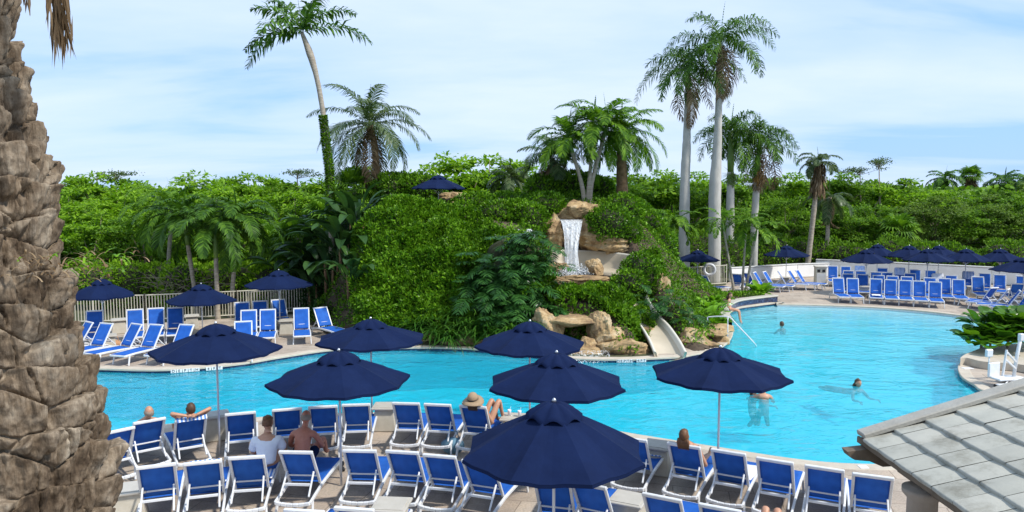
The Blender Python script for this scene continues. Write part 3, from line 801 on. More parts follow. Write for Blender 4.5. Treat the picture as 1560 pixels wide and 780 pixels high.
def lounger(x, y, deg, label, group, kind='A', z=0):
    """x, y: photo pixel surveyed for the middle of the back's top rail; deg: direction of the feet, clockwise from +Y"""
    p = protoA if kind == 'A' else protoB; tl = top_local(ANG_A if kind == 'A' else ANG_B)
    th = R(deg); P = at(x, y, tl.z + z); q = rot2(tl, th)
    r = dup(p, (P.x - q.x, P.y - q.y, z), -th + random.uniform(-.02, .02), label, group); chairs.append(r); return r
def lounger2(x, y, fx, fy, label, group, kind='A', z=0):
    tl = top_local(ANG_A if kind == 'A' else ANG_B)
    a = at(x, y, tl.z + z); b = at(fx, fy, .3 + z); return lounger(x, y, math.degrees(math.atan2(b.x - a.x, b.y - a.y)), label, group, kind, z)
ORD = ['first', 'second', 'third', 'fourth', 'fifth', 'sixth', 'seventh', 'eighth', 'ninth', 'tenth', 'eleventh', 'twelfth', 'thirteenth', 'fourteenth', 'fifteenth', 'sixteenth']
g1 = 'sun loungers in the row along the near pool edge'
row1 = [(181, 655, -46, 'white lounger half hidden by the big palm trunk, at the near pool edge'),
        (229, 640, -40, 'lounger with a bald bather in it, at the near pool edge'),
        (291, 637, -32, 'lounger whose bather has both arms behind the head'),
        (367, 629, -20, 'empty lounger just right of the beige table beside the arms-up bather'),
        (437, 623, -16, 'empty lounger at the pool edge straight beyond the shirtless man'),
        (492, 619, -11, 'empty lounger at the pool edge just left of a parasol pole'),
        (543, 616, -7, 'empty lounger at the pool edge between a parasol pole and a beige table'),
        (618, 614, 4, 'empty lounger just right of the beige table, at the centre of the pool edge'),
        (667, 616, 8, 'empty lounger next to the one with the sun-hat bather'),
        (720, 619, 14, 'lounger with a bather in a wide straw hat and bent knees'),
        (962, 668, 24, 'lounger mostly hidden under the biggest parasol, striped towel on its foot end'),
        (1042, 678, 27, 'lounger with an auburn-haired bather whose head tops the back'),
        (1109, 688, 28, 'empty lounger behind a parasol pole with a white towel on its seat'),
        (1179, 701, 28, 'empty lounger three from the right end of the near pool edge row'),
        (1257, 713, 25, 'empty lounger second from the tiled roof at the near pool edge'),
        (1331, 725, 22, 'empty lounger nearest to the tiled roof and its column')]
R1 = [lounger(x, y, d, l, g1) for x, y, d, l in row1]
g2 = 'sun loungers in the second row from the near pool edge'
row2 = [(237, 709, -20, 'leftmost lounger of the second row, next to the low beige table by the palm trunk'),
        (307, 704, -16, 'second-row lounger with a striped towel over its right edge'),
        (375, 696, -10, 'second-row lounger that the woman in the white shirt sits on'),
        (450, 688, 3, 'second-row lounger that the shirtless man sits on'),
        (546, 686, 4, 'empty second-row lounger right beside a parasol pole'),
        (613, 688, 9, 'empty second-row lounger, second of the four in the middle'),
        (668, 694, 14, 'empty second-row lounger, third of the four in the middle'),
        (728, 704, 20, 'empty second-row lounger touching the shadow of the biggest parasol'),
        (842, 734, 14, 'lounger behind the pole of the biggest parasol'),
        (896, 738, 27, 'lounger just right of the pole of the biggest parasol'),
        (1008, 757, 28, 'lounger right of the beige table near the bottom of the view'),
        (1095, 773, 28, 'lounger cut by the bottom edge of the view, left of a bather knees')]
R2 = [lounger(x, y, d, l, g2) for x, y, d, l in row2]
g3 = 'sun loungers in the third row, cut by the lower edge'
row3 = [(400, 785, 8, 'lounger under the woman in white at the lower edge, foot end showing'),
        (462, 778, 8, 'lounger at the lower edge left of two others with raised backs'),
        (538, 775, 10, 'raised lounger at the lower edge left of a beige table'),
        (700, 800, 14, 'lounger at the lower edge of which only a blue corner shows'),
        (1166, 806, 24, 'lounger at the lower edge that holds a bather with bent knees')]
R3 = [lounger(x, y, d, l, g3) for x, y, d, l in row3]
# ---- far left deck
g4 = 'sun loungers on the left deck across the pool'
def LL(*a, **k): return lounger(*a, g4, **k)
LL(144, 473, 158, 'upright lounger at the far left by the fence, beside the palm trunk', kind='B')
LL(205, 471, 155, 'upright lounger by the left fence, just right of a beige bin table', kind='B')
LL(237, 469, 156, 'upright lounger by the left fence, in the middle of three', kind='B')
LL(267, 468, 157, 'upright lounger by the left fence, left of the second beige table', kind='B')
lounger2(137, 490, 105, 528, 'lounger on the left deck partly behind the palm trunk', g4)
lounger2(163, 492, 118, 536, 'lounger on the left deck behind a thin parasol pole', g4)
lounger2(209, 493, 160, 536, 'low lounger pointing at the water, left one of the two on the left deck', g4)
lounger2(239, 494, 196, 539, 'low lounger pointing at the water, right one of the two on the left deck', g4)
lounger2(285, 494, 244, 540, 'lounger on the left deck half hidden by the large near parasol', g4)
LL(369, 460, 160, 'lounger in the rear row below the third parasol, left end', kind='B')
LL(396, 458, 160, 'lounger in the rear row below the third parasol, middle', kind='B')
lounger2(423, 456, 440, 492, 'lounger in the rear row below the third parasol, turned to the right', g4)
LL(379, 472, 164, 'lounger in the front row below the third parasol, left of two', kind='B')
LL(408, 471, 165, 'lounger in the front row below the third parasol, beside the beige table', kind='B')
LL(371, 489, 164, 'lounger low behind the top of the large near parasol', kind='B')
LL(459, 469, 164, 'lounger just right of the beige table on the left deck', kind='B')
lounger2(487, 468, 505, 502, 'rightmost lounger of the left deck beside dark shrubs', g4)
# ---- far right
g5 = 'sun loungers on the right deck beyond the beach entry'
sc_ = lambda zx: 1240 + zx / 4.875
sy_ = lambda zy: 360 + zy / 4.875
rows = [('front row facing the water', [(179, 308, 176), (285, 311, 180), (461, 315, 190), (570, 321, 190), (676, 326, 190), (783, 331, 190), (899, 337, 190)]),
        ('second row', [(254, 277, 186), (363, 282, 186), (481, 289, 188), (584, 294, 188), (690, 299, 188), (862, 307, 190), (970, 312, 190), (1074, 319, 190), (1215, 299, 186)]),
        ('third row', [(258, 254, 188), (350, 256, 188), (460, 264, 188), (544, 267, 188), (712, 274, 190), (920, 284, 190), (1019, 289, 190)]),
        ('row along the white wall', [(141, 219, 186), (237, 222, 186), (340, 226, 186), (508, 234, 190), (638, 239, 190), (751, 246, 190), (865, 251, 190), (1145, 267, 194), (1268, 274, 194), (1379, 284, 194), (1548, 294, 196)])]
for nm, rr in rows:
    for k, (a, b, d) in enumerate(rr):
        x, y = sc_(a), sy_(b)
        lounger(x, y, d + 14, 'lounger on the right deck, %s from the left in its %s' % (ORD[k], nm), g5, kind='B')
for k, (a, b, c, d) in enumerate([(1345, 380, 1190, 478), (1450, 391, 1280, 497), (1535, 402, 1385, 515), (1625, 412, 1500, 532)]):
    lounger2(sc_(a), sy_(b), sc_(c), sy_(d), 'slanting lounger near the right edge, %s from the left, foot towards the beach entry' % ORD[k], g5)
lounger2(sc_(1520), sy_(350), sc_(1400), sy_(420), 'lounger behind the slanting ones at the right edge', g5)
# ---- mid
g6 = 'sun loungers along the fence and white wall beyond the slide'
t7 = lambda a, b: (980 + a / 4.873, 340 + b / 4.873)
for k, (a, b, c, d) in enumerate([(162, 406, 330, 505), (248, 400, 395, 500), (365, 394, 520, 480), (445, 387, 600, 478)]):
    lounger2(*t7(a, b), *t7(c, d), ['leftmost lounger by the mid fence beyond the slide', 'second lounger by the mid fence, left of a small table', 'lounger by the mid fence just right of a small table', 'lounger by the mid fence below the life ring'][k], g6)
for k, (a, b, c, d) in enumerate([(690, 376, 800, 450), (765, 370, 915, 458), (822, 362, 980, 470), (895, 358, 1050, 466), (997, 354, 1120, 455), (1078, 350, 1225, 455), (1136, 347, 1290, 452)]):
    lounger2(*t7(a, b), *t7(c, d), 'slanting lounger at the white wall, %s from the palm trunks' % ORD[k], g6)
for c_ in chairs: c_.scale = (.88, .97, 1)
kill(protoA); kill(protoB)

# ================================================================== PARASOLS
def make_parasol(dia, zr, za, label, pole_base=0.0, n=8, tilt0=0.0, group=None):
    t = thing('parasol', label, 'parasol', group=group)
    r = dia / 2 * 1.02; rg = random.Random(int(dia * 1000 + zr * 77))
    cv = MB(); rings = 7; sub = 6; V = []
    rv = .16 * r
    for i in range(rings + 1):
        u = i / rings
        for k in range(n * sub):
            a = 2 * math.pi * k / (n * sub) + tilt0; ph = (k % sub) / sub; e = math.cos(math.pi / n) / math.cos((ph - .5) * 2 * math.pi / n)
            sag = math.sin(math.pi * ph)
            rr = (rv + (r - rv) * u) * (e * (1 - .03 * sag * u))
            zz = za - .03 - (za - .03 - zr) * (u * .90 + .10 * u * u) - .045 * sag * u * (1.2 - .4 * u) + .012 * math.sin(k * 1.7) * u
            V.append((rr * math.cos(a), rr * math.sin(a), zz))
    m = n * sub
    F_ = [(i * m + k, i * m + (k + 1) % m, (i + 1) * m + (k + 1) % m, (i + 1) * m + k) for i in range(rings) for k in range(m)]
    cv.add(V, F_, 0, False)
    # short hem
    Vh = V[-m:]; Vh2 = [(x * 1.004, y * 1.004, z - .04) for x, y, z in Vh]
    cv.add(Vh + Vh2, [(k, (k + 1) % m, m + (k + 1) % m, m + k) for k in range(m)], 0, False)
    c = cv.build('canopy', M['navy'], t)
    bpm = c.modifiers.new('solid', 'SOLIDIFY'); bpm.thickness = .006
    vt = MB(); V = []
    for i, (rr, zz) in enumerate([(.02, .125), (.12, .115), (.22, .08), (.33, .025), (.40, -.025)]):
        for k in range(m):
            a = 2 * math.pi * k / m + tilt0; ph = (k % sub) / sub; q = math.sin(math.pi * ph)
            s_ = dia / 2.5
            V.append((rr * s_ * math.cos(a) * (1 - .05 * q), rr * s_ * math.sin(a) * (1 - .05 * q), za - .03 + zz - .05 * (1 - q) * (i / 4) ** 2 + .05 * q * (i / 4) - .05 * (i / 4)))
    F_ = [(i * m + k, i * m + (k + 1) % m, (i + 1) * m + (k + 1) % m, (i + 1) * m + k) for i in range(4) for k in range(m)]
    vt.add(V, F_, 0, True); v = vt.build('vent_cap', M['navy'], c); sm = v.modifiers.new('solid', 'SOLIDIFY'); sm.thickness = .006
    po = MB(); po.lathe([(.021, pole_base), (.021, za + .05)], 12); po.lathe([(.05, 0), (.05, .05), (.024, .06)], 12, (0, 0, zr - .28)); po.lathe([(.045, 0), (.045, .05), (.024, .06)], 12, (0, 0, za - .12)); pole_ = po.build('pole', M['alu'], t)
    fi = MB(); fi.lathe([(.012, 0), (.022, .015), (.014, .03), (.03, .055), (.026, .08), (.008, .098)], 12, (0, 0, za + .06)); fi.build('finial', M['steel'], pole_)
    for k in range(n):
        a = 2 * math.pi * k / n + tilt0; ca, sa = math.cos(a), math.sin(a)
        rb = MB(); rb.bar((.04 * ca, .04 * sa, za - .10), (r * .985 * ca, r * .985 * sa, zr - .03), .018, .014)
        rb.bar((.04 * ca, .04 * sa, zr - .24), (r * .5 * ca, r * .5 * sa, (za + zr) / 2 - .075), .014, .012)
        rb.build('rib', M['alu'], t)
    return t
def parasol(l, r, ytop, xb, yb, yrim, label, dia=None, z0=0.0, group=None, rot=None):
    """foot of the pole at pixel xb, yb; l, r, ytop, yrim measured"""
    b = at(xb, yb, z0); D = b.y
    x0 = atd(l, yrim, D); x1 = atd(r, yrim, D); dia = (x1 - x0).length if dia is None else dia
    # rim corners are seen across the pole plane; apex height from its pixel
    za = atd(xb, ytop, D).z - .15; zr = atd(xb, yrim, D).z + .06
    t = make_parasol(dia, zr - z0, za - z0, label, tilt0=random.random() * .8 if rot is None else rot, group=group)
    t.location = (b.x, b.y, z0); return t
gp = 'navy parasols over the near loungers'
def near_par(l, r, ytop, yrim, base, label, rot): 
    return parasol(l, r, ytop, (l + r) / 2 if base[0] is None else base[0], base[1], yrim, label, group=gp, rot=rot)
near_par(237, 425, 490, 536, (335, 692), 'parasol over the left end of the near pool edge, thin pole against the water', .25)
near_par(413, 624, 531, 583, (520, 740), 'parasol over the second row, its pole left of four loungers', .30)
near_par(484, 650, 483, 520, (567, 648), 'parasol behind another one, left of the white cascade, pole hidden', .5)
near_par(723, 890, 487, 528, (807, 650), 'parasol in front of the grotto, overlapped by the one before it', .2)
near_par(742, 953, 534, 588, (847, 742), 'parasol in the middle of the stack of three in front of the grotto', .36)
near_par(707, 987, 607, 692, (843, 880), 'largest and nearest parasol at the bottom centre', .31)
near_par(995, 1202, 526, 573, (1093, 735), 'parasol right of the slide with its pole among the pool edge loungers', .28)
gf = 'navy parasols on the decks across the pool'
parasol(128, 219, 423, 159, 527, 452, 'small parasol at the left deck beside the palm trunk', group=gf).location.x -= 0
parasol(258, 358, 431, 309, 514, 460, 'small parasol in the middle of the left deck', group=gf)
parasol(376, 475, 410, 427, 506, 436, 'parasol at the right of the left deck against the fence', group=gf)
parasol(1031, 1095, 380, 1062, 441, 397, 'parasol by the mid fence beside the life ring', group=gf)
parasol(1165, 1230, 373, 1197, 430, 390, 'lone parasol in front of the white wall', group=gf)
for k, (l, r, yt, yr, xb, yb, lb) in enumerate([(1283, 1355, 379, 399, 1318, 449, 'left front one of the cluster on the right deck'), (1306, 1364, 371, 389, 1335, 434, 'left rear one of the cluster on the right deck'), (1350, 1416, 373, 391, 1383, 438, 'second in the rear row of the cluster on the right deck'),
        (1374, 1446, 378, 397, 1411, 449, 'second in the front row of the cluster on the right deck'), (1397, 1459, 373, 390, 1428, 438, 'third in the rear row of the cluster on the right deck'), (1438, 1507, 378, 397, 1469, 447, 'in front of the pale dead shrubs on the right deck'),
        (1490, 1555, 378, 397, 1521, 445, 'second from the right edge against the dark trees'), (1512, 1603, 391, 413, 1557, 462, 'nearest on the right deck, cut by the right edge')]):
    parasol(l, r, yt, xb, yb, yr, 'parasol ' + lb, group=gf)
zt = float(hill(atd(667, 300, 35).x, 35)[0])
t = make_parasol(2.45, 5.72 - zt, 6.22 - zt, 'parasol on top of the planted mound, above the big hedge', group=gf); t.location = (atd(668, 300, 35).x, 35, zt)

# ================================================================== TABLES (parasol bases with sloping sides)
gt = 'beige parasol-base side tables'
def make_table(label):
    t = thing('side_table', label, 'side table', group=gt)
    b = MB(); V = []
    for (z, w) in ((0, .25), (.02, .265), (.44, .215), (.50, .20)):
        for (i, j) in ((-1, -1), (1, -1), (1, 1), (-1, 1)):
            V.append((i * w, j * w, z))
    b.add(V, [(0, 3, 2, 1)] + [(4 * r + k, 4 * r + (k + 1) % 4, 4 * r + 4 + (k + 1) % 4, 4 * r + 4 + k) for r in range(3) for k in range(4)] + [(12, 13, 14, 15)])
    o = b.build('base', M['resin'], t); bv = o.modifiers.new('bev', 'BEVEL'); bv.width = .018; bv.segments = 2
    tp = MB(); tp.box((0, 0, .525), (.56, .56, .045), bev=.012); tp.box((0, 0, .553), (.47, .47, .012), bev=.004); tp.build('table_top', M['resin_top'], t)
    return t
M['resin_top'] = mat('pale_resin_top', (.48, .45, .39), .5, (.42, .39, .33), 5)
tproto = make_table('x')
def table(x, y, deg, label): p = at(x, y, .55); return dup(tproto, (p.x, p.y, 0), R(-deg), label, gt)
for a in [(329, 630, -28, 'side table between the arms-up bather and an empty lounger'), (587, 617, 0, 'side table at the centre of the near pool edge with a parasol pole through it'), (783, 634, 10, 'side table right of the bent-knee bather, white things on it'),
          (1003, 676, 24, 'side table left of the auburn-haired bather'), (196, 742, -22, 'side table at the lower left beside the palm trunk'), (596, 767, 5, 'side table at the bottom edge, below the four middle loungers'),
          (958, 758, 26, 'side table at the lower right of the biggest parasol'), (181, 486, -30, 'side table by the left fence near the palm trunk'), (292, 480, -24, 'side table by the left fence between two groups of loungers'), (436, 487, -15, 'side table at the right part of the left deck'),
          (164, 510, -30, 'side table at the foot of the small parasol by the palm trunk'), (1058, 430, 12, 'side table under the parasol by the life ring'), (1196, 422, 15, 'side table at the foot of the lone parasol'),
          (1317, 436, 20, 'side table in the front row of the right deck, left part'), (1481, 436, 20, 'side table in the front row of the right deck, right part'), (1465, 430, 22, 'side table behind the front row of the right deck')]: table(*a)
kill(tproto)
# ================================================================== ROCKS
def rock_mat():
    m, nt, b = new_mat('golden_sandstone')
    tc = N(nt, 'ShaderNodeTexCoord'); g = N(nt, 'ShaderNodeNewGeometry')
    n = N(nt, 'ShaderNodeTexNoise', i_Scale=1.3, i_Detail=6.0, i_Roughness=.65, i_Distortion=.6); nt.links.new(g.outputs['Position'], n.inputs['Vector'])
    r = ramp(nt, [(.30, (.10, .065, .04)), (.42, (.27, .17, .08)), (.54, (.42, .29, .14)), (.68, (.54, .43, .28))]); nt.links.new(n.outputs['Fac'], r.inputs[0])
    n2 = N(nt, 'ShaderNodeTexNoise', i_Scale=9.0, i_Detail=6.0, i_Roughness=.7); nt.links.new(g.outputs['Position'], n2.inputs['Vector'])
    r2 = ramp(nt, [(.3, (.6, .6, .6)), (.6, (1.05, 1.05, 1.05))]); nt.links.new(n2.outputs['Fac'], r2.inputs[0])
    mm = N(nt, 'ShaderNodeMixRGB', blend_type='MULTIPLY'); mm.inputs[0].default_value = .8; nt.links.new(r.outputs[0], mm.inputs[1]); nt.links.new(r2.outputs[0], mm.inputs[2])
    nt.links.new(mm.outputs[0], b.inputs['Base Color']); b.inputs['Roughness'].default_value = .85
    bp = N(nt, 'ShaderNodeBump', i_Strength=.7, i_Distance=.05); nt.links.new(n2.outputs['Fac'], bp.inputs['Height']); nt.links.new(bp.outputs[0], b.inputs['Normal'])
    return m
M['rock'] = rock_mat()
def rock(c, r, seed, label, rz=0, name='boulder', strata=.0, group='golden boulders of the mound', k=56):
    rg = np.random.default_rng(seed)
    th = np.linspace(0, 2 * np.pi, k, endpoint=False); ph = np.linspace(0, np.pi, k // 2 + 1)
    T_, P_ = np.meshgrid(th, ph); d = np.stack([np.sin(P_) * np.cos(T_), np.sin(P_) * np.sin(T_), -np.cos(P_)], -1).reshape(-1, 3)
    # faceted by random cutting planes, then worn
    pl = rdir(22, rg); h = rg.uniform(.62, 1.0, 22)
    dots = d @ pl.T; rad = np.min(np.where(dots > .15, h / np.maximum(dots, .15), 9), axis=1); rad = np.minimum(rad, 1.15)
    rad = rad * (1 + .34 * (fbm(d * 2.2 + seed, seed, 4) - .5) + .20 * (fbm(d * 7 + seed, seed + 3, 3) - .5))
    V = d * rad[:, None] * np.array(r)
    if strata: V[:, :2] *= (1 + strata * (vnoise(np.column_stack([V[:, 2] * 6, V[:, 2] * 0, V[:, 0] * .4]), seed)[:, None] - .5))
    c_, s_ = math.cos(rz), math.sin(rz); V = V @ np.array([[c_, s_, 0], [-s_, c_, 0], [0, 0, 1]]) + np.array(c)
    nu, nv = k, k // 2
    mb = MB(); mb.add(V, [(i * nu + j, i * nu + (j + 1) % nu, (i + 1) * nu + (j + 1) % nu, (i + 1) * nu + j) for i in range(nv) for j in range(nu)], 0, False)
    o = mb.build(name, M['rock']); return tag(o, label, 'rock', group)
def rockp(x, y, D, r, seed, label, **k): return rock(tuple(atd(x, y, D)), r, seed, label, **k)
rockp(833, 500, 25.9, (.62, .5, .75), 1, 'tall boulder at the left jamb of the grotto')
rockp(868, 488, 26.2, (1.15, .8, .30), 2, 'flat slab that roofs the grotto', strata=.2)
rockp(914, 498, 25.7, (.50, .7, .70), 3, 'upright boulder at the right jamb of the grotto', rz=.4)
rockp(900, 540, 25.2, (.45, .4, .75), 33, 'lower buttress boulder right of the grotto mouth')
rockp(955, 533, 25.0, (.95, .6, .50), 4, 'broad boulder between the grotto and the slide, above the depth tiles')
rockp(925, 512, 25.7, (.6, .6, .35), 5, 'boulder wedged behind the broad one under the hedge')
rockp(868, 515, 27.0, (1.2, .45, .75), 6, 'dark back wall rock inside the grotto')
rockp(884, 536, 25.1, (1.0, .62, .20), 7, 'flat ledge in the grotto over which water spills', k=48)
rockp(1056, 518, 26.2, (.62, .6, .50), 8, 'boulder right of the slide mouth')
rockp(1085, 520, 27.1, (.55, .5, .32), 9, 'low boulder at the planter corner by the handrail')
rockp(980, 508, 27.0, (.5, .5, .35), 10, 'dark wet rock left of the slide chute')
for i, (x, y, D, r) in enumerate([(575, 518, 27.2, (.6, .4, .4)), (640, 516, 26.9, (.75, .4, .28)), (700, 520, 26.6, (.8, .45, .35)), (745, 524, 26.3, (.6, .4, .3)), (795, 525, 25.9, (.7, .45, .4)), (622, 497, 27.8, (.35, .3, .5)), (636, 470, 28.4, (.25, .3, .35))]):
    rockp(x, y, D, r, 20 + i, 'shore boulder %s from the left below the big hedge' % ORD[i])
rockp(884, 322, 34.3, (.85, .8, .50), 40, 'overhanging cap rock above the waterfall', strata=.3)
rockp(862, 330, 34.7, (.95, .7, .42), 41, 'lip rock that the waterfall pours over', strata=.3)
rockp(844, 358, 33.9, (.62, .6, .85), 42, 'cliff rock left of the waterfall', strata=.25)
rockp(905, 358, 33.9, (.85, .6, .90), 43, 'cliff rock right of the waterfall', strata=.25)
rockp(868, 356, 34.6, (1.1, .5, 1.0), 44, 'cliff rock behind the falling water', strata=.25)
rockp(930, 372, 33.6, (1.35, .7, .42), 45, 'long layered rock under the round shrub right of the waterfall', strata=.35)
rockp(955, 383, 33.8, (1.0, .6, .28), 46, 'rock at the right rim of the slide basin', strata=.2)
rockp(843, 410, 32.2, (.55, .6, .42), 47, 'golden rock left of the splash')
rockp(907, 408, 31.6, (.42, .45, .45), 48, 'pale blocky rock right of the splash')
rockp(882, 428, 30.5, (1.6, .75, .26), 49, 'front rim rock of the slide basin')
rockp(820, 395, 31.0, (.5, .4, .35), 50, 'rock by the philodendron at the left of the basin')
rockp(1003, 450, 29.8, (.45, .5, .9), 51, 'stacked rock face at the right end of the hanging hedge', strata=.3)
rockp(693, 303, 36.5, (.9, .6, .45), 52, 'rock right of the mound-top parasol')
rockp(660, 318, 34.6, (.55, .5, .35), 53, 'pale rock below the mound-top parasol')
rockp(693, 316, 34.4, (.5, .5, .40), 54, 'golden rock below and right of the mound-top parasol')
rockp(752, 312, 35.2, (.7, .4, .25), 55, 'rock peeping from the shrubs right of the mound top')

# ================================================================== FALLING WATER
def foam_mat(lo=.38, hi=.66, a0=.10, a1=.80, sc=7):
    m, nt, b = new_mat('falling_water')
    tc = N(nt, 'ShaderNodeTexCoord'); mp = N(nt, 'ShaderNodeMapping'); mp.inputs['Scale'].default_value = (sc, sc, .5); nt.links.new(tc.outputs['Object'], mp.inputs[0])
    n = N(nt, 'ShaderNodeTexNoise', i_Scale=1.6, i_Detail=5.0, i_Roughness=.7); nt.links.new(mp.outputs[0], n.inputs['Vector'])
    r = ramp(nt, [(lo, (a0, a0, a0)), (hi, (a1, a1, a1))]); nt.links.new(n.outputs['Fac'], r.inputs[0])
    b.inputs['Base Color'].default_value = (.74, .77, .79, 1); b.inputs['Roughness'].default_value = .35
    tp = N(nt, 'ShaderNodeBsdfTransparent'); ms = N(nt, 'ShaderNodeMixShader'); nt.links.new(r.outputs[0], ms.inputs[0]); nt.links.new(tp.outputs[0], ms.inputs[1]); nt.links.new(b.outputs[0], ms.inputs[2])
    nt.links.new(ms.outputs[0], nt.nodes['Material Output'].inputs[0]); return m
M['foam'] = foam_mat(); M['thin'] = foam_mat(.50, .68, 0, .6, 9)
M['spray'] = mat('white_spray', (.70, .73, .75), .5)
def fall(name, label, x0, x1, y_top, y_bot, Dt, Db, spread=.1):
    """curtain: layered wavy sheets between lip and landing"""
    mb = MB(); rgd = random.Random(3)
    for lay in range(2 if name == 'cascade' else 3):
        a0 = atd(x0, y_top, Dt + .05 * lay); a1 = atd(x1, y_top, Dt + .05 * lay); b0 = atd(x0, y_bot, Db + .07 * lay); b1 = atd(x1, y_bot, Db + .07 * lay)
        V = []; nu, nv = 26, 22
        for j in range(nv):
            v = j / (nv - 1); 
            for i in range(nu):
                u = i / (nu - 1); top = a0.lerp(a1, u)
                p = Vector((top.x + (b0.lerp(b1, u).x - top.x) * v, top.y + (b0.y - top.y) * v ** .5, top.z + (b0.z - top.z) * v ** 1.15))
                p.x += spread * (u - .5) * math.sin(v * 2.6) + .035 * math.sin(v * 9 + u * 17 + lay) * v; p.y += .05 * math.sin(u * 21 + lay * 2 + v * 2)
                V.append(tuple(p))
        mb.add(V, [(j * nu + i, j * nu + i + 1, (j + 1) * nu + i + 1, (j + 1) * nu + i) for j in range(nv - 1) for i in range(nu - 1)], 0, True)
    o = mb.build(name, M['thin' if name == 'cascade' else 'foam']); tag(o, label, 'waterfall', kind=None); return o
fall('waterfall', 'white waterfall dropping from the cap rock into the slide basin', 853, 887, 334, 420, 33.9, 32.0, -.42)
fall('cascade', 'low wide cascade spilling from the grotto ledge into the pool', 843, 928, 534, 553, 24.5, 24.12, .0)
Lv = Leaves(); n = 5200; c = np.array(atd(872, 416, 32.1))
P = c + rng.normal(size=(n, 3)) * np.array([.42, .34, .16]) + np.array([0, 0, .05]); P[:, 2] = c[2] - .1 + np.abs(P[:, 2] - c[2])
Lv.add(*leaf_quads(P, rdir(n), rdir(n), .05, .02)); o = Lv.build('splash', M['spray']); tag(o, kind='stuff')
Lv = Leaves(); n = 1500
P = np.column_stack([rng.uniform(at(843, 549).x, at(928, 549).x, n), 24.15 + np.abs(rng.normal(size=n)) * -.12, ZW + np.abs(rng.normal(size=n)) * .035]); Lv.add(*leaf_quads(P, rdir(n), rdir(n), .04, .018)); tag(Lv.build('cascade_foam', M['spray']), kind='stuff')

# ================================================================== WATER SLIDE
M['flume'] = mat('beige_flume', (.52, .45, .34), .55, (.44, .38, .28), 1.2)
M['flume_rim'] = mat('pale_flume_rim', (.58, .55, .47), .5)
def channel(path, wid, hgt, name, parent, floor_only=False):
    P = catmull([Vector(p) for p in path], 50); sec = [(-1.12, 1.0), (-1.0, 1.02), (-.93, .9), (-.86, .35), (-.6, .06), (0, 0), (.6, .06), (.86, .35), (.93, .9), (1.0, 1.02), (1.12, 1.0), (1.12, .8), (.95, -.1), (0, -.25), (-.95, -.1), (-1.12, .8)]
    V = []; m = len(sec)
    for i, p in enumerate(P):
        t = (P[min(i + 1, len(P) - 1)] - P[max(i - 1, 0)]).normalized(); s = t.cross(Vector((0, 0, 1))).normalized()
        for a, b in sec: V.append(tuple(p + s * a * wid / 2 + Vector((0, 0, b * hgt))))
    F_ = []; rim = []
    for i in range(len(P) - 1):
        for k in range(m):
            q = (i * m + k, i * m + (k + 1) % m, (i + 1) * m + (k + 1) % m, (i + 1) * m + k); F_.append(q); rim.append(1 if k in (0, 1, 2, 8, 9, 10) else 0)
    F_ += [tuple(range(m)), tuple((len(P) - 1) * m + k for k in range(m))[::-1]]; rim += [0, 0]
    mb = MB(); mb.v = [np.array(V)]; mb.n = len(V); mb.f = F_; mb.mi = rim; mb.sm = [True] * len(F_)
    return mb.build(name, [M['flume'], M['flume_rim']], parent)
sld = thing('water_slide', 'beige water slide whose chute curves down beside the boulders into the pool', 'water slide', (0, 0, 0))
channel([Vector(c) for c in CH], .98, .28, 'chute', sld)
# upper basin: curved concave outer wall
V = []; ns = 44; secb = [(1.00, 1.06), (.965, 1.08), (.94, 1.0), (.90, .55), (.84, .18), (.70, .03), (.30, 0)]
for i in range(ns + 1):
    a = R(-35) + (R(215) + R(0)) * i / ns + R(0)
    hh = 1.0 - .1 * math.cos(a * 1.0)
    for r_, z_q in secb: V.append((BAS[0] + 2.25 * r_ * math.cos(a), BAS[1] + 2.15 * r_ * math.sin(a), 1.98 + z_q * .82 * hh))
m = len(secb); F_ = [(i * m + k, (i + 1) * m + k, (i + 1) * m + k + 1, i * m + k + 1) for i in range(ns) for k in range(m - 1)]
mb = MB(); mb.add(V, F_, 0, True); mb.mi = [1 if (q % (m - 1)) < 2 else 0 for q in range(len(F_))]; o = mb.build('splash_basin', [M['flume'], M['flume_rim']], sld)
s = o.modifiers.new('s', 'SOLIDIFY'); s.thickness = .06

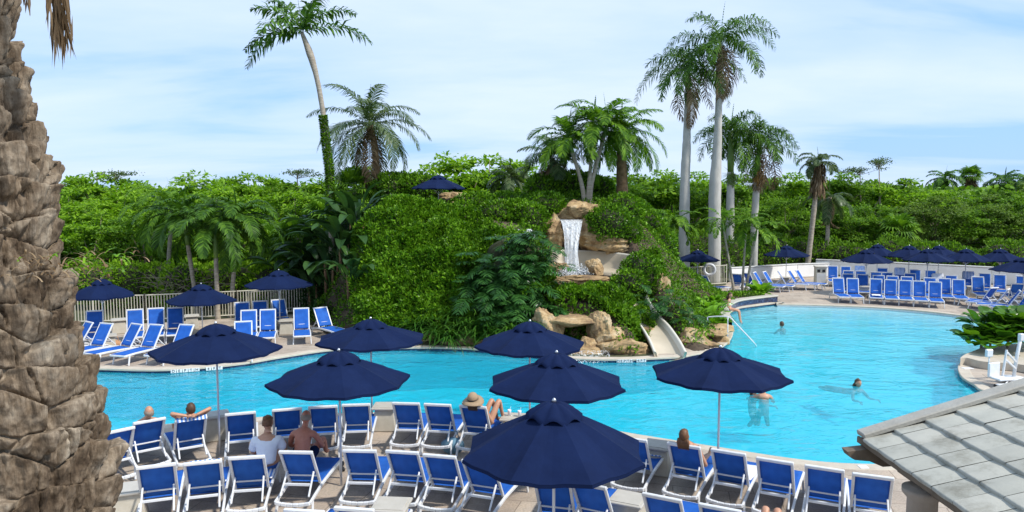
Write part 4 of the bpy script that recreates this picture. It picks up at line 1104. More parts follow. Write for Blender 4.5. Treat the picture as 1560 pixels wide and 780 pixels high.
# ================================================================== HEDGES AND SHRUBS
def surf_leaves(Lv, n, px, leaf, thick, seed=0, rg=rng, off=0.0, lump=.35, lscale=1.6):
    """leaves in a bumpy layer over the mound, inside a photo-pixel polygon surveyed on the ground"""
    poly = np.array(px, float)
    # sample in world over bbox of polygon corners
    out = []
    tries = 0; W = []
    for x, y in poly:
        for D in np.arange(24, 42, .25):
            p = atd(x, y, D)
            if hill(p.x, p.y, False)[0] >= p.z: W.append((p.x, p.y)); break
    W = np.array(W); lo = W.min(0) - .3; hi = W.max(0) + .5
    got = 0; VV = []
    Wp = W
    while got < n and tries < 60:
        tries += 1
        q = rg.uniform(lo, hi, (n, 2)); q = q[inside(q, Wp)]; q = q[(dist_poly(q, pool) > .1)]; VV.append(q); got += len(q)
    q = np.concatenate(VV)[:n]; z = hill(q[:, 0], q[:, 1]); e = .15
    gxx = (hill(q[:, 0] + e, q[:, 1]) - z) / e; gyy = (hill(q[:, 0], q[:, 1] + e) - z) / e
    Nn = nrm(np.column_stack([-gxx, -gyy, np.ones(len(q))]))
    P = np.column_stack([q, z]); b = fbm(P * lscale, seed, 3)
    h = off + thick * (b * 1.6 - .15) + lump * (fbm(P * .55, seed + 9, 2) - .4)
    dep = rg.uniform(0, 1, len(q)) ** 2.2 * .22
    P0_ = P.copy(); P = P + Nn * (h - dep)[:, None]
    D = nrm(Nn * .6 + rg.normal(size=P.shape) * .55 + np.array([0, -.15, .25]))
    L = leaf * rg.uniform(.65, 1.35, len(q)); NN = Nn + rg.normal(size=P.shape) * .30 + np.array([0, 0, .4]) + 2.4 * np.column_stack([fbm(P0_ * 1.9, 71, 2) - .5, fbm(P0_ * 1.9, 72, 2) - .5, fbm(P0_ * 1.9, 73, 2) - .5])
    Lv.add(*leaf_quads(P, D, NN, L, L * .27))
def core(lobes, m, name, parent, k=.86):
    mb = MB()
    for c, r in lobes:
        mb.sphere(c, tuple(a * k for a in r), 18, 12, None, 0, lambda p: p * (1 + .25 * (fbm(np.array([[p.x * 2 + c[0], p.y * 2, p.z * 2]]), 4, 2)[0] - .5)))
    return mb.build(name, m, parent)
M['bush_core'] = mat('dark_bush_fill', (.018, .022, .008), .95, (.035, .04, .012), 8, .8, 12)  # near-black solid fill inside bushes, blocks the view through the leaves
def lobed(name, label, cat, lobes, m, dens, leaf, seed, group=None, aspect=.27, up=.3, rough=.22):
    """bush of overlapping lobes: leaves in a loose shell round a solid dark core"""
    rg = np.random.default_rng(seed); t = thing(name, label, cat, group=group); Lv = Leaves()
    for i, (c, r) in enumerate(lobes):
        c = np.array(c); r = np.array(r); n = int(dens * 4 * math.pi * (r[0] * r[1] + r[0] * r[2] + r[1] * r[2]) / 3)
        d = rdir(n, rg); b = fbm(d * 2.6 + seed + i, seed, 3); rr = 1 + (b - .5) * rough * 2.6 - rg.uniform(0, 1, n) ** 2 * .22
        P = c + d * r * rr[:, None]; keep = np.ones(n, bool)
        for j, (c2_, r2_) in enumerate(lobes):
            if j != i: keep &= (np.linalg.norm((P - np.array(c2_)) / np.array(r2_), axis=1) > .85)
        P = P[keep]; d = d[keep]; k = len(P)
        D = d * .8 + rg.normal(size=(k, 3)) * .5 + np.array([0, 0, up]); L = leaf * rg.uniform(.65, 1.35, k)
        Lv.add(*leaf_quads(P, D, d + rg.normal(size=(k, 3)) * .5 + np.array([0, 0, .5]), L, L * aspect))
    Lv.build('foliage', m, t)
    core([(tuple(c), tuple(r)) for c, r in lobes], M['bush_core'], 'branches', t, .80)  # solid dark lumps in place of branches, nothing shows through
    return t
A_ = lambda x, y, D: tuple(atd(x, y, D))
h1 = thing('hedge', 'big bright green hedge that covers the face of the mound left of the philodendron', 'hedge')
Lv = Leaves()
surf_leaves(Lv, 52000, [(548, 505), (600, 512), (700, 508), (800, 490), (838, 460), (820, 400), (795, 378), (745, 362), (700, 338), (640, 322), (600, 312), (556, 315), (545, 345), (548, 400), (548, 450)], .15, .75, 3, off=.02, lump=.6, lscale=1.3)
Lv.build('foliage', M['hedge'], h1)
h2 = thing('hedge', 'hanging hedge over the grotto, between the slide basin and the pool', 'hedge')
Lv = Leaves(); surf_leaves(Lv, 26000, [(838, 470), (850, 484), (925, 492), (955, 500), (985, 500), (1002, 470), (1003, 430), (1000, 392), (975, 388), (950, 412), (915, 428), (870, 432), (838, 425)], .14, .45, 4, off=.0, lump=.3, lscale=1.5)
Lv.build('foliage', M['hedge'], h2)
lobed('shrub', 'tall bright hedge end at the top right of the hanging hedge', 'shrub', [(A_(975, 408, 30.0), (.75, .6, .6)), (A_(958, 432, 29.2), (.7, .5, .55)), (A_(985, 430, 29.8), (.6, .5, .7))], M['hedge'], 330, .13, 61)
lobed('shrub', 'round clipped shrub right of the waterfall', 'shrub', [(A_(928, 342, 33.6), (1.0, .8, .85)), (A_(905, 335, 33.9), (.45, .5, .45)), (A_(955, 358, 33.9), (.7, .6, .6)), (A_(950, 318, 34.8), (.95, .8, .7))], M['ficus'], 330, .13, 62)
lobed('shrub', 'clipped shrub left of the waterfall above the slide basin', 'shrub', [(A_(808, 340, 33.6), (.8, .7, .95)), (A_(788, 330, 34.2), (.9, .7, .8)), (A_(830, 312, 34.8), (.95, .7, .6)), (A_(806, 362, 32.6), (.6, .5, .5))], M['ficus'], 330, .13, 63)
lobed('shrub', 'loose bright shrub right of the mound-top parasol', 'shrub', [(A_(722, 316, 34.5), (1.1, .8, .6)), (A_(755, 330, 34.0), (1.1, .8, .7)), (A_(705, 322, 33.8), (.7, .6, .4)), (A_(775, 312, 36), (1.1, .8, .6))], M['hedge'], 300, .15, 64)
lobed('shrub', 'grassy bright shrub left of the mound-top parasol', 'shrub', [(A_(640, 290, 38), (1.3, .9, .8)), (A_(600, 292, 38), (1.2, .9, .9)), (A_(610, 312, 34.5), (.9, .6, .4))], M['hedge'], 280, .17, 65)
lobed('shrub', 'pale green shrub behind the cap rock of the waterfall', 'shrub', [(A_(870, 285, 38), (1.3, .9, .8)), (A_(835, 290, 38), (1.2, .9, .8)), (A_(905, 288, 38.5), (1.0, .9, .7))], M['hedge'], 260, .17, 66)
lobed('shrub', 'dark shrub on the slope right of the layered rocks', 'shrub', [(A_(985, 350, 37), (1.0, .8, 1.0)), (A_(1000, 380, 36.5), (1.0, .8, 1.1)), (A_(965, 330, 38), (1.0, .8, .8))], M['ficus'], 260, .15, 67)
# bright low planting right of the slide
lobed('ground_cover_hedge', 'long low hedge below the mid fence, behind the planter', 'hedge', [(A_(1050 + 22 * i, 452 + (2 if i > 3 else 4), 38.2 - .15 * i), (.9, .6, .40 - .02 * i)) for i in range(5)] + [(A_(1040, 464, 35), (.8, .7, .45)), (A_(1075, 468, 34), (.9, .7, .45))], M['hedge'], 300, .13, 68)
def broad(name, label, c, n, L, W, m, seed, spread=1.0, cat='plant', droop=.5, up=.9):
    """rosette of arching broad leaves"""
    rg = np.random.default_rng(seed); t = thing(name, label, cat); Lv = Leaves()
    for i in range(n):
        az = rg.uniform(0, 2 * np.pi); el = rg.uniform(.25, 1.35); l = L * rg.uniform(.7, 1.2); b = np.array(c) + np.array([math.cos(az), math.sin(az), 0]) * rg.uniform(0, .35) * spread + np.array([0, 0, rg.uniform(0, .3) * L])
        k = 6; pts = []
        for j in range(k + 1):
            u = j / k; e = el * up - droop * 1.6 * u * u
            if j == 0: p = b
            else: p = p + np.array([math.cos(az) * math.cos(e), math.sin(az) * math.cos(e), math.sin(e)]) * l / k
            pts.append(p)
        s = np.array([-math.sin(az), math.cos(az), 0]); V = []
        for j, p in enumerate(pts):
            u = j / k; w = W * (math.sin(math.pi * min(1, u * .92 + .04)) ** .7 if 0 < j < k else .04)
            V += [p - s * w + np.array([0, 0, w * .25]), p, p + s * w + np.array([0, 0, w * .25])]
        F_ = [(3 * j + a, 3 * j + a + 1, 3 * j + a + 4, 3 * j + a + 3) for j in range(k) for a in (0, 1)]
        Lv.add(np.array(V), np.array(F_))
    Lv.build('foliage', m, t)
    sb = MB(); sb.tube([tuple(np.array(c) - np.array([0, 0, .3])), tuple(np.array(c) + np.array([0, 0, .15]))], [.05, .03], 7); sb.build('stem', M['bark'], t)
    return t
for i, (x, y, D, L) in enumerate([(1062, 488, 29, .55), (1078, 488, 29.2, .55), (1086, 478, 30.2, .55), (1075, 474, 30.5, .55), (1050, 470, 31, .5), (1094, 497, 28.4, .45), (1090, 466, 32.4, .5)]):
    broad('broadleaf_plant', 'bright broad-leaved plant in the planter by the handrail, %s of the clump' % ['front left', 'front middle', 'beside the seated girl', 'centre rear', 'far left rear', 'front right', 'behind the seated girl'][i], atd(x, y, D), 34, L, .11, M['broad'], 80 + i)
broad('broadleaf_plant', 'round bright plant at the far end of the planter, by the deck', atd(1158, 449, 38.3), 46, .7, .15, M['broad'], 90)
# philodendron: split drooping leaves
def split_leaf(Lv, base, az, el, L, rg):
    frond(Lv, base, az, el, L, 1.3, n=15, ll=L * .36, lw=.021 * L / .8, lift=.0, hang=.35, start=.25, rachis=.014, sweep=.45, rg=rg)
def philo(label, pts, L, seed, per=1):
    rg = np.random.default_rng(seed); t = thing('philodendron', label, 'plant'); Lv = Leaves()
    for (x, y, D) in pts:
        p = np.array(atd(x, y, D))
        for _ in range(per):
            az = -math.pi / 2 + rg.normal() * .9; split_leaf(Lv, p + rg.normal(size=3) * .12, az, rg.uniform(.1, .9), L * rg.uniform(.75, 1.2), rg)
    Lv.build('foliage', M['philo'], t); return t
rgp = np.random.default_rng(5); pts = []
for _ in range(150):
    u, v = rgp.uniform(-1, 1, 2)
    if u * u + v * v > 1: continue
    x = 782 + 62 * u; y = 432 + 72 * v; D = 26.5 + (505 - y) / 145 * 2.2 + .5 * u * u; pts.append((x, y, D))
ph = philo('large dark split-leaved philodendron hanging over the mound face', pts, 1.2, 6, 2)
core([(A_(782, 440, 28.1), (1.35, .6, 1.7)), (A_(775, 395, 28.9), (1.1, .6, 1.0))], M['bush_core'], 'branches', ph, .85)  # solid dark fill behind the leaves, no modelled branches
pts = [(1010 + rgp.normal() * 16, 470 + rgp.normal() * 14, 28.0 + rgp.normal() * .4) for _ in range(34)]
philo('split-leaved philodendron right of the slide chute', pts, .75, 7, 1)
pts = [(1045 + rgp.normal() * 12, 486 + rgp.normal() * 10, 27.6 + rgp.normal() * .3) for _ in range(22)]
philo('smaller philodendron between the slide and the bright broad leaves', pts, .65, 8, 1)
# strap-leaf tufts at the foot of the hedge
def tuft(name, label, c, n, L, W, m, seed, group=None, cat='plant', droop=1.5):
    rg = np.random.default_rng(seed); Lv = Leaves()
    for i in range(n):
        az = rg.uniform(0, 2 * np.pi); el = rg.uniform(.5, 1.4); l = L * rg.uniform(.6, 1.2); p = np.array(c) + rg.normal(size=3) * np.array([.12, .12, .03]); s = np.array([-math.sin(az), math.cos(az), 0]); V = []; k = 5
        for j in range(k + 1):
            u = j / k; e = el - droop * u; 
            if j: p = p + np.array([math.cos(az) * math.cos(e), math.sin(az) * math.cos(e), math.sin(e)]) * l / k
            w = W * (1 - u) ** .6 + .002; V += [p - s * w, p + s * w]
        Lv.add(np.array(V), np.array([(2 * j, 2 * j + 1, 2 * j + 3, 2 * j + 2) for j in range(k)]))
    o = Lv.build(name, m); return tag(o, label, cat, group)
for i, (x, y, D) in enumerate([(640, 500, 27.6), (668, 506, 27.3), (700, 503, 27.3), (730, 500, 27.2), (655, 485, 28.0), (690, 486, 27.9), (722, 482, 27.9), (684, 518, 26.8), (750, 512, 26.8), (778, 508, 26.6)]):
    tuft('strap_leaf_plant', 'strap-leaved tuft, %s along the foot of the big hedge' % ORD[i], atd(x, y, D - .75), 110, 1.15, .03, M['lily'], 100 + i, 'strap-leaved tufts at the foot of the hedge')
# white flowers
mb = MB(); rr = random.Random(4)
for i in range(26):
    c = atd(795 + rr.gauss(0, 8), 356 + rr.gauss(0, 5), 31.6 + rr.gauss(0, .1))
    for k in range(5): 
        a = k * 1.257; mb.sphere((c.x + .05 * math.cos(a), c.y - .02, c.z + .05 * math.sin(a)), (.04, .015, .03), 6, 4)
tag(mb.build('flower_cluster', M['spray']), 'cluster of white flowers left of the slide basin', 'flowers')
# leafy ground cover over the rest of the mound
Lv = Leaves(); n = 80000; q = np.column_stack([rng.uniform(-9.5, 13.2, n), rng.uniform(24.2, 40, n)]); zz = hill(q[:, 0], q[:, 1]); k = (zz > -.05) & ~inside(q, pool) & (dist_poly(q, pool) > .35)
k &= np.sqrt(((q[:, 0] - BAS[0]) / BAS[2]) ** 2 + ((q[:, 1] - BAS[1]) / BAS[3]) ** 2) > 1.10
k &= ((q[:, 0] - 3.1) / 1.9) ** 2 + ((q[:, 1] - 29.2) / 1.2) ** 2 > 1
for a, b in zip(CH[:-1], CH[1:]):
    ab = np.array(b[:2]) - np.array(a[:2]); Pp = q - np.array(a[:2]); t_ = np.clip(Pp @ ab / (ab @ ab), 0, 1); k &= np.linalg.norm(Pp - t_[:, None] * ab, axis=1) > .75
k &= ((q[:, 0] - GRO[0]) / 1.3) ** 2 + ((q[:, 1] - GRO[1]) / 1.5) ** 2 > 1
k &= fbm(np.column_stack([q * .8, zz]), 91, 2) > .27
q, zz = q[k], zz[k]; n = len(q); hgt = .10 + .35 * fbm(np.column_stack([q * 1.2, zz]), 92, 3)
P = np.column_stack([q, zz + hgt * rng.uniform(0, 1, n) ** .5]); Lv.add(*leaf_quads(P, rdir(n) + np.array([0, -.3, .5]), rdir(n) * .6 + np.array([0, 0, 1.]), rng.uniform(.09, .18, n), .038)); tag(Lv.build('ground_cover', M['hedge']), kind='stuff')
for i, (x, y, D, r) in enumerate([(1082, 508, 26.9, (.75, .5, .16)), (1095, 500, 27.8, (.7, .5, .22)), (1070, 525, 26.0, (.7, .35, .14))]):
    rockp(x, y, D, r, 130 + i, 'flat stone slab by the handrail, ' + ['middle one', 'upper one against the planter', 'lowest one at the water'][i], strata=.2)
# ================================================================== PALMS
def pinnate_palm(name, label, base, top, rads, crown, m='palm', bark='palmbark', ring=.0, group=None, trunk_mid=None, seed=0, shaft=None, extras=()):
    """crown: dict(n, L, ll, lw, arch, hang, el=(lo,hi)); shaft: (len, radius)"""
    rg = np.random.default_rng(seed + 11); base = Vector(base); top = Vector(top)
    t = thing(name, label, 'palm tree', (base.x, base.y, base.z), group=group); o0 = np.array(base)
    path = [base - base, ] + ([Vector(q) - base for q in (trunk_mid or [])]) + [top - base]
    path[0] = path[0] + Vector((0, 0, -.15))
    trunk_mb(path, rads, ring=ring, seed=seed, m=44).build('trunk', M[bark], t)
    d = (path[-1] - path[-2]).normalized(); tip = path[-1]
    if shaft:
        mb = MB(); e = tip + d * shaft[0]; mb.tube([tip - d * .05, tip + d * shaft[0] * .3, tip + d * shaft[0] * .7, e], [shaft[1], shaft[1] * 1.12, shaft[1] * .85, shaft[1] * .4], 12); mb.build('crownshaft', M['crownshaft'], t); tip = e
    Lv = Leaves(); Ld = Leaves(); c = crown; nf = c['n']; ph0 = rg.uniform(0, 6.28)
    for i in range(nf):
        u = (i + .5) / nf; az = c['az'][i] if 'az' in c else ph0 + i * 2.39996
        el = c['el'][1] - (c['el'][1] - c['el'][0]) * u ** .8 + rg.normal() * .08
        if 'els' in c: el = c['els'][i]
        L = c['L'] * rg.uniform(.85, 1.1) * (.85 + .15 * u)
        dead = c.get('dead', 0) > 0 and u > 1 - c['dead']
        frond(Ld if dead else Lv, np.array(tip) + rg.normal(size=3) * .03, az, el - (.5 if dead else 0), L, c['arch'] * rg.uniform(.85, 1.15), n=c.get('nl', 42), ll=c['ll'], lw=c['lw'], hang=c['hang'] * (1.6 if dead else 1), lift=c.get('lift', .25), twist=rg.normal() * .12, rg=rg, plume=c.get('plume', False), start=c.get('start', .1))
    # spear leaf
    if c.get('spear', True): frond(Lv, np.array(tip), ph0, 1.5, c['L'] * .55, .1, n=16, ll=.12, lw=c['lw'], lift=.1, hang=0, sweep=2.5, rg=rg)
    Lv.build('crown', M[m], t)
    if Ld.n: Ld.build('dead_fronds', M['dead'], t)
    if 'boots' in extras:
        mb = MB()
        for k in range(46):
            a = k * 2.4; z = -.9 * k / 46; p = Vector((math.cos(a) * .12, math.sin(a) * .12, z)) + tip
            mb.bar(p, p + Vector((math.cos(a) * .16, math.sin(a) * .16, .12 - .3 * rg.uniform(0, 1))), .07, .03)
        mb.build('leaf_bases', M['brownbark'], t)
    if 'skirt' in extras:
        Lq = Leaves(); n = 420; a = rg.uniform(0, 6.28, n); zz = rg.uniform(-1.9, .1, n); rr_ = .22 + .25 * rg.uniform(0, 1, n)
        P = np.column_stack([np.cos(a) * rr_, np.sin(a) * rr_, zz]) + np.array(tip); D = np.column_stack([np.cos(a) * .2, np.sin(a) * .2, -np.ones(n)]) + rg.normal(size=(n, 3)) * .15
        Lq.add(*leaf_quads(P, D, np.column_stack([np.cos(a), np.sin(a), a * 0]), rg.uniform(.4, .9, n), .05)); Lq.build('dead_skirt', M['dead'], t)
    if 'fruit' in extras or 'green_fruit' in extras:
        mb = MB(); n = 260; col = M['fruit'] if 'fruit' in extras else M['crownshaft']
        bt = path[-1] + Vector((0, -.25, -.1))
        for k in range(n):
            q = rdir(1, rg)[0] * rg.uniform(.5, 1); p = bt + Vector((q[0] * .32, q[1] * .3, q[2] * .55 - .4)); mb.sphere(p, .035, 5, 4)
        mb.build('fruit_cluster', col, t)
        Lq = Leaves(); P = np.tile(np.array(bt), (160, 1)); D = rdir(160, rg) * np.array([.5, .5, .8]) + np.array([0, 0, -.7]); Lq.add(*leaf_quads(P, D, rdir(160, rg), .8, .012)); Lq.build('fruit_stalks', M['fruit'] if 'fruit' in extras else M['crownshaft'], t)
    return t
royal = dict(n=18, L=4.1, ll=.80, lw=.028, arch=1.65, hang=1.1, el=(-.35, 1.2), nl=60, plume=True)
gr = 'tall royal palms beyond the slide'
def pbase(x, y, D): p = atd(x, y, D); return Vector((p.x, p.y, 0))
b = pbase(1043, 400, 46.0); pinnate_palm('royal_palm', 'tall royal palm standing left of the pair, green seed bunch under its crown', b, atd(1048, 138, 46.0), [.36, .34, .30, .27, .22, .17], dict(royal, dead=.12), bark='royal', group=gr, trunk_mid=[atd(1043, 300, 46), atd(1046, 220, 46)], seed=1, shaft=(1.3, .17), extras=('green_fruit',))
b = pbase(1089, 405, 45.2); pinnate_palm('royal_palm', 'tallest royal palm with the thickest pale trunk, brown fronds hanging at its neck', b, atd(1096, 118, 45.2), [.37, .38, .36, .28, .22, .17], dict(royal, L=4.2, n=20, dead=.22), bark='royal', group=gr, trunk_mid=[atd(1089, 300, 45.2), atd(1093, 220, 45.2)], seed=2, shaft=(2.1, .17))
b = pbase(1112, 405, 48.6); pinnate_palm('royal_palm', 'royal palm with a bright green crownshaft between two others', b, atd(1113, 262, 48.6), [.30, .29, .27, .22], dict(royal, L=3.3, n=15), bark='royal', group=gr, seed=3, shaft=(2.6, .20), extras=('green_fruit',))
b = pbase(1148, 405, 49); pinnate_palm('royal_palm', 'royal palm on the right of the group with an orange fruit bunch', b, atd(1154, 262, 49), [.27, .25, .22, .17], dict(royal, L=3.5, n=18, dead=.2), bark='royal', group=gr, seed=4, shaft=(1.9, .16), extras=('fruit',), trunk_mid=[atd(1150, 330, 49)])
# tall leaning palm with a creeper
b = Vector(atd(505, 340, 33)); b.z = 0
lean = pinnate_palm('leaning_palm', 'very tall thin leaning palm on the left, its lower trunk wrapped in green creeper', b, atd(460, 50, 33), [.13, .13, .12, .11, .11, .16, .08], dict(n=9, L=3.2, ll=.72, lw=.045, arch=1.25, hang=.9, el=(-.3, 1.35), nl=46, plume=True, start=.06, az=[1.4, .6, 3.3, 2.5, 0.05, 3.0, 4.2, 5.4, 3.75], els=[1.3, 1.0, .95, 1.15, .40, .2, .3, 1.0, -.1]), seed=5, trunk_mid=[atd(502, 260, 33), atd(491, 165, 33), atd(478, 100, 33)], bark='palmbark')
Lv = Leaves(); n = 5200; tt = rng.uniform(0, 1, n); ys = 350 - tt * 175
C = np.array([tuple(atd(np.interp(y, [165, 260, 350], [490.5, 502, 505]), y, 33)) for y in ys]) - np.array(b); a = rng.uniform(0, 6.28, n); rr_ = .11 + .09 * rng.uniform(0, 1, n) * (1 - tt * .7)
P = C + np.column_stack([np.cos(a) * rr_, np.sin(a) * rr_, a * 0]); Lv.add(*leaf_quads(P, np.column_stack([np.cos(a), np.sin(a), a * 0 - .4]) + rng.normal(size=(n, 3)) * .3, np.column_stack([np.cos(a), np.sin(a), a * 0 + .5]), .11, .036)); Lv.build('creeper', M['hedge'], lean)
# coconut palm behind it
coco = dict(n=24, L=3.1, ll=.75, lw=.026, arch=1.55, hang=.85, el=(-.55, 1.35), nl=50, lift=.05)
b = pbase(572, 330, 38); pinnate_palm('coconut_palm', 'full coconut palm with brown leaf bases right of the leaning palm', b, atd(563, 192, 38), [.18, .17, .16, .2], dict(coco, dead=.10, L=3.7, n=28, el=(-.6, 1.45)), m='palm_g', bark='brownbark', seed=6, extras=('boots',), trunk_mid=[atd(573, 250, 38)])
# cluster above the waterfall
gz = float(hill(3.4, 35.4)[0]); ga = 'slender palms in the cluster above the waterfall'
chr_ = dict(n=13, L=2.0, ll=.52, lw=.034, arch=1.55, hang=.55, el=(-.3, 1.3), nl=34, start=.14)
for i, (x, y, c, lb) in enumerate([(872, 232, -1, 'leaning left'), (903, 214, 0, 'upright in the middle'), (919, 210, 1, 'leaning right')]):
    b = Vector(atd(892 + 3 * i, 308, 35.4)); b.z = gz - .1
    pinnate_palm('cluster_palm', 'slim grey palm trunk %s in the cluster above the waterfall' % lb, b, atd(x, y, 35.4 + .2 * i), [.14, .11, .09, .09], dict(chr_, L=2.5 + .1 * i, n=17, ll=.62), m='palm_b', bark='palmbark', seed=20 + i, shaft=(.7, .09), group=ga, trunk_mid=[atd(x * .5 + 892 * .5 - 4 * c, 280, 35.4)])
b = Vector(atd(838, 320, 38)); b.z = 2; pinnate_palm('shaggy_palm', 'shaggy palm with grey dead fronds left of the cluster above the waterfall', b, atd(842, 240, 38.2), [.15, .13, .12], dict(coco, n=16, L=2.3, dead=.35), m='palm_g', seed=24)
b = Vector(atd(950, 320, 37)); b.z = 3; pinnate_palm('coconut_palm', 'coconut palm with brown sheath trunk right of the cluster above the waterfall', b, atd(946, 202, 37), [.30, .30, .27, .2], dict(coco, n=24, L=3.1, ll=.62), m='palm_b', bark='brownbark', seed=25, extras=('boots',))
b = pbase(778, 330, 42); pinnate_palm('small_palm', 'small palm standing behind the mound-top shrubs', b, atd(778, 270, 42), [.14, .12, .12], dict(coco, n=14, L=1.9, ll=.5), m='palm_g', seed=26, bark='brownbark')
# three adonidia by the left fence
ad = dict(n=18, L=2.6, ll=.58, lw=.034, arch=2.0, hang=.6, el=(-.05, 1.4), nl=40, start=.12)
for i, (bx, by, tx, ty, D, lb) in enumerate([(302, 452, 286, 372, 32.8, 'left one, a dry red frond at its neck'), (331, 455, 329, 392, 31.8, 'middle one, straight and shortest'), (350, 456, 359, 372, 32.4, 'right one leaning right')]):
    b = pbase(bx, by, D); pinnate_palm('adonidia_palm', 'arching green palm by the left fence, ' + lb, b, atd(tx, ty, D), [.12, .10, .09, .09], dict(ad, L=2.5 + .25 * (i % 2)), m='palm', bark='palmbark', seed=30 + i, shaft=(1.15, .09), extras=('fruit',) if 0 else ())
b = pbase(250, 400, 37); pinnate_palm('adonidia_palm', 'feathery palm behind the three by the left fence', b, atd(262, 320, 37), [.12, .1, .1], dict(ad, L=3.0), m='palm_b', seed=34)
# thin palms in the middle
gm = 'thin young palms between the slide and the white wall'
th_ = dict(n=10, L=1.45, ll=.40, lw=.032, arch=1.7, hang=.55, el=(-.25, 1.25), nl=28, start=.15)
for i, (bx, by, tx, ty, D) in enumerate([(1020, 447, 1019, 352, 40.0), (1024, 449, 1027, 358, 39.8), (1120, 447, 1103, 352, 39.5), (1130, 447, 1136, 352, 39.8), (1134, 448, 1150, 366, 39.6), (975, 400, 972, 345, 40.5)]):
    b = pbase(bx, by, D); b.z = 0 if i < 5 else 1
    pinnate_palm('thin_palm', 'thin palm with a small crown, ' + ['left of the pair by the mid loungers', 'right of the pair by the mid loungers', 'leaning left by the end of the mid fence', 'middle of the three before the white wall', 'leaning right before the white wall', 'short one behind the layered rocks'][i], b, atd(tx, ty, D), [.075, .065, .06, .06], dict(th_, L=1.8 + .15 * (i % 3)), m='palm_b', seed=40 + i, shaft=(.6, .06), group=gm)
# fan-like shaggy palms on the right
def fan_palm(label, base, top, rads, n, Rr, seed, m='palm_b', skirt=True, D_=0):
    rg = np.random.default_rng(seed); base = Vector(base); top = Vector(top) - base; t = thing('fan_palm', label, 'palm tree', tuple(base))
    trunk_mb([Vector((0, 0, -.1)), top * .5 + Vector((.1, 0, 0)), top], rads, seed=seed).build('trunk', M['palmbark'], t)
    Lv = Leaves()
    for i in range(n):
        u = i / n; fan(Lv, np.array(top), i * 2.4, 1.3 - 1.9 * u, Rr, rg=rg, droop=.8, stalk=.7)
    Lv.build('crown', M[m], t)
    if skirt:
        Ld = Leaves()
        for i in range(22): fan(Ld, np.array(top) + np.array([0, 0, -.1 - .05 * i]), i * 2.4, -1.1 - rg.uniform(0, .35), Rr * .85, rg=rg, droop=.6, stalk=.35, n=12)
        Ld.build('dead_skirt', M['dead'], t)
    return t
b = pbase(1229, 398, 51); pinnate_palm('shaggy_palm', 'shaggy palm with a thick brown skirt right of the royal palms', b, atd(1247, 248, 51), [.20, .17, .16, .18], dict(coco, n=13, L=2.0, ll=.5, arch=1.9, el=(-.2, 1.4)), m='palm_g', bark='palmbark', seed=50, extras=('skirt',), trunk_mid=[atd(1240, 320, 51)])
b = pbase(1258, 398, 52); pinnate_palm('shaggy_palm', 'drooping yellow-green palm leaning against the shaggy one', b, atd(1264, 300, 52), [.15, .14, .13], dict(coco, n=12, L=2.4, ll=.6, arch=1.6, el=(-.7, .9), dead=.2), m='palm_g', bark='palmbark', seed=51)
fan_palm('distant fan palm with a pale dead skirt on the skyline at the right', pbase(1479, 300, 95), atd(1479, 268, 95), [.3, .26, .25], 20, 1.2, 52)
b = pbase(1440, 300, 90); pinnate_palm('distant_palm', 'distant palm on the skyline left of the pale-skirted fan palm', b, atd(1440, 272, 90), [.25, .2, .2], dict(coco, n=16, L=2.9, ll=.8, lw=.06, nl=26), seed=53)
b = pbase(1530, 300, 84); pinnate_palm('distant_palm', 'dark distant palm on the skyline near the right edge', b, atd(1530, 278, 84), [.25, .2, .2], dict(coco, n=18, L=3.2, ll=.8, lw=.07, nl=26), seed=54)
b = pbase(1560, 300, 80); pinnate_palm('distant_palm', 'dark distant palm cut by the right edge of the view', b, atd(1566, 280, 80), [.25, .2, .2], dict(coco, n=18, L=3.2, ll=.8, lw=.07, nl=26), seed=55)
# fan palm thicket at the end of the left fence and beneath the coconut palm
for i, (x, y, D) in enumerate([(420, 385, 37), (455, 375, 36), (500, 345, 35.5), (540, 300, 38)]):
    b = pbase(x, y + 30, D); b.z = 0 if i < 3 else 2.0; fan_palm('low fan palm %s behind the left fence' % ['nearest the adonidia palms, at the end', 'beside the dark banana plants', 'rising over the banana plants', 'on the mound under the coconut palm,'][i], b, atd(x, y - 12, D), [.11, .1, .09], 26, .85, 60 + i, skirt=False)
fan_palm('fan palm at the forest edge behind the right parasols', pbase(1375, 400, 53), atd(1368, 352, 53), [.13, .12, .1], 22, 1.1, 66, skirt=False)
# dark banana / bird-of-paradise thicket
def banana(label, c, n, L, seed, m='banana'):
    rg = np.random.default_rng(seed); t = thing('banana_plant', label, 'plant', tuple(c)); Lv = Leaves()
    for i in range(n):
        az = rg.uniform(0, 6.28); el = rg.uniform(.7, 1.45); stem = L * rg.uniform(.5, 1.1); l = L * rg.uniform(.7, 1.0)
        d = np.array([math.cos(az) * math.cos(el), math.sin(az) * math.cos(el), math.sin(el)]); p = d * stem; s = np.array([-math.sin(az), math.cos(az), 0])
        Lv.add(np.array([-s * .03, s * .03, p + s * .025, p - s * .025]), np.array([[0, 1, 2, 3]]))
        k = 8; V = []; q = p.copy(); e = el
        for j in range(k + 1):
            u = j / k; 
            if j: q = q + np.array([math.cos(az) * math.cos(e), math.sin(az) * math.cos(e), math.sin(e)]) * l / k; e -= rg.uniform(.12, .30)
            w = .20 * L / 1.6 * math.sin(math.pi * min(.97, u * .9 + .08)) ** .6 * (1 if j < k else .1); V += [q - s * w + np.array([0, 0, w * .35]), q, q + s * w + np.array([0, 0, w * .35])]
        Lv.add(np.array(V), np.array([(3 * j + a, 3 * j + a + 1, 3 * j + a + 4, 3 * j + a + 3) for j in range(k) for a in (0, 1)]))
    Lv.build('foliage', M[m], t)
    mb = MB()
    for i in range(5): a = i * 1.3; mb.tube([(math.cos(a) * .25, math.sin(a) * .2, -.2), (math.cos(a) * .3, math.sin(a) * .25, L * .6)], [.07, .04], 7)
    mb.build('stem', M['brownbark'], t); return t
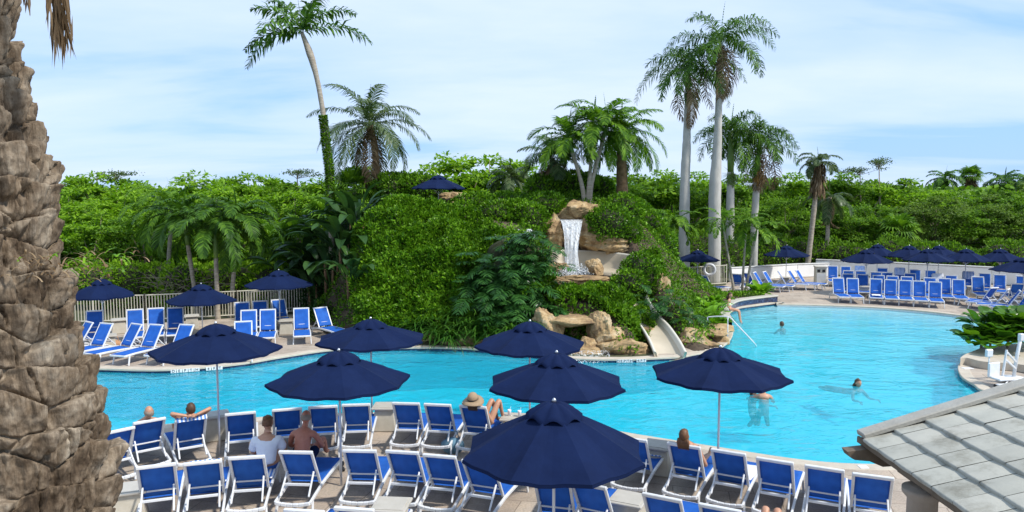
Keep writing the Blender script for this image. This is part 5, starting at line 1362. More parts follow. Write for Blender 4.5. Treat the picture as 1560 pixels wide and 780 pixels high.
for i, (x, y, D, L) in enumerate([(480, 470, 33.5, 2.0), (505, 465, 32, 1.9), (528, 455, 31.2, 1.9), (545, 440, 31.2, 1.6), (500, 420, 34.5, 2.4), (525, 400, 33.5, 2.2), (470, 430, 35, 2.2), (540, 490, 29.2, 1.3), (552, 380, 33, 1.6)]):
    p = atd(x, y, D); z = max(0, float(hill(p.x, p.y)[0])); banana('dark banana-like plant in the thicket left of the big hedge, ' + ['at the fence end', 'front centre', 'front right', 'against the hedge', 'tall at the rear', 'tall beside the hedge top', 'rear left', 'lowest at the deck', 'highest on the mound'][i], (p.x, p.y, z), 22, L, 70 + i)
lobed('shrub', 'dark blue-flowered shrub at the end of the left deck', 'shrub', [(A_(520, 482, 30.6), (1.0, .6, .55)), (A_(500, 478, 31.6), (.8, .6, .6)), (A_(548, 490, 29.6), (.7, .5, .6))], M['philo'], 320, .12, 69)
lobed('shrub', 'dark undergrowth between the banana plants and the fence', 'shrub', [(A_(500, 440, 34), (1.4, .8, 1.3)), (A_(530, 420, 33), (1.0, .8, 1.5)), (A_(465, 440, 35), (1.2, .8, 1.2))], M['banana'], 220, .2, 71)

# ================================================================== FOREST
protos = [make_tree('forest_tree', 'x', 'tree', 200 + i, 6.4 + .35 * (i % 3), 3.1 + .3 * (i % 2), M[['tree_a', 'tree_a', 'tree_b', 'tree_a', 'tree_c', 'tree_b'][i]], 60, 165, [.26, .28, .25, .26, .22, .26][i], base=.05, flat=[.42, .50, .55, .40, .65, .48][i]) for i in range(6)]
marks = [(110, 'behind the left small parasol'), (230, 'behind the left fence where it starts'), (330, 'behind the three arching palms'), (430, 'above the third left parasol'), (520, 'behind the leaning palm'), (600, 'behind the coconut palm'), (680, 'behind the mound-top parasol'), (780, 'behind the small palm on the mound'),
         (890, 'behind the cluster above the waterfall'), (980, 'left of the royal palms'), (1060, 'behind the two tallest royal palms'), (1150, 'behind the right royal palms'), (1245, 'behind the shaggy palm'), (1330, 'over the first right parasols'), (1420, 'over the middle right parasols'), (1500, 'over the last right parasols'), (1600, 'at the right edge'), (-60, 'hidden by the date palm trunk'), (-150, 'left of the date palm trunk'), (-250, 'far left of the date palm trunk'), (-330, 'farthest left of the date palm'), (1740, 'past the right edge')]
used = {}
kinds = ['bright green layered', 'full bright green', 'deep green', 'bright flat-topped', 'olive feathery', 'deep green spreading']
frg = random.Random(21)
def ftree(x, ytop, D, kind, rname):
    p = atd(x, 300, D); ytop += frg.uniform(-1, 1) * (14 if rname == 'front row' else 8); zt_ = atd(x, ytop, D).z; h0 = [6.4, 6.75, 7.1][kind % 3]; s = zt_ / (h0 * .97)
    mk = min(marks, key=lambda q: abs(q[0] - x))[1]; l = '%s tree, %s, %s' % (kinds[kind], rname, mk)
    k = used.get(l, 0); used[l] = k + 1
    if k: l = l + ', %s one there' % ORD[k]
    r = dup(protos[kind], (p.x, p.y, 0), frg.uniform(0, 6.28), l, 'forest trees beyond the pool', (s * frg.uniform(.95, 1.2), s * frg.uniform(.95, 1.2), s * frg.uniform(.95, 1.08))); return r
# left block
for x, yt, k in [(60, 330, 2), (140, 318, 0), (215, 325, 2), (285, 335, 1), (365, 345, 3), (440, 335, 1)]: ftree(x, yt, 38.5 + frg.uniform(0, 1.5), k, 'front row')
for x, yt, k in [(20, 285, 1), (100, 284, 0), (165, 292, 1), (235, 300, 0), (310, 290, 3), (385, 296, 0), (455, 300, 3), (530, 300, 1)]: ftree(x, yt, 45 + frg.uniform(0, 2), k, 'second row')
for x, yt, k in [(40, 268, 0), (105, 268, 2), (165, 270, 3), (215, 278, 0), (265, 262, 1), (320, 264, 0), (375, 262, 3), (425, 278, 2), (470, 272, 5), (520, 268, 1), (575, 268, 0), (630, 262, 1)]: ftree(x, yt, 54 + frg.uniform(0, 3), k, 'rear row')
# centre
for x, yt, k in [(610, 262, 1), (660, 245, 0), (705, 232, 1), (745, 243, 3), (800, 262, 0), (850, 270, 3), (905, 275, 1), (960, 272, 0), (1005, 268, 5), (1030, 275, 0)]: ftree(x, yt, 50 + frg.uniform(0, 4), k, 'middle row')
# right
for x, yt, k in [(975, 310, 5), (1010, 305, 2), (1055, 300, 0), (1100, 310, 2), (1150, 305, 5), (1200, 312, 2), (1245, 318, 2), (1290, 305, 5), (1335, 300, 2), (1380, 318, 4), (1425, 312, 4), (1475, 308, 2), (1520, 306, 4), (1565, 300, 5), (1610, 300, 2)]: ftree(x, yt, 55 + frg.uniform(0, 2.5), k, 'front row')
for x, yt, k in [(1020, 270, 0), (1070, 266, 0), (1120, 268, 2), (1170, 272, 5), (1215, 266, 0), (1265, 276, 2), (1305, 272, 0), (1345, 262, 5), (1385, 272, 0), (1430, 288, 4), (1475, 290, 5), (1515, 288, 4), (1555, 284, 5), (1600, 280, 4)]: ftree(x, yt, 64 + frg.uniform(0, 4), k, 'rear row')
for x, yt, D_, k in [(-40, 320, 39, 0), (-130, 325, 39, 2), (-220, 330, 38, 1), (-80, 285, 47, 3), (-180, 288, 47, 0), (-290, 292, 46, 1), (-120, 268, 56, 2), (-220, 270, 56, 0), (-330, 272, 55, 3), (-320, 330, 38, 5), (1690, 300, 55, 2), (1780, 300, 54, 0), (1700, 280, 65, 0), (1800, 282, 65, 5)]: ftree(x, yt, D_, k, 'outermost row')
for k in protos: kill(k)
# distant woodland: one mass
Lv = Leaves(); n = 42000
X = rng.uniform(-110, 130, n); Y = rng.uniform(78, 105, n); cap = 5.3 + 1.3 * vnoise(np.column_stack([X * .16, Y * .16, X * 0]), 2) + .6 * vnoise(np.column_stack([X * .6, Y * .6, X * 0]), 3)
Z = cap * rng.uniform(0, 1, n) ** .35; P = np.column_stack([X, Y, Z]); Lv.add(*leaf_quads(P, rdir(n), np.array([0, -.4, 1.]) + rng.normal(size=(n, 3)) * .5, .75, .26)); tag(Lv.build('distant_woodland', M['tree_b']), kind='stuff')
# undergrowth strips behind fence and wall so no trunk space stays open
def under(name, label, pts, m, dens, leaf, seed): return lobed(name, label, 'shrub', pts, m, dens, leaf, seed)
under('undergrowth_shrub', 'low bright undergrowth right behind the left fence', [(A_(150 + 45 * i, 432 + (i % 2) * 6, 35.0 + (i % 3) * .4), (1.3, .9, 1.0 + .3 * (i % 2))) for i in range(8)], M['tree_a'], 130, .16, 301)
under('undergrowth_shrub', 'dark undergrowth behind the white wall, left part', [(A_(1115 + 22 * i, 386 + (i * 7 % 5) * 3, 52.2), (1.2 + .1 * (i * 3 % 4), .9, .8 + .25 * (i * 5 % 4))) for i in range(8)], M['tree_b'], 90, .2, 302)
under('undergrowth_shrub', 'dark undergrowth behind the white wall, right part', [(A_(1285 + 24 * i, 388 + i * .8 + (i * 7 % 5) * 3, 51.0 - i * .2), (1.2 + .1 * (i * 3 % 4), .9, .8 + .25 * (i * 5 % 4))) for i in range(13)], M['tree_b'], 90, .2, 303)
under('undergrowth_shrub', 'dark undergrowth behind the mid fence', [(A_(985 + 20 * i, 385 + (i % 2) * 5, 46.5 + i * .4), (1.4, .9, 1.5)) for i in range(7)], M['tree_b'], 100, .18, 304)
# dry brush pile behind left fence
mb = MB(); r_ = random.Random(8); c = atd(275, 432, 34.2)
for i in range(90):
    p = c + Vector((r_.gauss(0, .7), r_.gauss(0, .3), r_.gauss(0, .3) - .2)); q = p + Vector((r_.gauss(0, .8), r_.gauss(0, .3), r_.gauss(.2, .35))); mb.tube([p, (p + q) / 2 + Vector((0, 0, .08)), q], [.018, .012, .005], 4)
tag(mb.build('brush_pile', M['bark']), 'tangle of dry branches behind the left fence', 'dry branches')
# bare tree tops on the skyline
def bare(label, x, y0, y1, D, seed):
    r_ = random.Random(seed); mb = MB(); a = pbase(x, y0, D); b_ = atd(x, y1, D)
    mb.tube([a, (a + b_) / 2 + Vector((.2, 0, 0)), b_], [.12, .08, .03], 6)
    Lv = Leaves()
    for i in range(9):
        q = b_ + Vector((r_.gauss(0, .7), r_.gauss(0, .5), r_.gauss(0, .12))); mb.tube([b_ - Vector((0, 0, .5)), q], [.025, .008], 4)
        n = 60; Lv.add(*leaf_quads(np.array(q) + rng.normal(size=(n, 3)) * np.array([.3, .3, .08]), rdir(n), np.array([0, 0, 1.]) + rng.normal(size=(n, 3)) * .4, .16, .05))
    t = thing('sparse_tree', label, 'tree'); mb.build('trunk', M['bark'], t); Lv.build('crown', M['palm_g'], t)
bare('thin tree with a tiny flat crown above the skyline, right of the shaggy palm', 1339, 300, 247, 62, 1); bare('thin sparse tree top left of the tiny flat crown on the skyline', 1310, 300, 258, 63, 2)
bare('sparse grey tree top above the forest at the far left', 175, 300, 264, 58, 3); bare('sparse grey tree top near the leaning palm', 452, 300, 262, 56, 4)
# ================================================================== FENCES AND WALLS
def fence(name, label, pts, h, post=2.2, step=.115, z=0):
    t = thing(name, label, 'fence', (pts[0][0], pts[0][1], z)); o = Vector((pts[0][0], pts[0][1], 0)); rails = MB(); pk = MB(); prev = None
    for a, b in zip(pts[:-1], pts[1:]):
        a = Vector((*a, 0)) - o; b = Vector((*b, 0)) - o; L = (b - a).length; d = (b - a) / L
        for zz in (.14, h - .04): rails.bar(a + Vector((0, 0, zz)), b + Vector((0, 0, zz)), .045, .045)
        n = int(L / step)
        for i in range(n): p = a + d * (i + .5) * step; pk.box((p.x, p.y, h / 2 + .03), (.024, .024, h - .16))
        k = max(1, int(round(L / post)))
        for i in range(k + 1):
            p = a + d * L * i / k; m = MB(); m.box((p.x, p.y, h / 2 + .01), (.055, .055, h + .02), bev=.006); m.build('post', M['cream'], t)
    rails.build('rail', M['cream'], t); pk.build('pickets', M['cream'], t); return t
XY = lambda x, y, D: (atd(x, y, D).x, D)
fence('metal_fence', 'cream picket fence behind the left deck', [XY(-150, 450, 29.6), XY(60, 450, 30.2), XY(220, 450, 30.9), XY(360, 445, 32.2), XY(492, 437, 33.9)], 1.22)
fence('ramp_railing', 'short cream railing just behind the left picket fence', [XY(375, 445, 33.2), XY(470, 440, 34.6)], 1.05, step=.13)
fence('metal_fence', 'cream picket fence behind the mid loungers, life ring on it', [XY(1000, 411, 41.7), XY(1107, 405, 44.3)], 1.25)
def wall(label, pts, h, th=.25, cap=.3):
    t = thing('garden_wall', label, 'wall', (pts[0][0], pts[0][1], 0)); o = Vector((pts[0][0], pts[0][1], 0)); w = MB(); c = MB()
    for a, b in zip(pts[:-1], pts[1:]):
        a = Vector((*a, 0)) - o; b = Vector((*b, 0)) - o; w.bar(a + Vector((0, 0, h / 2)), b + Vector((0, 0, h / 2)), th, h); c.bar(a + Vector((0, 0, h + .035)), b + Vector((0, 0, h + .035)), cap, .07)
    w.build('wall', M['wallwhite'], t); c.build('coping', M['cap'], t); return t
M['cap'] = mat('white_wall_cap', (.62, .62, .60), .6, (.50, .49, .47), 2)
wall('low white wall behind the slanting loungers, left of the trash bin', [XY(1112, 408, 45.9), XY(1213, 402, 48.6), XY(1262, 400, 49.2)], .85)
wall('higher white wall behind the right deck', [XY(1243, 397, 50.6), XY(1355, 402, 48.4), XY(1511, 410, 45), XY(1560, 415, 43.6), (34.5, 42.2)], .98)

# trash bin housing
p = at(1249, 434, 0); t = thing('trash_bin', 'cream trash bin housing against the low white wall', 'trash bin', (p.x, p.y, 0), R(-12))
m = MB(); m.box((0, 0, .55), (.62, .6, 1.06), bev=.02); m.build('body', M['cream'], t); m = MB(); m.box((0, 0, 1.11), (.70, .68, .07), bev=.015); m.build('lid', M['resin_top'], t)
for s in (-1, 1): m = MB(); m.box((.14 * s, -.305, .88), (.17, .02, .16)); m.build('dark_opening_panel', M['black'], t)  # black panels on the front, painted for the shade inside the holes
m = MB(); m.box((0, -.31, .42), (.5, .025, .6), bev=.008); m.build('door', M['cap'], t)
# life ring
p = atd(1080, 410.5, 43.1); 
mb = MB(); V = []; F_ = []; nu, nv = 40, 12
for i in range(nu):
    for j in range(nv):
        a = 2 * math.pi * i / nu; b = 2 * math.pi * j / nv; rr_ = .30 + .085 * math.cos(b); V.append((rr_ * math.cos(a), .07 * math.sin(b), rr_ * math.sin(a)))
for i in range(nu):
    for j in range(nv): F_.append((i * nv + j, ((i + 1) % nu) * nv + j, ((i + 1) % nu) * nv + (j + 1) % nv, i * nv + (j + 1) % nv))
mb.add(V, F_, 0, True); t = thing('life_ring', 'white life ring hanging on the mid fence', 'life ring', (p.x, p.y - .12, p.z), R(-12)); mb.build('ring', M['white'], t)
mb = MB(); mb.tube([(.42 * math.cos(2 * math.pi * i / 32), -.01, .42 * math.sin(2 * math.pi * i / 32) * (1 - .05 * math.cos(8 * math.pi * i / 32))) for i in range(33)], .009, 5); mb.build('rope', M['cream'], t)

# planter rim by the girl: raised stone seat with a tiled face
rimpts = c2([G(1114.5, 499), G(1107, 482), G(1121, 469), G(1150, 463.5), G(1184, 459.5)], 50)
A2 = np.array(rimpts); tg = np.gradient(A2, axis=0); tg /= np.linalg.norm(tg, axis=1)[:, None]; nn_ = np.column_stack([-tg[:, 1], tg[:, 0]])
def ribbon(name, prof, m, label=None, cat=None, parent=None):
    Vv = np.concatenate([np.column_stack([A2 + nn_ * d, np.full(len(A2), z)]) for d, z in prof]); k = len(A2)
    Fv = np.array([(j * k + i, j * k + i + 1, (j + 1) * k + i + 1, (j + 1) * k + i) for j in range(len(prof) - 1) for i in range(k - 1)]); return qmesh(name, Vv, Fv, m, parent)
t = thing('planter_wall', 'curved planter wall with pale coping that the girl sits on', 'planter wall')
ribbon('coping', [(-.06, .26), (-.08, .30), (-.06, .33), (.36, .33), (.38, .30), (.38, -.1)], M['coping_l' if 'coping_l' in M else 'resin_top'], parent=t)
ribbon('tiled_face', [(-.02, .27), (-.02, -.3)], M['tile_l' if 'tile_l' in M else 'tile'], parent=t)
mb = MB(); c = at(1158, 452, .2)
# soil in planter
mb = MB(); pts_ = [tuple(A2[i] + nn_[i] * .3) for i in range(0, len(A2), 3)] + [(13.0, 38.4), (10.4, 38.7), (9.2, 34), (8.6, 30)]
mb.prism(pts_, -.2, .26); tag(mb.build('planting_soil', M['soil']), kind='structure')

# handrail
t = thing('handrail', 'steel handrail slanting into the pool beside the planter', 'handrail'); mb = MB()
mb.tube(catmull([atd(1078, 483, 27.6), atd(1095, 482, 27.4), atd(1111, 483.5, 27.2), atd(1122, 494, 26.9), atd(1150, 524, 26.2), at(1150.5, 529, ZW - .3)], 40), .024, 10)
mb.build('rail', M['white'], t); mb = MB(); a = atd(1078, 483, 27.6); mb.tube([a, (a.x, a.y, 0)], .024, 10); mb.build('post', M['white'], t); mb = MB(); a = atd(1109, 483.5, 27.2); mb.tube([a, (a.x, a.y, -.4)], .022, 10); mb.build('post', M['white'], t)

# depth markers on the waterline: white tiles with dark figures
def marker(txt, x0, x1, y, label, flip=False):
    ia = at(x0, y, -.07); ib = at(x1, y, -.07); d = (ib - ia); L = d.length; d.normalize(); nrm_ = Vector((d.y, -d.x, 0))
    # stand just in front of the nearest coping point
    t = thing('depth_marker', label, 'depth marker', tuple(ia), math.atan2(d.y, d.x)); k = len(txt); w = L / k
    for i, ch in enumerate(txt):
        if ch == ' ': continue
        m = MB(); m.box((w * (i + .5), 0, 0), (w * .88, .012, .115), bev=.004); tl = m.build('tile', M['cap2'], t)
        cu = bpy.data.curves.new('letter', 'FONT'); cu.body = ch; cu.size = .13; cu.align_x = 'CENTER'; cu.align_y = 'CENTER'; cu.extrude = .003
        ob = bpy.data.objects.new('letter', cu); COL.objects.link(ob); me = bpy.data.meshes.new_from_object(ob); bpy.data.objects.remove(ob); me.materials.clear(); me.materials.append(M['black'])
        o = bpy.data.objects.new('letter', me); COL.objects.link(o); o.parent = t; o.location = (w * (i + .5), -.010, 0); o.rotation_euler = (R(90), 0, 0)
M['cap2'] = mat('white_tile', (.72, .72, .72), .3)
def mk_on_pool(txt, xm, ym, wid, label):
    q = at(xm, ym, 0); i = int(np.argmin(np.linalg.norm(poolN - np.array([q.x, q.y]), axis=1))); a = poolN[i]; tdir = poolN[(i + 2) % len(poolN)] - poolN[i - 2]; tdir /= np.linalg.norm(tdir)
    if tdir[0] < 0: tdir = -tdir
    nrm2 = np.array([tdir[1], -tdir[0]]); a = a + nrm2 * .045
    t0 = thing('depth_marker', label, 'depth marker', (a[0] - tdir[0] * wid / 2, a[1] - tdir[1] * wid / 2, -.055), math.atan2(tdir[1], tdir[0])); w = wid / len(txt)
    for i, ch in enumerate(txt):
        if ch == ' ': continue
        m = MB(); m.box((w * (i + .5), 0, 0), (w * .9, .012, .11), bev=.004); m.build('tile', M['cap2'], t0)
        cu = bpy.data.curves.new('letter', 'FONT'); cu.body = ch; cu.size = .12; cu.align_x = 'CENTER'; cu.align_y = 'CENTER'; cu.extrude = .003
        ob = bpy.data.objects.new('letter', cu); COL.objects.link(ob); me = bpy.data.meshes.new_from_object(ob); bpy.data.objects.remove(ob); me.materials.clear(); me.materials.append(M['black'])
        o = bpy.data.objects.new('letter', me); COL.objects.link(o); o.parent = t0; o.location = (w * (i + .5), -.010, 0); o.rotation_euler = (R(90), 0, 0)
mk_on_pool('DEPTH 4FT', 300, 561, 1.5, 'white depth tiles on the left deck edge below the large near parasol')
mk_on_pool('DEPTH 4FT', 957, 546, 1.0, 'white depth tiles below the broad boulder left of the slide')
p = at(1315, 711, .016); mb = MB(); mb.box((p.x, p.y, .016), (.17, .17, .012), bev=.003); tag(mb.build('deck_tile', M['cap2']), 'small white square marker tile on the near pool edge by the tiled roof', 'tile')
p = at(1474, 561, .016); mb = MB(); mb.box((p.x, p.y, .016), (.3, .2, .012), bev=.003); tag(mb.build('deck_tile', M['cap2']), 'pale marker tile on the platform left of the pool lift', 'tile')

# ================================================================== PLATFORM RIGHT WITH RAISED PLANTER, POOL LIFT
def slab(name, px, z0, z1, m, label=None, cat=None, nose=True, extra=()):
    P = c2([G(x, y, z1) for x, y in px], 40) + list(extra); mb = MB(); mb.prism(P, z0, z1); return mb.build(name, m)
t = thing('raised_planter', 'curved stone planter behind the pool lift', 'planter')
o = slab('coping', [(1640, 575), (1560, 556), (1500, 551), (1473, 545), (1463, 546), (1472, 539), (1500, 528)], .013, .24, M['coping'], extra=[(22, 27), (24, 25)]); o.parent = t
for i, (x, y, D, L) in enumerate([(1495, 528, 24.6, .62), (1520, 520, 25.2, .75), (1548, 520, 25.2, .8), (1535, 535, 24.2, .65), (1565, 530, 24.6, .8), (1508, 538, 24.1, .5)]):
    p = atd(x, y, D); broad('round_leaf_plant', 'large round-leaved glossy plant on the raised planter, ' + ['leftmost of the clump', 'second from the left', 'tall in the middle', 'behind the lift post', 'cut by the right edge', 'low in front behind the lift seat'][i], (p.x, p.y, .35 + (.15, .4, .5, .25, .5, .1)[i]), 46, L * .85, .25, M['grape'], 120 + i, spread=2.2, droop=.45)
# pool lift
p = at(1543, 583, .013); t = thing('pool_lift', 'white pool lift with seat, arm and round base on the platform', 'pool lift', (p.x, p.y, .013), R(10)); t.scale = (.86, .86, .86)
m = MB(); m.lathe([(.36, 0.10), (.37, .13), (.34, .19), (.08, .21)], 24); m.lathe([(.10, 0), (.10, .12)], 12, (.02, -.1, 0)); m.build('base', M['white'], t)
m = MB(); m.tube([(.02, 0, .18), (.10, 0, .9), (.22, 0, 1.55)], .055, 10); m.box((.23, 0, 1.52), (.18, .14, .24), bev=.02); m.build('mast', M['white'], t)
m = MB(); m.bar((.28, 0, 1.5), (.95, .1, 1.48), .08, .08); m.build('boom', M['white'], t)
m = MB(); m.bar((.05, -.03, .70), (-.40, -.10, 1.08), .05, .06); m.bar((.05, -.03, .48), (-.40, -.10, .80), .05, .06); m.bar((-.40, -.1, 1.14), (-.52, -.12, .28), .06, .07); m.build('arm', M['white'], t)
m = MB(); m.box((-.85, -.1, .50), (.50, .08, .48), Matrix.Rotation(.15, 4, 'Z'), bev=.03); m.box((-.75, -.30, .25), (.50, .44, .07), bev=.02); m.box((-.92, -.62, .12), (.42, .26, .04), bev=.01); m.tube([(-.6, -.1, .25), (-.62, -.45, .2), (-.9, -.6, .12)], .02, 8); m.build('seat', M['white'], t)
m = MB(); m.box((-.92, .05, 1.02), (.26, .11, .26), bev=.03); m.tube([(-.9, .05, .4), (-.9, .05, 1.0)], .02, 8); m.build('control_box', M['alu'], t)
m = MB(); 
for x_ in (-.52, -1.1): m.sphere((x_, -.45, .06), (.03, .06, .06), 10, 8)
m.build('wheel', M['black'], t)

# ================================================================== FOREGROUND PALM TRUNK
def trunk_big():
    D = 3.25; nth, nz = 560, 900; zlo, zhi = 1.6, 7.0
    # axis: right silhouette measured on the photograph
    ys = [830, 780, 640, 500, 380, 280, 200, 130, 60, 0, -120]; xe = [168, 168, 162, 140, 112, 88, 66, 48, 30, 24, 6]
    zs = [atd(100, y, D).z for y in ys]; xw = [atd(x, 390, D).x for x in xe]
    rz_ = [.44, .44, .43, .42, .40, .385, .37, .36, .35, .345, .33]
    z = np.linspace(zlo, zhi, nz); idx = np.argsort(zs); zs = np.array(zs)[idx]; xw = np.array(xw)[idx]; rr_ = np.array(rz_)[idx]
    rad = np.interp(z, zs, rr_); edge = np.interp(z, zs, xw)
    cx = edge - rad - .035 - np.interp(z, [3.5, 3.9, 4.3, 4.7, 5.07, 5.36, 5.8, 6.2], [.05, .05, .06, .10, .080, .01, .025, -.02])
    th = np.linspace(0, 2 * np.pi, nth, endpoint=False); T_, Z_ = np.meshgrid(th, z)
    ncol = 8; du = 2 * np.pi / ncol; dv = .138
    wz = Z_ + .05 * (vnoise(np.column_stack([np.cos(T_).ravel() * 2, np.sin(T_).ravel() * 2, Z_.ravel() * 1.7]), 31).reshape(Z_.shape) - .5) * 2
    spiral = wz / dv + T_ / du * .5
    best = np.full(T_.shape, 9.); sec = np.full(T_.shape, 9.); bu = np.zeros(T_.shape); bv = np.zeros(T_.shape); bid = np.zeros(T_.shape)
    R0 = np.floor(spiral).astype(int); 
    for dr in (-1, 0, 1, 2):
        r = R0 + dr
        C0 = np.floor(T_ / du + .5 * (r % 2)).astype(int)
        for dc in (-1, 0, 1, 2):
            c = C0 + dc; cm = c % ncol
            h1 = _hash(cm, r, r * 0, 5); h2 = _hash(cm, r, r * 0 + 1, 6); h3 = _hash(cm, r, r * 0 + 2, 7)
            uc = (c - .5 * (r % 2) + .5 + (h1 - .5) * .45) * du; vc = r + .5 + (h2 - .5) * .5
            du_ = (T_ - uc) / du; dv_ = (spiral - vc - (uc * 0))
            # shield: wide, flat bottom, arched top
            dist = .6 * np.sqrt((du_ * (1.0 + .35 * dv_)) ** 2 + (dv_ * .95) ** 2) + .4 * (np.abs(du_ * .9) + np.abs(dv_ * .9)) + .10 * (h3 - .5)
            m = dist < best
            sec = np.where(m, best, np.minimum(sec, dist)); bu = np.where(m, du_, bu); bv = np.where(m, dv_, bv); bid = np.where(m, h3, bid); best = np.where(m, dist, best)
    e = np.clip((sec - best) / .42, 0, 1); bump = np.clip(e * 2.1, 0, 1); bump = bump * bump * (3 - 2 * bump) * (.85 + .15 * e)
    Pn = np.column_stack([(np.cos(T_) * rad[:, None]).ravel(), (np.sin(T_) * rad[:, None]).ravel(), Z_.ravel()])
    n1 = fbm(Pn * np.array([9, 9, 7]), 41, 4).reshape(T_.shape) - .5
    nf = fbm(np.column_stack([Pn[:, 0] * 38, Pn[:, 1] * 38, Pn[:, 2] * 7]), 43, 3).reshape(T_.shape) - .5    # upright fibres
    n2 = fbm(Pn * 30, 45, 4).reshape(T_.shape) - .5
    crack = np.abs(fbm(np.column_stack([Pn[:, 0] * 13, Pn[:, 1] * 13, Pn[:, 2] * 2.5]), 47, 3).reshape(T_.shape) - .5); crack = np.clip(1 - crack / .03, 0, 1) * (e > .1)
    tilt = np.clip(.5 + bv * 1.0, 0, 1.2)        # the cut lip at the top of each base stands out
    d = .075 * bump * (.32 + .68 * tilt) * (.7 + .6 * bid) + .080 * n1 + .060 * nf * (.4 + bump * tilt) + .034 * n2 - .040 * crack
    rr = rad[:, None] + d - .05
    lift = .035 * bump * tilt
    X = cx[:, None] + np.cos(T_) * rr; Y = D + np.sin(T_) * rr * 1.0; ZZ = Z_ + lift
    V = np.column_stack([X.ravel(), Y.ravel(), ZZ.ravel()])
    i, j = np.meshgrid(np.arange(nz - 1), np.arange(nth), indexing='ij'); a = (i * nth + j).ravel(); b = (i * nth + (j + 1) % nth).ravel()
    Fq = np.column_stack([a, b, b + nth, a + nth])
    return V, Fq, bid.ravel(), e.ravel(), (cx, z, rad, D)
V, Fq, bid, ecr, TR = trunk_big()
def bigbark():
    m, nt, b = new_mat('old_leaf_base_bark'); g = N(nt, 'ShaderNodeNewGeometry'); at_ = N(nt, 'ShaderNodeAttribute', attribute_name='piece')
    n = N(nt, 'ShaderNodeTexNoise', i_Scale=7.0, i_Detail=7.0, i_Roughness=.7); nt.links.new(g.outputs['Position'], n.inputs['Vector'])
    ad = N(nt, 'ShaderNodeMath', operation='MULTIPLY_ADD'); ad.inputs[1].default_value = .12; nt.links.new(at_.outputs['Fac'], ad.inputs[0]); nt.links.new(n.outputs['Fac'], ad.inputs[2])
    r = ramp(nt, [(.30, (.040, .026, .016)), (.44, (.11, .080, .054)), (.56, (.20, .155, .11)), (.70, (.31, .26, .20)), (.85, (.42, .38, .31))]); nt.links.new(ad.outputs[0], r.inputs[0])
    mp = N(nt, 'ShaderNodeMapping'); mp.inputs['Scale'].default_value = (45, 45, 8); nt.links.new(g.outputs['Position'], mp.inputs[0])
    f = N(nt, 'ShaderNodeTexNoise', i_Scale=1.0, i_Detail=5.0, i_Roughness=.65); nt.links.new(mp.outputs[0], f.inputs['Vector'])
    rf = ramp(nt, [(.30, (.55, .52, .50)), (.62, (1.15, 1.13, 1.1))]); nt.links.new(f.outputs['Fac'], rf.inputs[0])
    mm = N(nt, 'ShaderNodeMixRGB', blend_type='MULTIPLY'); mm.inputs[0].default_value = 1; nt.links.new(r.outputs[0], mm.inputs[1]); nt.links.new(rf.outputs[0], mm.inputs[2])
    l = N(nt, 'ShaderNodeTexNoise', i_Scale=4.2, i_Detail=6.0, i_Roughness=.75); mp2 = N(nt, 'ShaderNodeMapping'); mp2.inputs['Location'].default_value = (3.1, 1.7, 5.3); nt.links.new(g.outputs['Position'], mp2.inputs[0]); nt.links.new(mp2.outputs[0], l.inputs['Vector'])
    rl = ramp(nt, [(.66, (0, 0, 0)), (.72, (.8, .8, .8))]); nt.links.new(l.outputs['Fac'], rl.inputs[0])
    m2 = N(nt, 'ShaderNodeMixRGB'); m2.inputs[2].default_value = (.34, .19, .07, 1); nt.links.new(rl.outputs[0], m2.inputs[0]); nt.links.new(mm.outputs[0], m2.inputs[1])
    nt.links.new(m2.outputs[0], b.inputs['Base Color']); b.inputs['Roughness'].default_value = .9; b.inputs['Specular IOR Level'].default_value = .2
    bp = N(nt, 'ShaderNodeBump', i_Strength=.9, i_Distance=.012); nt.links.new(f.outputs['Fac'], bp.inputs['Height'])
    n5 = N(nt, 'ShaderNodeTexNoise', i_Scale=60.0, i_Detail=5.0, i_Roughness=.7); nt.links.new(g.outputs['Position'], n5.inputs['Vector'])
    b2 = N(nt, 'ShaderNodeBump', i_Strength=.6, i_Distance=.006); nt.links.new(n5.outputs['Fac'], b2.inputs['Height']); nt.links.new(bp.outputs[0], b2.inputs['Normal']); nt.links.new(b2.outputs[0], b.inputs['Normal'])
    return m
tb = thing('date_palm', 'huge old date palm trunk with rough leaf bases at the left edge', 'palm tree', (TR[0][0], TR[3], 0))
o = qmesh('trunk', V - np.array([TR[0][0], TR[3], 0]), Fq, bigbark(), tb, smooth=True)
at_l = o.data.attributes.new('piece', 'FLOAT', 'POINT'); at_l.data.foreach_set('value', bid.astype(np.float32))
mb = MB(); mb.lathe([(.62, -.1), (.5, .3), (.46, 1.0), (.44, 1.75)], 32, (0, 0, 0)); mb.build('lower_trunk', M['brownbark'], tb)
mb = MB(); xt = TR[0][-1] - TR[0][0]; mb.tube([(xt, 0, 6.6), (xt - .1, 0, 8), (xt - .2, 0, 8.8)], [.36, .36, .5], 24); mb.build('upper_trunk', M['brownbark'], tb)
Lv = Leaves(); Ld = Leaves(); rgx = np.random.default_rng(77)
for i in range(34): frond(Lv, (xt - .2, 0, 8.9), i * 2.4, 1.2 - .9 * i / 34, 3.6, 1.2, n=70, ll=.42, lw=.014, lift=.3, hang=.3, rg=rgx)
Lv.build('crown', M['palm_g'], tb)
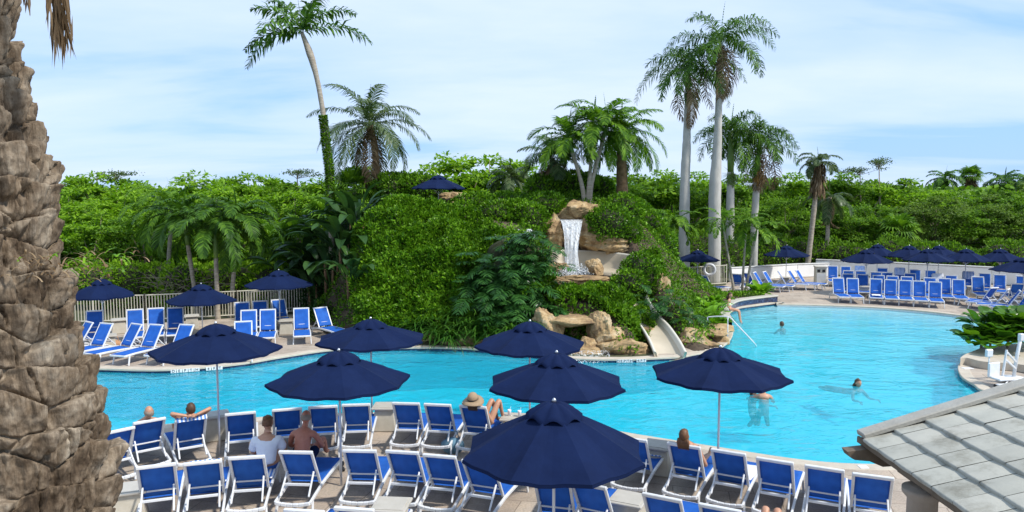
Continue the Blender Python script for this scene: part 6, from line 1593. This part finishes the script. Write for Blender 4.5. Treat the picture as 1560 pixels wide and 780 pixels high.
# dead frond tips hanging by the trunk
def hang_tip(x, y0, y1, D, n, w):
    a = np.array(atd(x, y0, D)) - np.array([TR[0][0], TR[3], 0]); L = (atd(x, y0, D).z - atd(x, y1, D).z)
    u = rgx.uniform(0, 1, n); P = a + np.column_stack([rgx.normal(size=n) * w * (.4 + .6 * (1 - u)), rgx.normal(size=n) * w * .6, -u * L * .62])
    Dd = np.column_stack([rgx.normal(size=n) * .10, rgx.normal(size=n) * .1, -np.ones(n)]); Ld.add(*leaf_quads(P, Dd, rgx.normal(size=(n, 3)) * .5 + np.array([0, -1, 0]), rgx.uniform(.18, .40, n) * L, .0055)); Ld.build('dead_frond', M['dead'], tb); Ld.__init__()
hang_tip(84, -80, 106, 3.1, 200, .028); hang_tip(36, -70, 34, 3.0, 24, .012)
mb = MB(); a0 = Vector((xt - .2, 0, 8.6)); e0 = atd(84, -60, 3.1) - Vector((TR[0][0], TR[3], 0)); mb.tube(catmull([a0, a0 + Vector((.7, -.1, .3)), e0 + Vector((-.05, 0, .9)), e0], 20), .012, 6); mb.build('dead_frond_stalk', M['brownbark'], tb)
# little fern growing from a crack
c = atd(108, 404, 3.05); tuft('dry_grass_tuft', 'small dry tuft of grass sprouting from the old palm trunk', (c.x, c.y, c.z), 90, .075, .0018, M['dead'], 200)
Lq = Leaves(); 
pass
tuft('grass_tuft', 'tiny green blades beside the dry tuft on the old palm trunk', (c.x + .02, c.y - .01, c.z + .01), 26, .08, .003, M['broad'], 201)

# ================================================================== PAVILION ROOF (right foreground)
E0 = at(1309, 667, 2.70); YE = E0.y; XE = E0.x
slope = math.atan2((atd(1560, 588, YE).z - 2.70), (atd(1560, 588, YE).x - XE)); rise = math.tan(slope)
t = thing('pavilion', 'grey tiled pavilion roof on round columns at the lower right corner', 'pavilion', (XE, YE, 0))
WX = 6.0; HX = WX / 2; DY = 7.5; tl = MB(); M['tile_r'] = None
def roof_mat():
    m, nt, b = new_mat('weathered_concrete_tile'); g = N(nt, 'ShaderNodeNewGeometry')
    r0 = ramp(nt, [(0, (.38, .37, .32)), (.5, (.42, .41, .355)), (1, (.46, .44, .38))]); nt.links.new(g.outputs['Random Per Island'], r0.inputs[0])
    n = N(nt, 'ShaderNodeTexNoise', i_Scale=2.2, i_Detail=7.0, i_Roughness=.7); nt.links.new(g.outputs['Position'], n.inputs['Vector'])
    r = ramp(nt, [(.30, (.55, .53, .48)), (.48, (.92, .92, .90)), (.8, (1.14, 1.13, 1.1))]); nt.links.new(n.outputs['Fac'], r.inputs[0])
    mm = N(nt, 'ShaderNodeMixRGB', blend_type='MULTIPLY'); mm.inputs[0].default_value = 1; nt.links.new(r0.outputs[0], mm.inputs[1]); nt.links.new(r.outputs[0], mm.inputs[2])
    nt.links.new(mm.outputs[0], b.inputs['Base Color']); b.inputs['Roughness'].default_value = .75
    n2 = N(nt, 'ShaderNodeTexNoise', i_Scale=45.0, i_Detail=4.0); nt.links.new(g.outputs['Position'], n2.inputs['Vector']); bp = N(nt, 'ShaderNodeBump', i_Strength=.35, i_Distance=.006); nt.links.new(n2.outputs['Fac'], bp.inputs['Height']); nt.links.new(bp.outputs[0], b.inputs['Normal'])
    return m
M['tile_r'] = roof_mat(); ex = .34; tw = .32; rgt = random.Random(6)
cs, sn_ = math.cos(slope), math.sin(slope)
ncx = int(HX / cs / ex)
for side in (0, 1):
    for i in range(ncx + 1):
        off = (tw / 2 if i % 2 else 0)
        for j in range(int(DY / tw) + 1):
            y1_ = -.17 - j * tw - off + (tw / 2 if i % 2 else 0) * 1; y0_ = y1_ - tw + .006
            if i % 2: y1_ -= tw / 2 * 0; 
            y1_ = -.17 - (j - .5 * (i % 2)) * tw; y0_ = y1_ - tw + .008
            y1_ = min(y1_, -.17); 
            if y1_ - y0_ < .05 or y0_ < -DY - .2: continue
            s0 = i * ex - .03; s1 = min(s0 + ex + .06, HX / cs); z0 = .052 + rgt.uniform(-.003, .004); z1 = .018; V = []; k = 7
            for a in range(k + 1):
                v = a / k; y = y0_ + (y1_ - y0_) * v; crown = .007 * math.sin(math.pi * v) ** 2; nosex = -.008 * math.sin(math.pi * v) ** 2
                for (s, h) in ((s0 + nosex, z0 - .030), (s0 + nosex, z0 + crown * .9 - .004), (s0 + nosex + .02, z0 + crown), (s1, z1 + crown * .15)):
                    V.append((s * cs - h * sn_, y, s * sn_ + h * cs))
            if side: V = [(WX - x, y, z) for x, y, z in V]
            F_ = [(a * 4 + b, a * 4 + b + 1, (a + 1) * 4 + b + 1, (a + 1) * 4 + b) for a in range(k) for b in range(3)]
            tl.add(V, F_, 0, True)
tl.build('roof_tiles', M['tile_r'], t)
bd = MB()
for sx in (0, 1):
    f = (lambda x: WX - x) if sx else (lambda x: x)
    # deck boards of roof
    V = [(f(0.02), .0, -.05), (f(HX), .0, -.05 + HX * rise), (f(HX), -DY, -.05 + HX * rise), (f(0.02), -DY, -.05), (f(0.02), .0, .008), (f(HX), .0, .008 + HX * rise), (f(HX), -DY, .008 + HX * rise), (f(0.02), -DY, .008)]
    bd.add(V, [(0, 1, 2, 3), (4, 7, 6, 5), (0, 4, 5, 1), (1, 5, 6, 2), (2, 6, 7, 3), (3, 7, 4, 0)])
bd.build('roof_deck', M['eave'] if 'eave' in M else M['brownwood'] if 'brownwood' in M else mat('aged_timber', (.16, .12, .085), .8, (.24, .19, .14), 4, .3, 25), t)
M['verge'] = mat('grey_verge_mortar', (.36, .35, .31), .8, (.29, .27, .23), 3, .3, 30)
vg = MB()
for yy in (-.085, -DY + .0):
    for a, b_ in (((-.03, yy, .062), (HX, yy, .062 + HX * rise)), ((HX, yy, .062 + HX * rise), (WX + .03, yy, .062))): vg.bar(a, b_, .175, .06)
vg.bar((HX, 0.0, HX * rise + .10), (HX, -DY, HX * rise + .10), .24, .06)
vg.build('verge', M['verge'], t)
M['timber'] = mat('dark_timber', (.10, .075, .05), .8, (.17, .13, .09), 5, .3, 30)
gt_ = MB(); gt_.bar((-.012, 0, -.012), (-.012, -DY, -.012), .03, .07); gt_.build('fascia', M['timber'], t)
rf = MB()
for k in range(9):
    y = -.25 - k * .85
    # shaped rafter tails
    for sx in (0, 1):
        f = (lambda x: WX - x) if sx else (lambda x: x)
        prof_ = [(.34, -.055 + .34 * rise), (HX - .1, -.055 + (HX - .1) * rise), (HX - .1, -.20 + (HX - .1) * rise), (.60, -.17 + .45 * rise), (.45, -.12), (.38, -.09)]
        V = [(f(px_), y + s, pz) for s in (-.045, .045) for px_, pz in prof_]; n_ = len(prof_); rf.add(V, [tuple(range(n_)), tuple(range(2 * n_ - 1, n_ - 1, -1))] + [(a, (a + 1) % n_, n_ + (a + 1) % n_, n_ + a) for a in range(n_)])
rf.build('rafters', M['timber'], t)
bm_ = MB(); 
for x in (.42, WX - .42): bm_.box((x, -DY / 2, -.22), (.16, DY - .3, .2), bev=.01)
bm_.build('beam', M['timber'], t)
# carved beam end at the gable corner
be = MB(); prof_ = [(-.22, -.08), (.5, -.0), (.5, -.16), (.30, -.235), (.16, -.245), (.02, -.185), (-.14, -.17), (-.19, -.14)]
V = [(px_, -.14 + s, pz) for s in (-.07, .07) for px_, pz in prof_]; n_ = len(prof_); be.add(V, [tuple(range(n_)), tuple(range(2 * n_ - 1, n_ - 1, -1))] + [(a, (a + 1) % n_, n_ + (a + 1) % n_, n_ + a) for a in range(n_)]); be.build('beam_end', M['timber'], t)
M['column'] = mat('plastered_column', (.40, .34, .28), .85, (.31, .26, .21), 3, .3, 30)
for (x, y) in ((.36, -.62), (WX - .42, -.85), (.42, -3.9), (WX - .42, -3.9), (.42, -6.9), (WX - .42, -6.9)):
    c_ = MB(); c_.lathe([(.18, -2.70), (.18, -2.58), (.15, -2.55), (.14, -.42), (.19, -.36), (.19, -.31)], 24, (x, y, 0)); c_.build('column', M['column'], t)
for ch in t.children: ch.location = (0, 0, 2.70)
# ================================================================== PEOPLE
def V3(*a): return Vector(a)
def sit_upright(label, skin, hair, hk, loc, rz, lean=.12, shirt=None, head_turn=0, look=None, shorts=None, arm='lap', woman=False):
    """seated astride a lounger, seat at z=.36, facing +Y, knees bent over to the sides, feet on the seat/ground"""
    zs = .38; sw = .17 if woman else .195
    pel = V3(0, 0, zs + .10); ch = V3(0, lean * .6, zs + .36); ne = V3(0, lean * 1.3, zs + .56); hd = V3(head_turn * .02, lean * 1.7 + .02, zs + .72)
    J = [(pel, .15, .11), (V3(0, lean * .3, zs + .22), .13, .10), (ch, .155, .105), (V3(0, lean, zs + .50), .13, .08), (ne, .055), (hd - V3(0, 0, .05), .055)]
    E = [(0, 1), (1, 2), (2, 3), (3, 4), (4, 5)]
    hands = []
    for s in (-1, 1):
        k = len(J); sh = V3(s * sw, lean, zs + .47); el = V3(s * (sw + .09), lean + .12, zs + .22); wr = V3(s * .10, lean + .34, zs + .18)
        J += [(sh, .06), (el, .042), (wr, .028), (V3(s * .1, .12, zs + .08), .085), (V3(s * .22, .50, zs + .30), .06), (V3(s * .20, .72, zs - .02), .042), (V3(s * .2, .84, zs - .04), .035)]
        E += [(3, k), (k, k + 1), (k + 1, k + 2), (0, k + 3), (k + 3, k + 4), (k + 4, k + 5), (k + 5, k + 6)]
        hands.append((wr, V3(-s * .5, .8, -.2), V3(0, 0, 1), 1))
    parts = []
    if shirt:
        JJ = [(pel - V3(0, 0, .02), .175, .135), (V3(0, lean * .3, zs + .22), .155, .125), (ch, .20, .14), (V3(0, lean, zs + .50), .19, .13)]; EE = [(0, 1), (1, 2), (2, 3)]
        for s in (-1, 1):
            k = len(JJ); JJ += [(V3(s * sw, lean, zs + .465), .098), (V3(s * (sw + .075), lean + .09, zs + .27), .09)]; EE += [(3, k), (k, k + 1)]
        parts.append(('shirt', shirt, JJ, EE))
    if shorts:
        JJ = [(pel - V3(0, 0, .01), .172, .13)]; EE = []
        for s in (-1, 1): k = len(JJ); JJ += [(V3(s * .1, .12, zs + .09), .105), (V3(s * .17, .33, zs + .20), .085)]; EE += [(0, k), (k, k + 1)]
        parts.append(('shorts', shorts, JJ, EE))
    return person(label, parts, J, E, hd, look or (head_turn, 1, -.15), skin, hair, hk, hands, loc, rz)
def on_chair(ch, fwd): # point on the chair's long axis, in world
    a = ch.rotation_euler.z; return (ch.location.x - math.sin(a) * fwd, ch.location.y + math.cos(a) * fwd, 0), a
l, a = on_chair(R2[2], -.02); wl = atd(388, 643, l[1]); sit_upright('person in a loose white shirt with auburn hair, seen from behind on a lounger', M['skin'], M['hair_red'], 'bun', (wl.x + .04, l[1] + .42, 0), a, shirt=M['cloth_white'], head_turn=.5, woman=True).scale = (1.1, 1.1, 1.1)
l, a = on_chair(R2[3], .0); wl = atd(445, 643, l[1]); sit_upright('shirtless person with short grey hair and sunburnt back sitting on a lounger', M['skin_red'], M['hair_grey'], 'bald', (wl.x + .02, l[1] + .42, 0), a, shorts=M['navy'], lean=.16).scale = (1.1, 1.1, 1.1)

def recline(label, skin, hair, hk, ch, swim, arms='down', knees=False, head_up=0, side=0, leg_side=0.0):
    ang = ANG_A; ca, sa = math.cos(ang), math.sin(ang)
    B = lambda x, u, n=.15: V3(x, -.25 - u * ca + n * sa, .36 + u * sa + n * ca)
    u0 = .06 + head_up
    pel = V3(side, -.14, .47); J = [(pel, .15, .105), (B(side, u0 + .16), .13, .09), (B(side, u0 + .36), .15, .095), (B(side, u0 + .50), .13, .075), (B(side, u0 + .60), .052), (B(side, u0 + .68), .05)]
    hd = B(side, u0 + .76, .13); E = [(i, i + 1) for i in range(5)]; hands = []
    for s in (-1, 1):
        k = len(J)
        if arms == 'head': sh, el, wr = B(side + s * .17, u0 + .50), B(side + s * .36, u0 + .76, .08), B(side + s * .07, u0 + .73, -.02); hdir = V3(-s, 0, .12)
        else: sh, el, wr = B(side + s * .18, u0 + .47), V3(side + s * .30, -.30, .62), V3(side + s * .22, -.02, .52); hdir = V3(-s * .2, 1, 0)
        if knees: hip, kn, an, to = V3(side + s * .09 + leg_side * .3, .02, .50), V3(side + s * .08 + leg_side, .28, .96), V3(side + s * .07 + leg_side * 1.2, .52, .44), V3(side + s * .07 + leg_side * 1.3, .70, .42)
        else: hip, kn, an, to = V3(side + s * .09, .0, .47), V3(side + s * .12, .40, .50), V3(side + s * .11, .82, .44), V3(side + s * .13, .88, .56)
        J += [(sh, .058), (el, .042), (wr, .028), (hip, .085), (kn, .058), (an, .036), (to, .03)]
        E += [(3, k), (k, k + 1), (k + 1, k + 2), (0, k + 3), (k + 3, k + 4), (k + 4, k + 5), (k + 5, k + 6)]
        hands.append((wr, hdir, V3(0, -.3, 1), .6))
    JJ = [(pel, .17, .125)]; EE = []
    for s in (-1, 1): k = len(JJ); JJ += [(J[6][0] * 0 + V3(side + s * .09 + (leg_side * .3 if knees else 0), .03, .50 if knees else .47), .10)]; EE += [(0, k)]
    parts = [('swimwear', swim, JJ, EE)]
    f = V3(0, sa, ca) * .6 + V3(0, .6, 0)
    return person(label, parts, J, E, hd, f, skin, hair, hk, hands, tuple(ch.location), ch.rotation_euler.z, up=(0, -ca, sa))
recline('bald bather reclining in the lounger by the trunk, back of the head above the rail', M['skin'], M['hair_grey'], 'bald', R1[1], M['navy'], head_up=.10)
recline('bather reclining with both arms crossed behind the head', M['skin'], M['hair'], 'short', R1[2], M['black'], arms='head', head_up=.13)
hatp = recline('bather in a straw sun hat with bent bare knees and a black wrap', M['skin'], M['hair'], 'long', R1[9], M['black'], knees=True, head_up=.08, leg_side=.22)
recline('auburn-haired bather reclining, hair above the back rail', M['skin'], M['hair_red'], 'long', R1[11], M['black'], head_up=.10)
recline('bather at the lower edge of whom only two bent knees show', M['skin'], M['hair'], 'short', R3[4], M['navy'], knees=True, head_up=-.1)
# straw hat: own thing, worn
ca, sa = math.cos(ANG_A), math.sin(ANG_A); u = .14 + .80
t = thing('sun_hat', 'wide-brimmed straw hat with a black band on the bather with bent knees', 'hat', tuple(R1[9].location), R1[9].rotation_euler.z)
hc = V3(0, -.25 - u * ca + .10 * sa, .36 + u * sa + .10 * ca); Rm = Matrix.Rotation(R(14), 3, 'X')
m = MB(); m.sphere(hc + V3(0, 0, .02), (.112, .125, .12), 20, 12, Rm, 0, lambda p: Vector((p.x, p.y, max(p.z, -.15)))); m.build('hat_crown', M['straw'], t)
m = MB(); Vb = []; 
for r_ in (.10, .16, .225):
    for k in range(32): w = 2 * math.pi * k / 32; q = Rm @ V3(r_ * math.cos(w), r_ * 1.05 * math.sin(w), -.01 - (.05 * (r_ - .1) / .125) * (1 + .5 * math.cos(2 * w))); Vb.append(tuple(hc + q))
m.add(Vb, [(i * 32 + k, i * 32 + (k + 1) % 32, (i + 1) * 32 + (k + 1) % 32, (i + 1) * 32 + k) for i in range(2) for k in range(32)], 0, True); b_ = m.build('brim', M['straw'], t); s_ = b_.modifiers.new('s', 'SOLIDIFY'); s_.thickness = .006
m = MB(); m.sphere(hc + V3(0, 0, .01), (.116, .129, .03), 20, 8, Rm); m.build('band', M['black'], t)

# swimmers
def swimmer(label, x, y, skin, hair, hk, face_az, depth_=.20, arms=True, lean=0, scale=1.0, prone=False):
    p = at(x, y, ZW + .10); zt0 = ZW + .27 - depth_      # head centre
    c = V3(0, 0, 0); ne = V3(0, -.02, -.16)
    J = [(V3(0, -.22, -.60), .14, .10), (V3(0, -.12, -.45), .13, .10), (V3(0, -.08, -.31), .16, .10), (V3(0, -.02, -.22), .12, .08), (ne, .055), (V3(0, 0, -.06), .055)]; E = [(i, i + 1) for i in range(5)]; hands = []
    if prone: J[0:3] = [(V3(0, -.62, -.38), .14, .10), (V3(0, -.38, -.34), .13, .10), (V3(0, -.16, -.29), .16, .10)]
    for s in (-1, 1):
        k = len(J); wr = V3(s * .30, .36, -.42); J += [(V3(s * .18, 0, -.25), .06), (V3(s * .30, .14, -.45), .042), (wr, .028), (V3(s * .1, .10, -.80) if not prone else V3(s * .1, -1.0, -.42), .08), (V3(s * .13, -.1, -1.05) if not prone else V3(s * .12, -1.4, -.45), .055)]
        E += [(3, k), (k, k + 1), (k + 1, k + 2), (0, k + 3), (k + 3, k + 4)]; hands.append((wr, V3(s * .3, 1, 0), V3(0, 0, 1), .3))
    return person(label, [], J, E, (0, .01, .0), (0, 1, .05), skin, hair, hk, hands, (p.x, p.y, zt0), face_az)
swimmer('swimmer far off near the beach entry, dark back of the head above the water', 1191, 493, M['skin'], M['hair'], 'short', R(20))
swimmer('swimmer facing the viewer in the middle of the pool, dark hair', 1307, 583, M['skin'], M['hair'], 'pony', R(180 + 20), depth_=.18, prone=True)
swimmer('swimmer with bare shoulders and back out of the water, below a parasol', 1163, 601, M['skin'], M['hair_grey'], 'short', R(-10), depth_=-.03, scale=1.1)
swimmer('swimmer hugging the bare-backed one, mostly hidden by a parasol', 1150, 596, M['skin'], M['hair_red'], 'long', R(-150), depth_=.12)

# girl on the planter wall, legs in the water
p = at(1110, 474, .33); zs = .33
J = [(V3(0, 0, .12), .11, .09), (V3(0, .02, .28), .095, .08), (V3(0, .02, .42), .11, .075), (V3(0, .02, .50), .09, .06), (V3(0, .03, .57), .042), (V3(0, .04, .63), .045)]; E = [(i, i + 1) for i in range(5)]; hands = []
for s in (-1, 1):
    k = len(J); wr = V3(s * .14, .10, .08); J += [(V3(s * .13, .02, .48), .045), (V3(s * .20, -.02, .28), .034), (wr, .024), (V3(s * .07, .08, .10), .07), (V3(s * .08, .44, .05), .05), (V3(s * .07, .50, -.35), .036), (V3(s * .07, .60, -.55), .028)]
    E += [(3, k), (k, k + 1), (k + 1, k + 2), (0, k + 3), (k + 3, k + 4), (k + 4, k + 5), (k + 5, k + 6)]; hands.append((wr, V3(0, 1, -.1), V3(0, 0, 1), .5))
sw = [('swimsuit', mat('pale_green_swimsuit', (.42, .62, .30), .7, (.6, .72, .5), 20), [(V3(0, 0, .12), .125, .10), (V3(0, .02, .28), .11, .092), (V3(0, .02, .41), .122, .085)], [(0, 1), (1, 2)])]
person('girl in a pale green swimsuit on the planter wall, legs in the water', sw, J, E, (0, .05, .70), (.3, 1, -.15), M['skin'], M['hair'], 'long', hands, (p.x, p.y, .33), R(-118))

# towels, cups, shoes
M['towel_stripe'] = None
def stripe():
    m, nt, b = new_mat('striped_towel'); tc = N(nt, 'ShaderNodeTexCoord'); w = N(nt, 'ShaderNodeTexWave', i_Scale=4.5); w.bands_direction = 'X'; nt.links.new(tc.outputs['Object'], w.inputs['Vector']); r = ramp(nt, [(.45, (.72, .74, .78)), (.55, (.10, .24, .62))]); nt.links.new(w.outputs['Fac'], r.inputs[0]); nt.links.new(r.outputs[0], b.inputs['Base Color']); b.inputs['Roughness'].default_value = .9; return m
M['towel_stripe'] = stripe(); M['towel_white'] = M['cloth_white']
def cloth(name, label, ch, pts, m, seed, cat='towel'):
    """folded cloth lying over given local cross lines of a lounger: pts = [(x0, x1, y, z)]"""
    t = []; V = []; nu = 12
    P = catmull([V3(a[2], a[3], 0) for a in pts], 24); X0 = np.interp(np.linspace(0, 1, len(P)), np.linspace(0, 1, len(pts)), [a[0] for a in pts]); X1 = np.interp(np.linspace(0, 1, len(P)), np.linspace(0, 1, len(pts)), [a[1] for a in pts])
    for i, q in enumerate(P):
        for j in range(nu):
            u_ = j / (nu - 1); x = X0[i] + (X1[i] - X0[i]) * u_; w = .012 * math.sin(i * .9 + seed + j * .7); V.append((x, q.x + w * .5, q.y + abs(w) + .008))
    mb = MB(); mb.add(V, [(i * nu + j, i * nu + j + 1, (i + 1) * nu + j + 1, (i + 1) * nu + j) for i in range(len(P) - 1) for j in range(nu - 1)], 0, True)
    o = mb.build(name, m); o.location = ch.location; o.rotation_euler = ch.rotation_euler; s_ = o.modifiers.new('s', 'SOLIDIFY'); s_.thickness = .012; s_.offset = 1; return tag(o, label, cat)
ca, sa = math.cos(ANG_A), math.sin(ANG_A); BB = lambda u, n=.035: (-.25 - u * ca + n * sa, .36 + u * sa + n * ca)
top_ = BB(.82, .02)
cloth('towel', 'striped towel hanging over the top of the lounger of the arms-up bather', R1[2], [(-.26, .28, *BB(.45, .05)), (-.26, .28, *BB(.72, .05)), (-.26, .28, top_[0], top_[1] + .01), (-.25, .28, top_[0] - .06, top_[1] - .06)], M['towel_stripe'], 1)
cloth('towel', 'white towel spread on the lounger seat behind the parasol pole', R1[12], [(-.2, .28, *BB(.72, .04)), (-.2, .28, *BB(.1, .04)), (-.2, .3, .3, .37), (-.2, .3, .7, .37)], M['cloth_white'], 2)
cloth('towel', 'blue and white striped towel on the second lounger of the second row', R2[1], [(-.2, .29, *BB(.78, .05)), (-.2, .3, *BB(.2, .05)), (-.1, .3, .2, .37)], M['towel_stripe'], 3)
cloth('towel', 'striped towel on the foot end of the lounger under the biggest parasol', R1[10], [(-.28, .28, .45, .37), (-.28, .28, .9, .37), (-.28, .28, 1.02, .37), (-.28, .28, 1.07, .2)], M['towel_stripe'], 4)
cloth('towel', 'crumpled towel on the seat of the leftmost second-row lounger pair', R2[2], [(-.28, .28, *BB(.7, .04)), (-.28, .28, *BB(.2, .05)), (-.3, .3, .1, .37), (-.3, .3, .5, .37)], M['towel_stripe'], 5)
# cups and things on the table by the hat bather
q = at(783, 634, .56)
for i, (dx_, dy_) in enumerate([(-.1, .05), (.12, -.02)]):
    m = MB(); m.lathe([(.03, 0), (.04, .10), (.043, .13), (.038, .13), (.03, .02)], 16, (q.x + dx_, q.y + dy_, .56)); m.tube([(q.x + dx_, q.y + dy_, .58), (q.x + dx_ + .03, q.y + dy_, .76)], .004, 5)
    tag(m.build('drink_cup', M['cloth_white']), 'white plastic cup with straw on the table by the bent-knee bather, %s one' % ['left', 'right'][i], 'cup')
for i, (x, y) in enumerate([(415, 722), (521, 708), (521, 716), (236, 682)]):
    q = at(x, y, 0); m = MB(); m.sphere((q.x, q.y, .03), (.05, .13, .03), 12, 8, Matrix.Rotation(.3 * i, 3, 'Z'), 0, lambda p: Vector((p.x * (1 + .25 * p.y), p.y, p.z * (1 if p.y > 0 else 1.4)))); tag(m.build('shoe', M['black']), 'dark shoe on the near deck ' + ['beside the lounger of the shirtless person', 'beside the fifth lounger of the second row, farther one', 'beside the fifth lounger of the second row, nearer one', 'behind the lounger of the bald bather'][i], 'shoe')
# backpack and bags on far loungers
q = at(1299, 433, .4); m = MB(); m.sphere((q.x, q.y, .58), (.24, .16, .26), 16, 12, None, 0, lambda p: p * (1 + .15 * (fbm(np.array([[p.x * 3, p.y * 3, p.z * 3]]), 2, 2)[0] - .5))); tag(m.build('beach_bag', mat('grey_bag', (.14, .13, .12), .8, (.22, .2, .18), 12)), 'grey bag on the second lounger of the right deck front row', 'bag')
# towels left on the far loungers
ca, sa = math.cos(ANG_B), math.sin(ANG_B)
far = {o['label']: o for o in chairs if 'right deck' in o['label'] or 'left deck' in o['label'] or 'left fence' in o['label']}
for i, (key, m_, lb) in enumerate([('fifth from the left in its row along the white wall', M['towel_stripe'], 'striped towel over a lounger back at the white wall, left of the other'), ('sixth from the left in its third row', M['cloth_white'], 'white towel over a lounger back in the third row of the right deck'),
                                ('eighth from the left in its row along the white wall', M['towel_stripe'], 'striped towel over a lounger back at the white wall, right of the other'), ('third from the left in its front row', M['cloth_white'], 'folded white towel on the seat of a front-row right deck lounger'), ('third from the left in its row along the white wall', M['towel'], 'pale blue towel over a lounger back at the left end of the white wall')]):
    for l_, o_ in far.items():
        if key in l_:
            if 'folded' in lb: cloth('towel', lb, o_, [(-.2, .2, .0, .37), (-.2, .2, .25, .37), (-.2, .2, .5, .37)], m_, i)
            else:
                tt_ = BB(.84, .02); cloth('towel', lb, o_, [(-.26, .26, *BB(.40, .05)), (-.26, .26, *BB(.72, .05)), (-.26, .26, tt_[0], tt_[1] + .015), (-.26, .26, tt_[0] - .06, tt_[1] - .1)], m_, i)
for i, (x, y, c_) in enumerate([(176, 532, (.30, .16, .08)), (1452, 448, (.05, .05, .06)), (690, 690, (.08, .16, .22))]):
    q = at(x, y, 0); m = MB(); m.sphere((q.x, q.y, .17), (.24, .14, .20), 16, 12, None, 0, lambda p: Vector((p.x, p.y, p.z if p.z < .5 else p.z * .8)) * (1 + .2 * (fbm(np.array([[p.x * 2, p.y * 2, p.z * 2 + i]]), 2, 2)[0] - .5)))
    m.tube([(q.x - .13, q.y, .3), (q.x - .08, q.y, .46), (q.x + .08, q.y, .46), (q.x + .13, q.y, .3)], .012, 6)
    tag(m.build('beach_bag', mat('bag_fabric', c_, .8, tuple(a * 1.5 for a in c_), 9)), ['tan beach bag with a handle under the left deck loungers', 'black beach bag behind the front row of the right deck', 'blue-grey beach bag between the two near rows, left of the biggest parasol'][i], 'bag')
